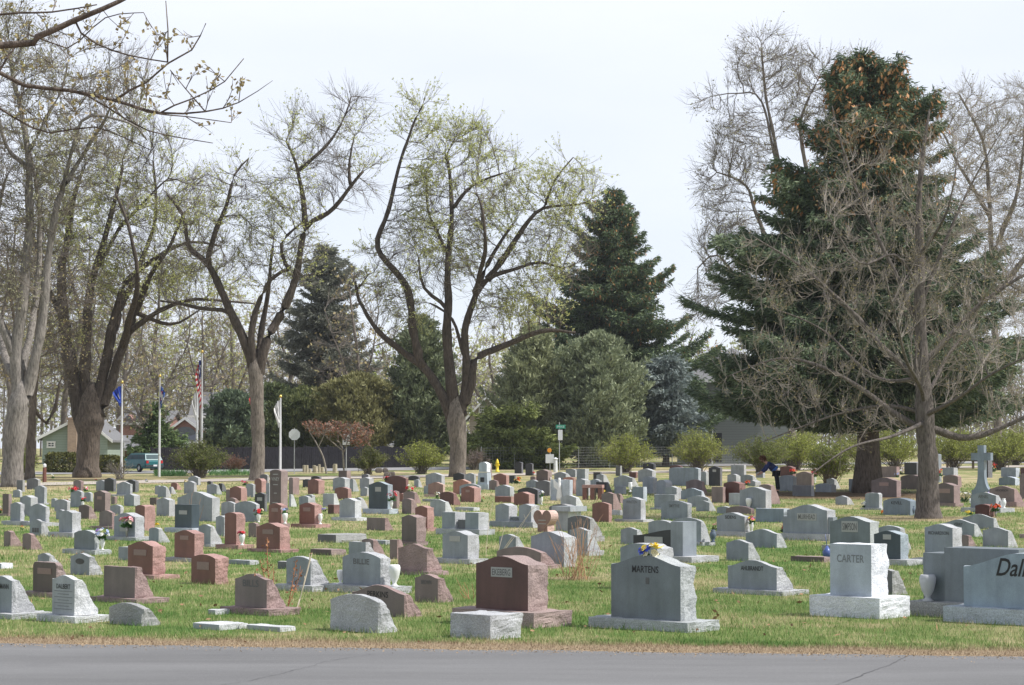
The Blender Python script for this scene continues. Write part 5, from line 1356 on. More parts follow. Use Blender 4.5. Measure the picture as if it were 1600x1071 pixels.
fir('spruce_tree', 960, 172, [(298, 953, 967), (330, 932, 988), (400, 908, 1006), (450, 885, 1018), (500, 865, 1035), (550, 855, 1070), (600, 850, 1078), (700, 850, 1060)], [(0.054, 0.081, 0.054), (0.108, 0.155, 0.081), (0.189, 0.243, 0.108)],
    'tall dark pointed spruce right of the central spreading tree', trunkr=.4, nb=420, spread=1.38, tl=.34, asp=.22, tnum=12, droopy=.3, seed=3, cones=(.35, .10), dscale=.8)
fir('spruce_tree', 507, 178, [(384, 500, 514), (410, 480, 535), (450, 468, 548), (500, 455, 558), (560, 442, 570), (640, 435, 580), (705, 440, 575)], [(.12, .13, .10), (.19, .20, .155), (.27, .275, .215)],
    'grey-green conical spruce behind the slender forked tree', trunkr=.4, nb=290, tl=.34, asp=.22, tnum=12, seed=4, dscale=.8)
fir('blue_spruce_tree', 1040, 165, [(560, 1030, 1050), (590, 1005, 1072), (630, 995, 1085), (670, 985, 1090), (705, 990, 1085)], [(.13, .165, .155), (.23, .275, .26), (.34, .385, .365)],
    'dense silvery blue spruce left of the green house', nb=230, tl=.34, seed=5, dens=1.3, trunkr=.25)
G1 = [(.055, .082, .052), (.115, .160, .09), (.22, .27, .155)]
JU = [(0.149, 0.176, 0.108), (0.257, 0.297, 0.176), (0.378, 0.419, 0.257)]
fir('juniper_tree', 935, 161, [(520, 930, 945), (550, 905, 965), (600, 885, 985), (650, 880, 998), (700, 882, 998), (728, 890, 985)], JU, 'tall feathery grey-green juniper in front of the pointed spruce', nb=320, tl=.32, upright=True, seed=6, dens=.9, trunkr=.2)
fir('juniper_tree', 830, 162, [(510, 825, 842), (550, 800, 862), (600, 786, 876), (660, 778, 882), (725, 780, 880)], [(0.176, 0.196, 0.108), (0.297, 0.324, 0.176), (0.419, 0.446, 0.257)], 'columnar pale green juniper between the central tree and the tall juniper', nb=320, tl=.32, upright=True, seed=7, dens=.9, trunkr=.2)
fir('juniper_tree', 655, 166, [(495, 648, 664), (540, 630, 690), (600, 615, 705), (660, 612, 712), (728, 615, 705)], [(0.095, 0.121, 0.068), (0.176, 0.209, 0.108), (0.270, 0.304, 0.162)], 'dark juniper behind the low fork of the central tree', nb=300, tl=.34, upright=True, seed=8, dens=.9, trunkr=.2)
fir('yew_bush', 795, 156.5, [(645, 780, 812), (665, 745, 845), (690, 728, 870), (715, 722, 880), (735, 725, 880)], [(0.088, 0.115, 0.034), (0.176, 0.209, 0.061), (0.284, 0.324, 0.108)], 'low spreading yellow-green yew behind the fire hydrant', cat='shrub', nb=150, tl=.30, seed=9, trunkr=.12, dens=1.2, droopy=.1)
fir('cedar_tree', 560, 164, [(583, 552, 572), (600, 530, 590), (630, 512, 604), (670, 503, 612), (715, 508, 612)], [(.13, .125, .05), (.23, .22, .09), (.31, .30, .14)], 'golden brown rounded cedar behind the red-tipped sumac', nb=300, tl=.30, upright=True, seed=10, dens=.9, trunkr=.2)
fir('cedar_tree', 478, 167, [(605, 465, 492), (630, 448, 520), (660, 440, 535), (700, 438, 545), (728, 445, 540)], [(0.074, 0.095, 0.041), (0.149, 0.176, 0.068), (0.257, 0.270, 0.108)], 'dark green rounded cedar left of the golden one', nb=280, tl=.32, upright=True, seed=11, trunkr=.2)
fir('spruce_tree', 241, 158, [(632, 237, 245), (655, 228, 256), (680, 216, 268), (705, 206, 276), (722, 210, 272)], [(0.061, 0.101, 0.038), (0.121, 0.182, 0.068), (0.216, 0.284, 0.108)], 'small bushy green spruce beside the teal car and flagpole', nb=130, tl=.32, seed=13, trunkr=.15, dens=1.2)
fir('juniper_tree', 362, 161, [(612, 352, 374), (640, 336, 392), (680, 325, 405), (715, 328, 408)], [(0.068, 0.095, 0.061), (0.121, 0.162, 0.101), (0.203, 0.257, 0.149)], 'dark conifer mass between the US flag and the slender tree trunk', nb=230, tl=.34, upright=True, seed=14, trunkr=.15)
fir('juniper_tree', 428, 166, [(600, 420, 440), (640, 405, 455), (690, 400, 465), (722, 405, 460)], [(0.068, 0.095, 0.047), (0.135, 0.169, 0.074), (0.216, 0.243, 0.108)], 'dark conifer just right of the slender tree trunk', nb=180, tl=.34, upright=True, seed=15, trunkr=.15)

def shrub(name, px, D, x0, x1, ytop, cols, label, stems=26, leaf=None, leafn=5, lsz=.09, seed=1, stemm=None, stem_frac=.35, spread=1.0, group=None, cat='shrub', base_w=.15, red=None):
    """many thin arching stems from one foot, leaves on the outer part"""
    rs = np.random.RandomState(seed); s = F/D; xx = P(px, 700, D).x; bz = terr(xx, D); org = np.array([xx, D, bz]); h = P(px, ytop, D).z-bz; hw = (x1-x0)/2/s; cxo = ((x0+x1)/2-px)/s
    hw *= 1.13; e = empty(name, org); p0 = []; p1 = []; r0 = []; lc = []
    for k in range(stems):
        a = rs.rand()*6.283; rr = rs.rand()**.6; tip = np.array([cxo+hw*rr*math.cos(a), hw*rr*math.sin(a)*.9, h*(1-.45*rr**2.2)*(.75+.3*rs.rand())]); b = np.array([rs.randn()*base_w, rs.randn()*base_w, -.05])
        mid = b*.5+tip*.5; mid[:2] = b[:2]+(tip[:2]-b[:2])*.33; pts = smooth_path([b, mid, tip], h/8)
        for i in range(len(pts)-1):
            p0.append(pts[i]); p1.append(pts[i+1]); r0.append(.016*(1-.8*i/len(pts))+.003)
            f = i/len(pts)
            if f > stem_frac:
                for q in range(3):
                    dv = rs.randn(3)*.16*h/2*spread+np.array([0, 0, .08]); p0.append(pts[i]); p1.append(pts[i]+dv); r0.append(.005)
                    for _ in range(leafn): lc.append(pts[i]+dv*rs.rand()*1.2+rs.randn(3)*.05)
    p0 = np.array(p0); p1 = np.array(p1); r0 = np.array(r0); V, Q = seg_tubes(p0, p1, r0, r0*.8, 3); np_mesh('stems', V, Q, stemm or tw_m, e)
    if cols:
        lc = np.array(lc); lc = lc[lc[:, 2] > .02]; V, Q = leaf_quads(lc, lsz, rs, asp=.5); np_mesh('leaves', V, Q, foliage('leaf_'+name+str(seed), cols, .3, 1.6), e, attr=rs.rand(len(lc)))
    tag(e, label, cat, group); return e
GY = [(.17, .20, .04), (.29, .33, .065), (.41, .44, .12)]
shrub('willow_shrub', 310, 124, 265, 357, 688, [(.07, .095, .02), (.13, .16, .04), (.21, .23, .07)], 'round green shrub at the foot of the US flagpole', stems=110, seed=1, leafn=10)
shrub('barberry_shrub', 366, 138, 345, 388, 710, [(.13, .045, .03), (.20, .085, .055), (.27, .14, .09)], 'small reddish-brown shrub beside the round green one', stems=60, seed=2, leafn=3, lsz=.07)
shrub('willow_shrub', 658, 136, 618, 695, 690, GY, 'yellow-green shrub left of the central tree trunk', stems=90, seed=3, leafn=10)
shrub('forsythia_shrub', 976, 139, 930, 1022, 679, GY, 'round olive-green shrub with orange lower stems, left of a pair', stems=130, seed=4, leafn=10, stem_frac=.3)
shrub('forsythia_shrub', 1090, 143, 1044, 1137, 671, GY, 'round olive-green shrub below the green house', stems=140, seed=5, leafn=10)
shrub('forsythia_shrub', 1188, 140, 1140, 1238, 682, [(.08, .10, .025), (.15, .18, .04), (.24, .28, .07)], 'dark-footed green shrub behind the stooping person', stems=110, seed=6, leafn=10)
shrub('lilac_shrub', 1295, 104, 1255, 1335, 692, [(.09, .12, .02), (.17, .21, .04), (.26, .30, .07)], 'bright green loose shrub left of the spruce trunk', stems=95, seed=7, leafn=10, lsz=.085)
for i, (px, x0, x1, yt, D, lb) in enumerate([(1243, 1190, 1296, 678, 149, 'wide green shrub between the stooping person and the spruce trunk, by the lane'), (1562, 1505, 1625, 668, 150, 'green shrub in front of the rail fence behind the stone cross'), (1348, 1290, 1400, 672, 158, 'green shrub beyond the lane directly behind the spruce trunk'), (1400, 1330, 1440, 668, 150, 'green shrub mass beyond the lane, between the two right-hand trunks'), (1490, 1440, 1545, 672, 155, 'green shrub beyond the lane just right of the bare tree trunk'), (1585, 1530, 1660, 665, 172, 'yellow-green shrub behind the split-rail fence at the right edge'), (1215, 1150, 1290, 655, 182, 'tall yellow-green shrub beyond the street behind the stooping person')]):
    shrub('roadside_shrub', px, D, x0, x1, yt, GY, lb, stems=110, seed=20+i, leafn=10, lsz=.11)
shrub('roadside_shrub', 30, 122, 8, 62, 702, [(.09, .12, .025), (.17, .21, .04), (.26, .30, .07)], 'light green shrub beside the pale-barked tree at far left', stems=60, seed=31, leafn=10)
shrub('pruned_shrub', 575, 134, 548, 610, 700, [(.07, .09, .02), (.13, .15, .035), (.2, .21, .07)], 'small green shrub by the 25 sign with cut branches', stems=50, seed=32, leafn=10)
shrub('vine_tangle', 740, 150, 722, 768, 702, [(.16, .11, .10), (.24, .18, .16), (.30, .24, .2)], 'pinkish-brown tangled shrub right of the central trunk', stems=60, seed=33, leafn=3, lsz=.07)
shrub('rose_shrub', 188, 121, 160, 212, 718, None, 'leafless pruned shrub in front of the teal car', stems=26, seed=34, spread=1.3, stemm=tw_p)
# red-tipped sumac: two leaning stems
bare_tree('sumac_tree', (538, 740), 137, [([(538, 740), (535, 700), (528, 690)], 1.6, 1.2), ([(536, 705), (518, 690), (500, 675)], 1.2, .7), ([(538, 706), (545, 685), (550, 670)], 1.2, .7)],
    [(505, 672, 22, 10), (530, 670, 22, 12), (560, 680, 24, 20)], 'small pale-stemmed sumac with rust-red tips before the dark fence', natt=420, step=.16, kill=.2, infl=2, rtip=.012, twig=(1, .2), seed=61, barkm=tw_p, twigm=tw_p, leaf=foliage('sumac_red', [(.20, .08, .05), (.30, .13, .08), (.36, .20, .12)]), leafn=.7, leafsz=.065, flare=1, wig=.05)
bare_tree('sumac_tree', (511, 740), 136, [([(511, 740), (505, 715), (494, 692), (484, 676)], 1.6, .8), ([(498, 698), (505, 682), (510, 670)], 1, .6)],
    [(488, 668, 16, 9), (510, 670, 14, 9)], 'thin leaning pale sumac stem with red tips, left one', natt=180, step=.16, kill=.2, infl=2, rtip=.012, twig=(1, .2), seed=62, barkm=tw_p, twigm=tw_p, leaf=_mc['sumac_red'], leafn=.6, leafsz=.065, flare=1, wig=.05)
def hedge(px, D, x0, x1, ytop, label, seed):
    rs = np.random.RandomState(seed); s = F/D; xx = P(px, 700, D).x; bz = terr(xx, D); h = P(px, ytop, D).z-bz; w = (x1-x0)/s
    e = empty('hedge', (xx, D, bz)); n = 5200; q = rs.rand(n, 3)*2-1; ax = rs.randint(0, 3, n); q[np.arange(n), ax] = np.sign(q[np.arange(n), ax]); q = q/np.maximum(1, (np.abs(q)**5).sum(1, keepdims=True)**(1/5))*1.0
    q *= 1+rs.randn(n, 1)*.04; c = q*np.array([w/2, .8, h/2])+np.array([0, 0, h/2]); c = c[c[:, 2] > 0]
    V, Q = leaf_quads(c, .13, rs); np_mesh('leaves', V, Q, foliage('hedge_leaf', [(.045, .05, .014), (.10, .105, .025), (.18, .18, .05)], .1, 1.5), e, attr=rs.rand(len(c)))
    mb = MB()
    for i in range(5): mb.tube([(-w/2+w*(i+.5)/5, 0, -.05), (-w/2+w*(i+.5)/5+.1, .05, h*.8)], .05, 5)
    mb.build('stems', tw_d, e); tag(e, label, 'hedge')
hedge(98, 140, 76, 124, 709, 'clipped olive hedge left of the massive tree trunk', 1); hedge(172, 139, 154, 192, 714, 'clipped rounded hedge right of the massive tree trunk', 2)

# dry weed clumps among the near graves
def weed(name, zone, x, yb, tips, col, label, rad=.006, tops=None, seed=1):
    q, s = site(zone, x, yb); rs = np.random.RandomState(seed); e = empty(name, q); D = q.y; p0 = []; p1 = []; rr = []; tp = []
    ox, oy, k = ZONE[zone]
    for (tx, ty, bx) in tips:
        dy = rs.randn()*.15; T_ = np.array(P(ox+tx/k, oy+ty/k, D+dy))-np.array(q); b = np.array([(bx-x)/k/s, rs.randn()*.08, -.02]); m_ = (T_+b)/2+rs.randn(3)*.03; pts = smooth_path([b, m_, T_], .12)
        for i in range(len(pts)-1):
            p0.append(pts[i]); p1.append(pts[i+1]); rr.append(rad*(1-.6*i/len(pts)))
            if i > 2 and rs.rand() < .5: p0.append(pts[i]); p1.append(pts[i]+rs.randn(3)*.05+np.array([0, 0, .10])); rr.append(rad*.5)
        if tops:
            for _ in range(tops): tp.append(pts[-1]-(pts[-1]-pts[max(0, len(pts)-4)])*rs.rand()+rs.randn(3)*.018)
    p0 = np.array(p0); p1 = np.array(p1); rr = np.array(rr); V, Q = seg_tubes(p0, p1, rr, rr*.8, 4); np_mesh('stalks', V, Q, col, e)
    if tops: tp = np.array(tp); V, Q = leaf_quads(tp, .035, rs); np_mesh('seed_heads', V, Q, plain('rust_seed', (.30, .14, .07), .9, .3), e)
    tag(e, label, 'weeds')
wo = plain('twig_orange', (.40, .23, .13), .8, .3); ws = plain('straw_stalk', (.58, .50, .38), .8, .15); wr_ = plain('rust_stalk', (.40, .19, .10), .8, .2)
rs_ = np.random.RandomState(4)
weed('twig_clump', 'H', 400, 268, [(230+rs_.rand()*330, -130+250*rs_.rand()**1.2, 330+rs_.rand()*150) for _ in range(46)], wo, 'fan-shaped clump of bare orange twigs left of the flower-topped stone', .0042, seed=5)
weed('dry_weeds', 'G', 120, 478, [(-10, 220, 130), (70, 0, 110), (25, 140, 120), (250, 150, 180), (290, 200, 170), (110, 200, 110)], wr_, 'rust-brown dry weed stalks in front of the near mauve headstone', .007, tops=36, seed=6)
weed('dry_weeds', 'G', 250, 460, [(350, 100, 248), (340, 120, 252)], ws, 'single pale dry stalk leaning right, near left centre', .008, seed=7)
weed('dry_weeds', 'C', 890, 760, [(1180, 350, 880), (1160, 370, 890), (1010, 590, 885), (1110, 500, 885), (1060, 745, 900), (855, 300, 795), (945, 510, 880)], ws, 'long arching pale stalks above the large dark red headstone', .005, seed=8)
weed('dry_weeds', 'D', 135, 470, [(200, 370, 130), (215, 450, 150), (165, 470, 140)], wo, 'thin orange stalk bending over the bright red-brown headstone', .006, seed=9)
weed('dry_weeds', 'A', 1510, 480, [(1500, 250, 1515), (1570, 290, 1530), (1590, 350, 1545), (1480, 300, 1500)], wo, 'thin orange stalks before the very large grey headstone', .006, seed=10)
weed('dry_weeds', 'G', 1350, 385, [(1250, 250, 1340), (1290, 300, 1345), (1350, 290, 1352), (1380, 260, 1350), (1300, 280, 1330), (1270, 330, 1340)], wr_, 'small dry brown bush left of the large dark red headstone', .004, seed=11)
# ================================================================ background trees
bgs = [ # px, D, top y, half width, colour key, label
 (15, 196, 330, 70, 't', 'far grey-brown tree behind the left-edge trunk'), (100, 204, 300, 80, 'y', 'far pale green tree seen between the two big left trunks'),
 (185, 200, 400, 65, 't', 'far brown-twigged tree behind the massive left tree'), (250, 212, 395, 60, 'y', 'far light green tree above the brick house'),
 (320, 205, 470, 50, 't', 'far bare tree above the US flag'), (365, 216, 425, 60, 'y', 'far yellow-green tree left of the slender forked tree'),
 (440, 210, 450, 55, 't', 'far bare tree between the slender tree and the grey spruce'), (556, 171, 425, 62, 't', 'pale bare tree standing before the grey spruce, left of the centre'), (226, 158, 560, 48, 't', 'small bare tree with fine twigs before the brick house'),
 (600, 206, 545, 45, 'g', 'far fresh green tree left of the centre'), (770, 210, 500, 55, 'y', 'far pale green tree behind the low right limb of the central tree'),
 (850, 200, 470, 45, 'y', 'far green tree just left of the tall pointed spruce'), (1078, 214, 510, 38, 'g', 'far bright yellow-green tree beside the grey house roof'),
 (1110, 220, 530, 30, 't', 'far bare tree above the grey house roof'), (1010, 218, 560, 40, 't', 'far bare tree behind the blue spruce')]
for i, (px, D, ty, hw, ck_, lb) in enumerate(bgs):
    lf = {'t': lf_t, 'y': lf_y, 'g': lf_g}[ck_]; by = 720; H_ = by-ty; rs = np.random.RandomState(100+i); j = lambda a: a+rs.randn()*hw*.12
    bare_tree('deciduous_tree', (px, by), D, [([(px, by), (px+2, by-H_*.25), (j(px), by-H_*.5), (j(px), by-H_*.75), (j(px), ty+20)], 5, 1), ([(px, by-H_*.3), (j(px-hw*.5), by-H_*.6), (j(px-hw*.7), by-H_*.8)], 2.5, .8), ([(px, by-H_*.3), (j(px+hw*.5), by-H_*.6), (j(px+hw*.6), by-H_*.8)], 2.5, .8)],
        [(px, ty+H_*.22, hw*.75, H_*.22), (px-hw*.4, ty+H_*.45, hw*.65, H_*.25), (px+hw*.4, ty+H_*.45, hw*.65, H_*.25), (px, ty+H_*.62, hw, H_*.2)], lb, natt=620, step=.8, kill=.95, infl=9, rtip=.016, twig=(3, 1.2), seed=100+i, barkm=bk3, twigm=tw_m if ck_ != 'y' else tw_p, leaf=lf, leafn=.7 if ck_ != 't' else .35, leafsz=.17, twigr=.013, flare=1.1, group='trees beyond the street')

# the far wood behind the houses reads as one mass
rs = np.random.RandomState(55); CL = []; CT_ = []; S0 = []; S1 = []; SR = []
prof_ = [(-400, 440), (-100, 400), (0, 410), (60, 470), (150, 450), (230, 490), (300, 530), (360, 500), (430, 530), (520, 545), (600, 555), (680, 545), (760, 545), (850, 590), (1000, 600), (1060, 560), (1120, 560), (1250, 590), (1400, 600), (1500, 560), (1700, 520), (2000, 500)]
for k in range(340):
    px = -400+2400*(k+rs.rand())/340; D_ = 228+22*rs.rand(); x = (px-800)/F*D_; g0 = terr(x, D_); ty = np.interp(px, [q[0] for q in prof_], [q[1] for q in prof_])+rs.randn()*22; h = (P(px, ty, D_).z-g0)
    m_ = 210; r_ = h*(.16+.1*rs.rand()); u = rs.rand(m_); q = rs.randn(m_, 3); q /= np.linalg.norm(q, axis=1, keepdims=True)
    c = np.stack([x+q[:, 0]*r_*np.sin(math.pi*(.15+.8*u))*1.1, D_+q[:, 1]*r_, g0+h*(.10+.9*u)], 1); (CL if rs.rand() < .55 else CT_).append(c)
    S0.append([x, D_, g0]); S1.append([x+rs.randn()*.6, D_, g0+h*.8]); SR.append(.12)
    for _ in range(46):
        a0 = np.array([x, D_, g0+h*(.15+.6*rs.rand())]); d = rs.randn(3)*np.array([1, 1, .5])+np.array([0, 0, 1.0]); S0.append(a0); S1.append(a0+d/np.linalg.norm(d)*h*.28); SR.append(.022)
V1, Q1 = leaf_quads(np.concatenate(CL), .42, rs); V2, Q2 = leaf_quads(np.concatenate(CT_), .36, rs); S0 = np.array(S0); S1 = np.array(S1); SR = np.array(SR); V3, Q3 = seg_tubes(S0, S1, SR, SR*.3, 3)
V, Q = merge([(V1, Q1), (V2, Q2), (V3, Q3)]); fmi = np.concatenate([np.zeros(len(Q1)), np.ones(len(Q2)), np.full(len(Q3), 2)]).astype(int)
o = np_mesh('distant_wood', V, Q, [foliage('wood_green', [(.26, .28, .14), (.38, .40, .20), (.50, .51, .29)], .3, .15), foliage('wood_brown', [(.26, .23, .19), (.34, .31, .26), (.42, .38, .32)], .3, .15), tw_p], fm=fmi, attr=rs.rand(len(Q)))
tag(o, 'far-off wood of hazy brown and pale green trees behind the houses', 'woodland', kind='stuff')

# ================================================================ houses
def brickm(name, c1, c2, mortar):
    m, nt, b = nodes_mat(name); tcn = nt.nodes.new('ShaderNodeNewGeometry'); sx = nt.nodes.new('ShaderNodeSeparateXYZ'); nt.links.new(tcn.outputs['Position'], sx.inputs[0])
    cx = nt.nodes.new('ShaderNodeCombineXYZ'); nt.links.new(math_(nt, 'ADD', sx.outputs['X'], sx.outputs['Y']), cx.inputs['X']); nt.links.new(sx.outputs['Z'], cx.inputs['Y'])
    br = nt.nodes.new('ShaderNodeTexBrick'); nt.links.new(cx.outputs[0], br.inputs['Vector']); br.inputs['Scale'].default_value = 1; br.inputs['Brick Width'].default_value = .24; br.inputs['Row Height'].default_value = .08; br.inputs['Mortar Size'].default_value = .008
    br.inputs['Color1'].default_value = (*c1, 1); br.inputs['Color2'].default_value = (*c2, 1); br.inputs['Mortar'].default_value = (*mortar, 1); nt.links.new(br.outputs[0], b.inputs['Base Color']); b.inputs['Roughness'].default_value = .9; return m
def sidingm(name, col):
    m, nt, b = nodes_mat(name); g = nt.nodes.new('ShaderNodeNewGeometry'); sx = nt.nodes.new('ShaderNodeSeparateXYZ'); nt.links.new(g.outputs['Position'], sx.inputs[0])
    w_ = math_(nt, 'FRACT', math_(nt, 'MULTIPLY', sx.outputs['Z'], 5)); c = ramp(nt, w_, [(.0, tuple(x*.55 for x in col)), (.14, col), (1, tuple(min(1, x*1.06) for x in col))]).outputs[0]
    nt.links.new(c, b.inputs['Base Color']); b.inputs['Roughness'].default_value = .7; return m
br1 = brickm('brick_red', (.30, .12, .09), (.22, .09, .07), (.35, .32, .29)); br2 = brickm('chimney_stone', (.38, .26, .18), (.27, .18, .13), (.4, .36, .3))
sg = sidingm('siding_green', (.26, .32, .27)); sb_ = sidingm('siding_blue', (.38, .43, .48)); so_ = sidingm('siding_olive', (.16, .175, .155)); st_ = sidingm('siding_tan', (.36, .31, .26))
def shingle(name, col):
    if name in _mc: return _mc[name]
    m, nt, b = nodes_mat(name); f = noise(nt, 9, 3, .8, sc=(1, 1, 3)); nt.links.new(ramp(nt, f, [(.35, tuple(c*.75 for c in col)), (.65, tuple(c*1.2 for c in col))]).outputs[0], b.inputs['Base Color']); b.inputs['Roughness'].default_value = .95; _mc[name] = m; return m
rg = shingle('shingle_grey', (.17, .17, .175)); rt = shingle('shingle_tan', (.24, .19, .165)); rd = shingle('shingle_dark', (.16, .14, .13))
trim = plain('white_trim', (.74, .74, .72), .6, .05); glass = plain('window_glass', (.045, .055, .06), .12, .1, spec=.8)
def house(label, px0, px1, D, depth, yeave, yridge, wallm, roofm, gable='side', wins=(), peak=.5, chim=None, extras=None, over_=.45, trimw=.22):
    xa = P(px0, 700, D).x; xb = P(px1, 700, D).x; w = xb-xa; cx = (xa+xb)/2; bz = terr(cx, D); he = P((px0+px1)/2, yeave, D).z-bz; hr = P((px0+px1)/2, yridge, D).z-bz
    e = empty('house', (cx, D, bz)); hw = w/2
    mb = MB()
    if gable == 'front':
        pkx = -hw+w*peak; mb.prism([(-hw, -.3), (hw, -.3), (hw, he), (pkx, hr-.06), (-hw, he)], 0, depth)
    else:
        mb.prism([(-hw, -.3), (hw, -.3), (hw, he), (-hw, he)], 0, depth)
        if gable == 'side':
            for sx in (-1, 1): mb.add([(sx*hw, 0, he), (sx*hw, depth, he), (sx*hw, depth/2, hr-.05)], [(0, 1, 2)])
    wl = mb.build('wall', wallm, e)
    mb = MB(); t = .16
    if gable == 'front':
        for sx, xe in ((-1, -hw), (1, hw)):
            dx = xe-pkx; k = over_/max(abs(dx), .1); x2 = xe+sx*over_; z2 = he-(hr-he)*k
            mb.add([(pkx, -over_, hr), (x2, -over_, z2), (x2, depth+over_, z2), (pkx, depth+over_, hr), (pkx, -over_, hr+t), (x2, -over_, z2+t), (x2, depth+over_, z2+t), (pkx, depth+over_, hr+t)], [(0, 1, 2, 3), (4, 7, 6, 5), (0, 4, 5, 1), (1, 5, 6, 2), (2, 6, 7, 3)])
    elif gable == 'side':
        for sy, ye in ((-1, 0), (1, depth)):
            k = over_/(depth/2); y2 = ye+sy*over_; z2 = he-(hr-he)*k
            mb.add([(-hw-.3, depth/2, hr), (hw+.3, depth/2, hr), (hw+.3, y2, z2), (-hw-.3, y2, z2), (-hw-.3, depth/2, hr+t), (hw+.3, depth/2, hr+t), (hw+.3, y2, z2+t), (-hw-.3, y2, z2+t)], [(0, 1, 2, 3), (4, 7, 6, 5), (3, 2, 6, 7), (0, 3, 7, 4), (1, 5, 6, 2)])
    else:  # hip
        o = over_; rx = max(.2, hw-depth/2)
        mb.add([(-hw-o, -o, he), (hw+o, -o, he), (hw+o, depth+o, he), (-hw-o, depth+o, he), (-rx, depth/2, hr), (rx, depth/2, hr)], [(0, 1, 5, 4), (1, 2, 5), (2, 3, 4, 5), (3, 0, 4), (0, 3, 2, 1)])
    rf = mb.build('roof', roofm, e)
    mb = MB()
    if gable == 'front':
        for sx, xe in ((-1, -hw), (1, hw)):
            x2 = xe+sx*(over_+.02); z2 = he-(hr-he)*(over_/max(abs(xe-pkx), .1)); mb.add([(pkx, -over_-.05, hr+t+.02), (x2, -over_-.05, z2+t+.02), (x2, -over_-.05, z2-trimw+t), (pkx, -over_-.05, hr-trimw+t), (pkx, -over_-.004, hr+t+.02), (x2, -over_-.004, z2+t+.02), (x2, -over_-.004, z2-trimw+t), (pkx, -over_-.004, hr-trimw+t)], [(0, 1, 2, 3), (4, 7, 6, 5), (0, 4, 5, 1), (2, 6, 7, 3), (1, 5, 6, 2)])
    else:
        zz = he-(hr-he)*(over_/(depth/2)) if gable == 'side' else he
        mb.box((0, -over_-.045, zz+.04), (w+.7+2*over_*(gable == 'hip'), .08, .2))
    mb.build('fascia', trim, e)
    for (wx, wy, ww, wh) in wins:    # pixels
        x = P(wx, 700, D).x-cx; z = P(wx, wy, D).z-bz; s = F/D; a, b_ = ww/s, wh/s
        mb = MB()
        for (c, d) in (((x, -.05, z+b_/2), (a+.16, .1, .12)), ((x, -.05, z-b_/2), (a+.16, .1, .12)), ((x-a/2, -.05, z), (.12, .096, b_-.13)), ((x+a/2, -.05, z), (.12, .096, b_-.13)), ((x, -.04, z), (.05, .06, b_-.13)), ((x, -.04, z), (a-.13, .055, .05))): mb.box(c, d)
        f = mb.build('window', trim, e); mb = MB(); mb.box((x, -.015, z), (a-.06, .02, b_-.06)); mb.build('pane', glass, f)
    if chim:
        (c0, c1, cy, cm) = chim; x0_ = P(c0, 700, D).x-cx; x1_ = P(c1, 700, D).x-cx; zt = P(c0, cy, D).z-bz; mb = MB(); mb.box(((x0_+x1_)/2, -.35, zt/2-.1), (x1_-x0_, .66, zt+.2)); mb.box(((x0_+x1_)/2, -.35, zt+.06), (x1_-x0_+.16, .82, .12)); mb.build('chimney', cm, e)
    if extras: extras(e, D, cx, bz)
    tag(e, label, 'house'); return e
def dormers(e, D, cx, bz):
    for px in (201, 216):
        x = P(px, 700, D).x-cx; z0 = P(px, 661, D).z-bz; z1 = P(px, 648, D).z-bz; w_ = .9
        mb = MB(); mb.prism([(x-w_/2, z0), (x+w_/2, z0), (x+w_/2, z0+(z1-z0)*.4), (x, z1), (x-w_/2, z0+(z1-z0)*.4)], -.2, 2.2); d = mb.build('dormer', br1, e)
        mb = MB(); mb.box((x, -.22, z0+.35), (.4, .04, .5)); mb.build('pane', glass, d)
house('grey roofed brick house with two red dormers, behind the blue flag at left', 186, 262, 196, 8, 661, 643, br1, rg, 'side', [(228, 690, 8, 12), (250, 690, 8, 12)], extras=dormers)
def spout(e, D, cx, bz):
    x = P(194, 700, D).x-cx; mb = MB(); mb.box((x, -.1, 1.0), (.14, .12, 2.2)); mb.build('downspout', trim, e)
house('low brick house wing with grey roof behind the left flagpole', 176, 218, 184, 6, 701, 683, br1, rg, 'side', [(184, 712, 5, 8)], extras=spout)
house('pale green sided house with white gable edge and small window, far left', 66, 168, 176, 7, 684, 652, sg, rg, 'front', [(80, 695, 11, 8)], chim=(108, 122, 655, br2), peak=.62)
def archx(e, D, cx, bz):
    x = P(289, 700, D).x-cx; z = P(289, 682, D).z-bz; mb = MB(); pts = [(x-1.0, z-1.2)]+[(x-1.0*math.cos(a*math.pi/8), z+1.0*math.sin(a*math.pi/8)*.8) for a in range(9)]+[(x+1.0, z-1.2)]; mb.prism(pts, -.03, .05); mb.build('window', glass, e)
house('brick house gable with white trim and arched window, left of the US flag', 272, 306, 186, 6, 668, 655, br1, rg, 'front', extras=archx, over_=.3)
house('pale blue house with grey roof behind the US flag', 300, 372, 200, 8, 648, 614, sb_, rg, 'side', [(320, 665, 7, 9), (350, 668, 7, 9)])
house('low grey roofed garage below the pale blue house', 266, 334, 178, 5, 693, 679, sb_, rg, 'hip', [])
house('tan roofed house glimpsed between the golden cedar and the central tree', 588, 640, 200, 8, 636, 610, st_, rt, 'side', [(610, 655, 7, 10)])
house('low pale house with slanted grey roof behind the dark fence, centre left', 604, 650, 182, 5, 696, 676, sb_, rg, 'side', [])
house('dark roofed stone house seen through the fork of the central tree', 734, 786, 192, 7, 650, 622, st_, rd, 'front', [(752, 640, 6, 9), (765, 668, 8, 10)])
def porch(e, D, cx, bz):
    for px in (1094, 1112):
        x = P(px, 700, D).x-cx; mb = MB(); mb.box((x, -.3, 1.35), (.16, .16, 2.7)); mb.build('porch_post', trim, e)
    x0_ = P(1076, 700, D).x-cx; x1_ = P(1128, 700, D).x-cx; mb = MB(); mb.box(((x0_+x1_)/2, .012, 1.3), (x1_-x0_, .03, 2.3)); mb.build('porch_opening', plain('dark_opening', (.02, .02, .022), .8), e)
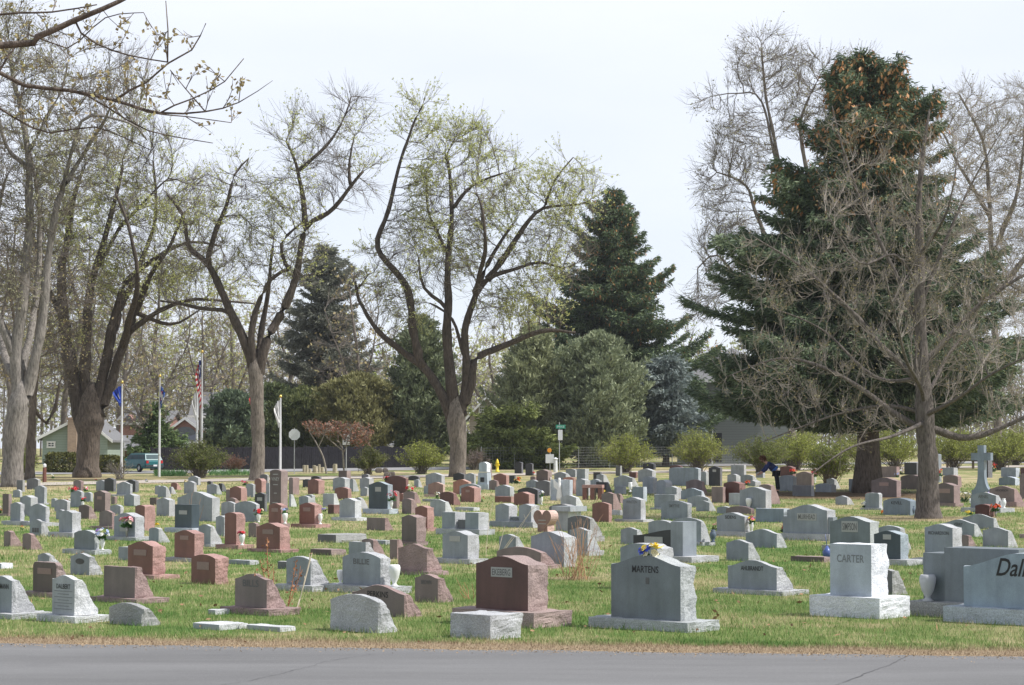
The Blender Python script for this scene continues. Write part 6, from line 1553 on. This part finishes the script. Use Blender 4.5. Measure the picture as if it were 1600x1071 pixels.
house('large olive-grey house with grey hipped roof, right of the blue spruce', 1074, 1235, 176, 11, 597, 540, so_, rg, 'hip', [(1089, 612, 9, 13), (1120, 640, 14, 18), (1160, 622, 10, 14)], extras=porch, over_=.6)

# ================================================================ fences
def polyline(pix, n_per):   # (px, D) pairs -> ground points
    W_ = [Vector((P(a, 700, D).x, D, 0)) for a, D in pix]; out = []
    for a, b in zip(W_[:-1], W_[1:]):
        L = (b-a).length; n = max(1, round(L/n_per))
        out += [a.lerp(b, i/n) for i in range(n)]
    out.append(W_[-1])
    for p in out: p.z = terr(p.x, p.y)
    return out
fb = bark('weathered_board', (.024, .023, .027), 20, .5); fw_ = plain('fence_wire', (.30, .31, .31), .5, .1, metal=.6); fr = bark('rail_wood', (.16, .13, .11), 16, .6)
pts = polyline([(236, 149), (400, 152.5), (640, 160)], 2.4); e = empty('board_fence', pts[0]); rs = np.random.RandomState(2)
mb = MB(); 
for a, b in zip(pts[:-1], pts[1:]):
    n = 16; ang = math.atan2(b.y-a.y, b.x-a.x)
    for k in range(n):
        p = a.lerp(b, (k+.5)/n)-pts[0]; h = 1.52+.03*rs.randn(); mb.box((p.x, p.y+.01*rs.randn(), p.z+h/2), ((b-a).length/n*.96, .022, h), rz=ang)
mb.build('boards', fb, e)
mb = MB()
for a, b in zip(pts[:-1], pts[1:]):
    for z in (.35, 1.2): mb.tube([a-pts[0]+Vector((0, .05, z)), b-pts[0]+Vector((0, .05, z))], .035, 4)
mb.build('rail', fb, e)
for p in pts: mb = MB(); q = p-pts[0]; mb.box((q.x, q.y+.08, q.z+.78), (.1, .1, 1.6)); mb.build('post', fb, e)
tag(e, 'dark weathered board fence along the far side of the street, left half', 'fence')
pts = polyline([(752, 152), (1000, 160), (1240, 169)], 3.0); e = empty('wire_fence', pts[0]); mb = MB()
for z in np.linspace(.15, 1.45, 8): mb.tube([p-pts[0]+Vector((0, 0, z+.02*math.sin(i*2.1))) for i, p in enumerate(pts)], .010, 3)
mb.build('wire', fw_, e); mb = MB()
for a, b in zip(pts[:-1], pts[1:]):
    for k in range(12): p = a.lerp(b, k/12)-pts[0]; mb.tube([p+Vector((0, 0, .15)), p+Vector((0, 0, 1.45))], .006, 3)
mb.build('mesh_wire', fw_, e)
for p in pts: q = p-pts[0]; mb = MB(); mb.tube([q+Vector((0, 0, -.1)), q+Vector((0, 0, 1.55))], .035, 6); mb.build('post', fw_, e)
tag(e, 'thin wire mesh fence beyond the fire hydrant, centre to right', 'fence')
pts = polyline([(1480, 158), (1562, 152), (1660, 146), (1760, 140)], 3.0); e = empty('rail_fence', pts[0])
for a, b in zip(pts[:-1], pts[1:]):
    for z in (.55, 1.0): mb = MB(); mb.tube([a-pts[0]+Vector((-.1, 0, z)), b-pts[0]+Vector((.1, 0, z+.04))], [.055, .065], 6); mb.build('rail', fr, e)
for p in pts: q = p-pts[0]; mb = MB(); mb.box((q.x, q.y, q.z+.55), (.15, .15, 1.25), taper=.9); mb.build('post', fr, e)
tag(e, 'rustic two-rail wooden fence at the right edge beyond the lane', 'fence')

# ================================================================ flags and poles
polem = plain('pole_white', (.66, .67, .68), .35, .05); gold = plain('finial_gold', (.75, .55, .15), .3, .05, metal=.8)
def flagpole(px, D, ytop, label):
    x = P(px, 700, D).x; bz = terr(x, D); h = P(px, ytop, D).z-bz; e = empty('flagpole', (x, D, bz)); mb = MB(); mb.tube([(0, 0, -.1), (0, 0, h*.5), (0, 0, h)], [.075, .06, .04], 8); mb.build('pole', polem, e)
    mb = MB(); mb.lathe([(.01, 0), (.07, .03), (.09, .09), (.06, .15), (.01, .18)], (0, 0, h), 8); mb.build('finial', gold, e, True); tag(e, label, 'flagpole'); return Vector((x, D, bz)), h
def flag(px, D, x0, x1, yt, yb, kind, label, side=-1, seed=1):
    """a slack flag hanging in folds beside its pole"""
    rs = np.random.RandomState(seed); s = F/D; xx = P(px, 700, D).x; z0 = P(px, yt, D).z; z1 = P(px, yb, D).z; Hh = z0-z1; W_ = (x1-x0)/s; hoist = Hh*.62; fly = hoist*1.6; nu, nv = 20, 13
    mats = {'us': [plain('flag_red', (.50, .03, .04), .8, .05), plain('flag_white', (.72, .72, .72), .8, .04), plain('flag_navy', (.03, .045, .20), .8, .05)], 'blue': [plain('flag_blue', (.045, .10, .52), .8, .1), plain('flag_white', (.72,)*3, .8), gold],
            'colo': [plain('flag_blue2', (.04, .10, .36), .8, .05), plain('flag_white', (.72,)*3, .8), plain('flag_red', (.5, .03, .04), .8), gold], 'white': [plain('flag_white', (.72,)*3, .8), plain('flag_navy', (.03, .045, .2), .8)], 'red': [plain('flag_red', (.5, .03, .04), .8)]}[kind]
    V = []; Fq = []; fm = []
    for j in range(nv+1):
        for i in range(nu+1):
            u = i/nu; v = j/nv
            X_ = side*W_*(u**.8)*(.55+.45*math.sin(1.5+3*v)) * (1-.25*v) + .05*math.sin(u*22+v*2); Y_ = .13*math.sin(u*17+v*3)*(.3+u)
            Z_ = -v*hoist-(u**1.15)*(Hh-hoist)*(.75+.25*v) 
            V.append((X_+side*.06, Y_, Z_))
    for j in range(nv):
        for i in range(nu):
            a = j*(nu+1)+i; Fq.append((a, a+1, a+nu+2, a+nu+1)); u = i/nu; v = j/nv
            if kind == 'us': fm.append((2 if (i+j) % 4 else 1) if (u < .4 and j < 7) else (0 if j % 2 == 0 else 1))
            elif kind == 'blue': fm.append(1 if (abs(u-.5) < .1 and abs(v-.5) < .12) else 0)
            elif kind == 'colo': fm.append(1 if 4 <= j <= 8 and not (.2 < u < .5) else (2 if 3 <= j <= 9 and .2 < u < .5 and not .3 < u < .4 else (3 if .3 < u < .4 and 4 <= j <= 8 else 0)))
            else: fm.append(0)
    o = np_mesh('flag', V, Fq, mats, None, fm, smooth=True); o.location = (xx, D, z0); tag(o, label, 'flag')
flagpole(190, 124, 600, 'white flagpole in front of the brick house, first from the left'); flag(190, 124, 183, 195, 603, 637, 'blue', 'slack deep blue flag on the leftmost pole', -1, 1)
flagpole(249, 127, 590, 'white flagpole right of the teal car'); flag(249, 127, 249, 255, 604, 640, 'colo', 'narrow blue and white flag with a red and yellow spot, second pole', 1, 2)
flagpole(315, 128, 552, 'tallest white flagpole, standing behind the round green shrub'); flag(315, 128, 307, 315, 561, 641, 'us', 'slack US flag with red and white stripes on the tallest pole', -1, 3)
flagpole(307.5, 131, 611, 'short white flagpole just left of the tallest one'); flag(307.5, 131, 301, 307, 613, 659, 'white', 'slack white flag left of the US flag', -1, 4)
flagpole(438, 124, 622, 'white flagpole between the slender tree and the stop sign'); flag(438, 124, 430, 438, 625, 670, 'white', 'slack white flag near the stop sign', -1, 5)
flag(396, 131, 392, 397, 615, 642, 'red', 'sliver of red flag showing left of the slender tree trunk', -1, 6); flagpole(396.5, 131, 612, 'flagpole hidden behind the slender tree trunk')
def pole_thing(name, px, D, ytop, r, mat, label, cat, bars=()):
    x = P(px, 700, D).x; bz = terr(x, D); h = P(px, ytop, D).z-bz; e = empty(name, (x, D, bz)); mb = MB(); mb.tube([(0, 0, -.1), (0, 0, h)], [r, r*.8], 8); mb.build('pole', mat, e)
    for (z, L) in bars: mb = MB(); mb.box((0, -.12, h-z), (L, .1, .12)); mb.build('crossarm', mat, e)
    tag(e, label, cat); return e, h
pole_thing('utility_pole', 313, 172, 596, .15, fr, 'brown wooden utility pole behind the tallest flagpole', 'utility pole', ((.4, 2.0),))
# ---------------------------------------------------------------- signs
alu = plain('sign_back', (.72, .74, .76), .5, .06); galv = plain('sign_post', (.45, .46, .47), .45, .08, metal=.3)
def sign(px, D, ytop_pole, panels, label, cat='sign', text=None):
    e, h = pole_thing('road_sign', px, D, ytop_pole, .03, galv, label, cat); s = F/D; bz = e.location.z
    for (kind, cxp, cyp, wp, hp, mat, txt, tm) in panels:
        x = P(cxp, 700, D).x-e.location.x; z = P(cxp, cyp, D).z-bz; a, b_ = wp/s/2, hp/s/2; mb = MB()
        if kind == 'oct': mb.prism([(x+a*1.06*math.cos(math.pi/8+k*math.pi/4), z+a*1.06*math.sin(math.pi/8+k*math.pi/4)) for k in range(8)], -.055, -.035 if False else -.04)
        elif kind == 'disc': mb.prism([(x+a*math.cos(k*math.pi/8), z+a*math.sin(k*math.pi/8)) for k in range(16)], -.07, -.03)
        else: mb.prism([(x-a, z-b_), (x+a, z-b_), (x+a, z+b_), (x-a, z+b_)], -.055, -.04)
        o = mb.build('sign_plate', mat, e)
        if txt:
            t = text_mesh('lettering', txt, a*1.5, b_*(1.0 if kind != 'rect' else .95), tm, e, (x, -.062, z), (math.pi/2, 0, 0)); t.parent = o
grn = plain('sign_green', (.03, .30, .20), .4, .05); wht = plain('sign_white', (.68, .69, .70), .5, .04); orn = plain('reflector_orange', (.80, .33, .02), .4, .05)
e_ = sign(460, 136, 669, [('oct', 460, 679.5, 17.5, 17.5, alu, None, None)], 'back of an octagonal stop sign on a thin post, left centre')
# post shown in front of the plate's back
xx = P(460, 700, 136); mb = MB(); 
sign(541, 139, 678, [('rect', 541, 687, 11, 17, wht, '25', dark_paint)], 'small white speed sign reading 25 behind the sumac branches')
sign(874, 145, 660, [('rect', 876, 667, 15, 6, grn, 'SPRUCE', wht), ('rect', 875.5, 680, 7, 16, alu, None, None)], 'green street name sign on a tall post before the pale juniper')
sign(859.5, 143, 700, [('disc', 858.5, 704, 7, 7, orn, None, None), ('rect', 859, 717, 13, 14, alu, None, None)], 'low sign with an orange round reflector left of the street name post')
e, h = pole_thing('utility_box', 868, 143, 718, .14, alu, 'short grey cylinder post at the foot of the street name sign', 'post')
mb = MB(); mb.lathe([(.16, 0), (.16, .05), (.02, .12)], (0, 0, h), 8); mb.build('cap', alu, e)
e, h = pole_thing('wooden_post', 70, 112, 731, .11, plain('post_redbrown', (.17, .07, .05), .8, .2), 'short red-brown wooden post beside the lane at left', 'post')
mb = MB(); mb.lathe([(.05, 0), (.09, .05), (.09, .14), (.03, .2)], (0, 0, h), 8); mb.build('lamp_head', wht, e)
# ---------------------------------------------------------------- fire hydrant
hy = plain('hydrant_yellow', (.78, .58, .03), .45, .08); x = P(777, 700, 144).x; bz = terr(x, 144); e = empty('fire_hydrant', (x, 144, bz)); k = .86
mb = MB(); mb.lathe([(.17*k, -.05), (.17*k, .05), (.11*k, .07), (.105*k, .50), (.14*k, .52), (.14*k, .56), (.12*k, .60), (.10*k, .70), (.05*k, .76), (.03*k, .82)], (0, 0, 0), 14); mb.build('barrel', hy, e, True)
for sx in (-1, 1): mb = MB(); mb.tube([(sx*.09*k, 0, .42), (sx*.19*k, 0, .42)], .05, 8); mb.build('side_cap', hy, e)
mb = MB(); mb.tube([(0, -.09*k, .36), (0, -.2*k, .36)], .07, 8); mb.build('front_cap', hy, e); tag(e, 'yellow fire hydrant on the verge right of the central tree trunk', 'fire hydrant')
# ---------------------------------------------------------------- cars
tyre = plain('tyre', (.02, .02, .02), .8, .1); rim = plain('rim', (.35, .36, .37), .35, .1, metal=.7); chrome = plain('bumper_dark', (.04, .045, .05), .5, .1)
def car(px, D, rot, paint, label, sc=1.0, L=4.7, W_=1.74):
    x = P(px, 700, D).x; bz = terr(x, D)+.034; e = empty('parked_car', (x, D, bz), rot); e.scale = (sc, sc, sc); hw = W_/2
    # body: cross sections along the length (x), rear at -L/2
    st = [(-L/2, .42, .80, .90), (-L/2+.12, .30, .92, .97), (-1.2, .24, .95, 1.0), (.6, .24, .94, 1.0), (1.3, .26, .90, 1.0), (L/2-.25, .30, .76, .95), (L/2, .42, .66, .84)]
    V = []; Fq = []
    for (xx, zb, zt, wf) in st: V += [(xx, -hw*wf*.93, zb), (xx, -hw*wf, zb+.18), (xx, -hw*wf*.98, (zb+zt)/2+.1), (xx, -hw*wf*.93, zt), (xx, hw*wf*.93, zt), (xx, hw*wf*.98, (zb+zt)/2+.1), (xx, hw*wf, zb+.18), (xx, hw*wf*.93, zb)]
    for i in range(len(st)-1):
        for k in range(8): k2 = (k+1) % 8; Fq.append((i*8+k, i*8+k2, i*8+8+k2, i*8+8+k))
    V += [(-L/2, 0, .6), (L/2, 0, .55)]; b = len(V)-2
    for k in range(8): k2 = (k+1) % 8; Fq.append((b, k2, k)); Fq.append((b+1, (len(st)-1)*8+k, (len(st)-1)*8+k2))
    bd = link_mesh('body', V, Fq, paint, e)
    g0 = [(-L/2+.10, .93, .86), (-L/2+.42, 1.42, .70), (.35, 1.45, .70), (1.25, .92, .84)]
    V = []; Fq = []
    for (xx, zz, wf) in g0: V += [(xx, -hw*wf, zz), (xx, hw*wf, zz)]
    lo = [(-L/2+.10, -hw*.86, .90), (1.25, -hw*.84, .88), (-L/2+.10, hw*.86, .90), (1.25, hw*.84, .88)]
    V2 = V+lo
    Fq = [(0, 2, 3, 1), (2, 4, 5, 3), (4, 6, 7, 5), (8, 9, 6, 4, 2, 0), (10, 1, 3, 5, 7, 11)]
    link_mesh('cabin', V2, Fq, paint, e)
    mb = MB()
    def pane(pts, n): q = [Vector(p)+Vector(n)*.012 for p in pts]; mb_ = MB(); mb_.add(q+[Vector(p)+Vector(n)*.004 for p in pts], [tuple(range(len(pts))), tuple(range(2*len(pts)-1, len(pts)-1, -1))]); mb_.build('window', plain('car_glass', (.06, .09, .10), .7, .1, spec=.2), e)
    pane([(-L/2+.15, -hw*.74, 1.0), (-L/2+.15, hw*.74, 1.0), (-L/2+.37, hw*.64, 1.34), (-L/2+.37, -hw*.64, 1.34)], (-1, 0, .4))
    pane([(1.16, -hw*.72, .98), (1.16, hw*.72, .98), (.46, hw*.62, 1.38), (.46, -hw*.62, 1.38)], (.8, 0, .6))
    for sy in (-1, 1):
        for xa, xb, xc, xd in ((-L/2+.28, -1.05, -1.05, -L/2+.50), (-.98, -.12, -.12, -.98), (-.05, .98, .42, -.05)):
            pane([(xa, sy*hw*.85, 1.0), (xb, sy*hw*.85, 1.0), (xc, sy*hw*.735, 1.34), (xd, sy*hw*.735, 1.34)], (0, sy, .3))
        mb_ = MB(); mb_.box((-L/2+.02, sy*hw*.72, .78), (.08, .20, .22)); mb_.build('tail_light', plain('tail_red', (.45, .02, .02), .3, .05), e)
        mb_ = MB(); mb_.box((L/2-.06, sy*hw*.62, .62), (.1, .34, .14)); mb_.build('headlight', plain('headlight', (.6, .6, .6), .2, .05), e)
        mb_ = MB(); mb_.box((.72, sy*(hw+.07), .98), (.12, .16, .11)); mb_.build('mirror', paint, e)
        for xw in (-1.38, 1.42):
            w_ = MB(); prof = [(.20, -.1), (.31, -.1), (.33, -.06), (.33, .06), (.31, .1), (.20, .1)]; n = 18; vs = []; fs = []
            for (r, t_) in prof:
                for k in range(n): a = 6.2832*k/n; vs.append((xw+r*math.cos(a), sy*(hw-.09)+t_, .33+r*math.sin(a)))
            for i in range(5):
                for k in range(n): k2 = (k+1) % n; fs.append((i*n+k, i*n+k2, (i+1)*n+k2, (i+1)*n+k))
            w_.add(vs, fs); wh = w_.build('wheel', tyre, e); r_ = MB(); r_.tube([(xw, sy*(hw-.16), .33), (xw, sy*(hw-.01), .33)], .20, 12); r_.build('rim', rim, wh)
    mb_ = MB(); mb_.box((-L/2-.03, 0, .46), (.16, W_*.9, .18)); mb_.build('rear_bumper', chrome, e); mb_ = MB(); mb_.box((L/2, 0, .42), (.14, W_*.86, .2)); mb_.build('front_bumper', chrome, e)
    mb_ = MB(); mb_.box((-L/2-.115, 0, .50), (.012, .32, .13)); mb_.build('number_plate', wht, e)
    for sy in (-1, 1): mb_ = MB(); mb_.tube([(-1.6, sy*hw*.62, 1.49), (.1, sy*hw*.62, 1.49)], .02, 5); mb_.build('roof_rail', chrome, e)
    tag(e, label, 'car'); return e
car(219, 142, R(128), plain('paint_teal', (.015, .12, .13), .4, .05, spec=.4), 'dark teal station wagon seen from behind, parked between two flagpoles', sc=.80)
car(1250, 176, R(170), plain('paint_charcoal', (.06, .075, .085), .25, .05, spec=.7), 'dark grey car glimpsed under the spruce branches beyond the shrubs')
# ---------------------------------------------------------------- garden edge: stumps, rocks, daffodil leaves
stp = plain('stump_pale', (.42, .38, .28), .9, .25)
for i, px in enumerate([475, 480, 485.5, 491, 494, 498, 504, 521, 524, 578]):
    x = P(px, 700, 141).x; bz = terr(x, 141); rs = np.random.RandomState(i); r = .07+.06*rs.rand(); h = .22+.32*rs.rand(); mb = MB(); mb.lathe([(r*1.05, -.05), (r, h*.5), (r*.95, h), (r*.6, h+.01)], (0, 0, 0), 9); o = mb.build('stone_post' , stp, None); o.location = (x, 141+.2*rs.randn(), bz)
    tag(o, 'pale upright log end in the row beside the sumac, before the dark fence', 'log edging', 'log ends edging the flower bed')
rk = granite('rock_pile', (.34, .28, .22), True); rs = np.random.RandomState(77)
for i in range(9):
    px = 590+rs.rand()*26; D_ = 128+rs.rand()*2; x = P(px, 700, D_).x; bz = terr(x, D_); q = MB(); q.lathe([(.10, 0), (.17, .08), (.16, .18), (.08, .27)], (0, 0, 0), 7)
    q.v = [(a*(1+.25*rs.randn()*.6), b*(1+.2*rs.randn()*.6), c) for a, b, c in q.v]; o = q.build('rock', rk, None); o.location = (x, D_, bz+(0 if i < 5 else .2)); tag(o, 'rough tan rock in the pile right of the small green shrub', 'rock', 'rocks piled by the lane')
rs = np.random.RandomState(8); C0 = []
for (pa, pb, Da) in ((328, 392, 131), (262, 292, 129), (244, 262, 129)):
    n = 500; px = pa+(pb-pa)*rs.rand(n); D_ = Da+rs.rand(n)*2.0; x = (px-800)/F*D_; C0.append(np.stack([x, D_, np.array([terr(0, d) for d in D_])], 1))
C0 = np.concatenate(C0); dr = np.tile([0, 0, 1.], (len(C0), 1)); V, Q = leaf_quads(C0, .34, rs, dirs=dr+rs.randn(len(C0), 3)*.15, asp=.10); o = np_mesh('daffodil_leaves', V, Q, foliage('daffodil_leaf', [(.08, .20, .05), (.14, .30, .09), (.25, .40, .2)], .3), attr=rs.rand(len(C0))); tag(o, 'strip of bright green bulb leaves beyond the lane', 'plants', kind='stuff')

# ================================================================ the stooping person
def skin_mesh(name, verts, edges, rad, mat, parent, sub=2):
    me = bpy.data.meshes.new(name); me.from_pydata(verts, edges, []); o = bpy.data.objects.new(name, me); C.objects.link(o)
    m = o.modifiers.new('skin', 'SKIN'); me.skin_vertices.new(name='s') if not me.skin_vertices else None
    sv_ = me.skin_vertices[0].data
    for i, r in enumerate(rad): sv_[i].radius = (r, r) if not isinstance(r, tuple) else r
    sv_[0].use_root = True
    ss = o.modifiers.new('sub', 'SUBSURF'); ss.levels = sub; ss.render_levels = sub
    dg = bpy.context.evaluated_depsgraph_get(); dg.update(); m2 = bpy.data.meshes.new_from_object(o.evaluated_get(dg)); bpy.data.objects.remove(o); bpy.data.meshes.remove(me)
    m2.name = name; m2.materials.clear(); m2.materials.append(mat); m2.polygons.foreach_set('use_smooth', np.ones(len(m2.polygons), dtype=bool)); o = bpy.data.objects.new(name, m2); C.objects.link(o); o.parent = parent; return o
D = 92.5; x = P(1212, 700, D).x; e = empty('person', (x, D, terr(x, D)))
skm = plain('skin', (.52, .30, .22), .6, .05); jk = plain('jacket_navy', (.018, .030, .115), .8, .15); jb = plain('jacket_blue', (.04, .13, .42), .7, .1); pn = plain('trousers_black', (.012, .012, .018), .85, .1); hm = plain('hair_auburn', (.15, .065, .03), .7, .3, scale=40)
# x to the left is forward (negative); standing, bent at the hips towards the left
hip = (0, 0, .88); chest = (-.27, 0, 1.14); neck = (-.42, 0, 1.27); headb = (-.50, -.01, 1.31); headt = (-.60, -.01, 1.36)
B = [hip, (-.12, 0, 1.0), chest, neck, headb, (-.545, 0, 1.35), (-.61, 0, 1.38),
     (-.30, -.17, 1.17), (-.42, -.22, .95), (-.60, -.17, .80), (-.66, -.16, .76), (-.30, .17, 1.17), (-.44, .22, .97), (-.62, .15, .82), (-.68, .14, .78),
     (0, -.10, .82), (.03, -.11, .46), (.05, -.11, .09), (-.10, -.12, .04), (.03, .10, .82), (.08, .11, .46), (.13, .11, .09), (-.02, .12, .04)]
E = [(0, 1), (1, 2), (2, 3), (3, 4), (4, 5), (5, 6), (2, 7), (7, 8), (8, 9), (9, 10), (2, 11), (11, 12), (12, 13), (13, 14), (0, 15), (15, 16), (16, 17), (17, 18), (0, 19), (19, 20), (20, 21), (21, 22)]
Rr = [.14, .13, .15, .055, .075, .095, .07, .065, .045, .032, .03, .065, .045, .032, .03, .085, .055, .04, .04, .085, .055, .04, .04]
body = skin_mesh('body', B, E, Rr, skm, e)
for sy, w0 in ((-1, B[10]), (1, B[14])):   # hands: palm with five fingers curling down
    w0 = Vector(w0); V_ = [tuple(w0), tuple(w0+Vector((-.05, 0, -.02)))]; Eh = [(0, 1)]; Rh = [.026, .028]
    for k in range(4):
        b0 = len(V_); dy = (k-1.5)*.018; V_ += [tuple(w0+Vector((-.085, dy, -.03))), tuple(w0+Vector((-.115, dy, -.05-.004*k))), tuple(w0+Vector((-.125, dy, -.078)))]; Eh += [(1, b0), (b0, b0+1), (b0+1, b0+2)]; Rh += [.010, .009, .007]
    b0 = len(V_); V_ += [tuple(w0+Vector((-.04, -sy*.035, -.025))), tuple(w0+Vector((-.07, -sy*.045, -.05)))]; Eh += [(0, b0), (b0, b0+1)]; Rh += [.011, .009]
    h_ = skin_mesh('hand', V_, Eh, Rh, skm, body, 1)
skin_mesh('jacket', [(-.02, 0, .93), (-.13, 0, 1.02), chest, (-.37, 0, 1.23), (-.30, -.18, 1.18), (-.42, -.23, .96), (-.56, -.18, .83), (-.30, .18, 1.18), (-.44, .23, .98), (-.58, .16, .85)], [(0, 1), (1, 2), (2, 3), (2, 4), (4, 5), (5, 6), (2, 7), (7, 8), (8, 9)], [.175, .175, .185, .10, .09, .068, .055, .09, .068, .055], jk, e)
skin_mesh('jacket_hem', [(.015, -.01, .90), (-.055, -.01, .97), (-.10, -.01, 1.03)], [(0, 1), (1, 2)], [.185, .19, .175], jb, e)
skin_mesh('trousers', [(0, 0, .90), (0, -.10, .80), (.03, -.11, .46), (.05, -.11, .10), (.03, .10, .80), (.08, .11, .46), (.13, .11, .10)], [(0, 1), (1, 2), (2, 3), (0, 4), (4, 5), (5, 6)], [.165, .11, .08, .065, .11, .08, .065], pn, e)
mb = MB(); rs = np.random.RandomState(6); V, Q = leaf_quads(np.array([-.535, 0, 1.385])+(lambda q: q/np.linalg.norm(q, axis=1, keepdims=True)*np.array([.115, .12, .115])*(1+.12*rs.randn(len(q), 1)))(rs.randn(900, 3)), .05, rs)
k_ = [i for i in range(0, len(V), 4) if not (V[i][0] < -.60 and V[i][2] < 1.38)]; Q2 = np.array([[i, i+1, i+2, i+3] for i in k_]); np_mesh('hair', V, Q2, hm, e)
mb = MB(); fc = Vector((-.66, 0, 1.345)); mb.tube([fc, fc+Vector((-.025, 0, -.02))], [.016, .008], 6); mb.build('nose', skm, body)
for sy in (-1, 1): mb = MB(); mb.lathe([(.001, -.008), (.010, 0), (.001, .008)], (-.655, sy*.03, 1.375), 6); mb.build('eye', dark_paint, body)
for sy in (-1, 1): mb = MB(); mb.box((-.0 if sy > 0 else -.08, sy*.115, .03), (.26, .09, .07), taper=.85); mb.build('shoe', dark_paint, e)
tag(e, 'person in a navy and blue jacket with auburn hair, stooping among graves', 'person')
# ================================================================ labels of the headstones
COLW = {'g': 'grey', 'gg': 'dark grey', 'dg': 'charcoal grey', 'lg': 'pale grey', 'bg': 'blue-grey', 'gb': 'blue-black', 'k': 'black', 'p': 'mauve', 'pm': 'dark mauve', 'r': 'red-brown', 'rr': 'dark red', 'o': 'orange-pink', 'pk': 'pale pink', 'dr': 'maroon', 'br': 'brown', 'w': 'white'}
ANCH = [('h1', 'the flower-topped dark grey stone'), ('i1', 'the white marble headstone'), ('e2', 'the broad panelled headstone'), ('cross', 'the stone cross'), ('heart', 'the heart-shaped stone'), ('twin1', 'the rough twin-pillar monument'),
 ('twin2', 'the lettered twin-pillar monument'), ('b15', 'the tallest brown headstone'), ('b14', 'the black square headstone'), ('c26', 'the blue-green polished headstone'), ('column', 'the white column marker'), ('g11', 'the large dark red headstone'),
 ('a3', 'the flower-crowned grey headstone'), ('a4', 'the white vase of blue flowers'), ('b10', 'the pale headstone on open grass'), ('d22', 'the tall upright black headstone'), ('c54', 'the shiny black headstone'), ('bench', 'the red granite bench'),
 ('f2', 'the pale lettered headstone'), ('f7', 'the flat-topped mauve headstone'), ('g3', 'the headstone with two white urns'), ('d20', 'the very wide blue-grey headstone'), ('c25', 'the wide maroon headstone'), ('b17', 'the red curved-top headstone'),
 ('e16', 'the mauve-brown stone by the spruce'), ('e14', 'the dark mauve stone by the bare trunk'), ('s1', 'the headstone with pink flowers'), ('modern', 'the black and grey modern monument'), ('b13', 'the very large grey headstone'), ('c49', 'the speckled block with the angel'), ('a6', 'the stone with carved figures'), ('c39', 'the pair of tall black headstones'), ('e19', 'the small lone slant stone'), ('d27', 'the dark red stone with orange flowers')]
used = set()
for o in list(C.objects):
    if o.get('label'): used.add(o['label'])
def relate(S_, a):
    A = SIL[a]; dx = S_['px']-A['px']; s = S_['s']; wA = A['w']*A['s']*.5+S_['w']*S_['s']*.5
    dep = S_['D']-A['D']
    if abs(dx) < wA*.75: w = 'behind' if dep > 0 else 'in front of'
    else:
        w = 'left of' if dx < 0 else 'right of'
        if dep > 6: w = 'behind and '+w
    return w
KW = {'s': 'peaked-top', 'o': 'arched-top', 'f': 'flat-topped', 'q': 'round-cornered', 'a': 'round-headed'}
todo = []
for k, S_ in SIL.items():
    if S_.get('special'): continue
    S_['o']['category'] = 'headstone'
    S_['o']['group'] = 'headstones standing in the cemetery lawn'
    if S_['lab']: S_['o']['label'] = S_['lab']; used.add(S_['lab'])
    else: todo.append(k)
cand = {}
for k in todo:
    S_ = SIL[k]; asp = S_['w']/max(.1, S_['h'])
    size = 'low' if S_['h'] < .42 else ('tall' if S_['h'] > .95 else ('wide' if asp > 1.5 else ('narrow' if asp < .7 else '')))
    side = 'slant-backed' if S_['side'] == 'w' else ''
    extra_ = 'on a base' if S_['base'] else ''
    d0 = ' '.join(x for x in (size, COLW[S_['col']], KW[S_['kind']], side, 'headstone') if x)
    ds = []
    for a, nm in ANCH:
        A = SIL[a]; s_ = (abs(S_['px']-A['px'])/60)**2+(abs(S_['D']-A['D'])/max(6, .14*A['D']))**2
        ds.append((s_, a, nm))
    ds.sort(); cand[k] = (d0, ds)
left = list(todo)
for rank in range(4):
    groups = {}
    for k in left:
        d0, ds = cand[k]; a, nm = ds[rank][1:]; groups.setdefault('%s %s %s' % (d0, relate(SIL[k], a), nm), []).append(k)
    left = []
    for lab, ks in groups.items():
        if len(ks) == 1 and lab not in used and len(lab.split()) <= 16: SIL[ks[0]]['o']['label'] = lab; used.add(lab)
        elif rank == 3 or len(ks) == 2 and len(lab.split()) <= 13:
            ks.sort(key=lambda q: SIL[q]['D']); nms = ['nearest', 'second nearest', 'third nearest', 'farthest'] if len(ks) > 2 else ['nearer', 'farther']
            for q, kk in enumerate(ks):
                lb = (lab+', '+nms[min(q, len(nms)-1)]+(' one' if len(ks) > 1 else '')) if len(ks) > 1 else lab+', small'
                if lb in used or len(ks) == 1:
                    lb = lab
                SIL[kk]['o']['label'] = lb; used.add(lb)
        else: left += ks
# ================================================================ thin spring haze over the whole scene
hm_ = bpy.data.materials.new('haze'); hm_.use_nodes = True; nt = hm_.node_tree
for n_ in list(nt.nodes):
    if n_.type == 'BSDF_PRINCIPLED': nt.nodes.remove(n_)
pv = nt.nodes.new('ShaderNodeVolumePrincipled'); pv.inputs['Color'].default_value = (.90, .93, 1, 1); pv.inputs['Density'].default_value = .00016; pv.inputs['Anisotropy'].default_value = .25
nt.links.new(pv.outputs[0], nt.nodes['Material Output'].inputs['Volume'])
mb = MB(); mb.box((0, 735, 14.5), (860, 1560, 31)); hz_ = mb.build('haze', hm_); tag(hz_, 'thin pale haze lying over the cemetery', 'haze', kind='stuff')
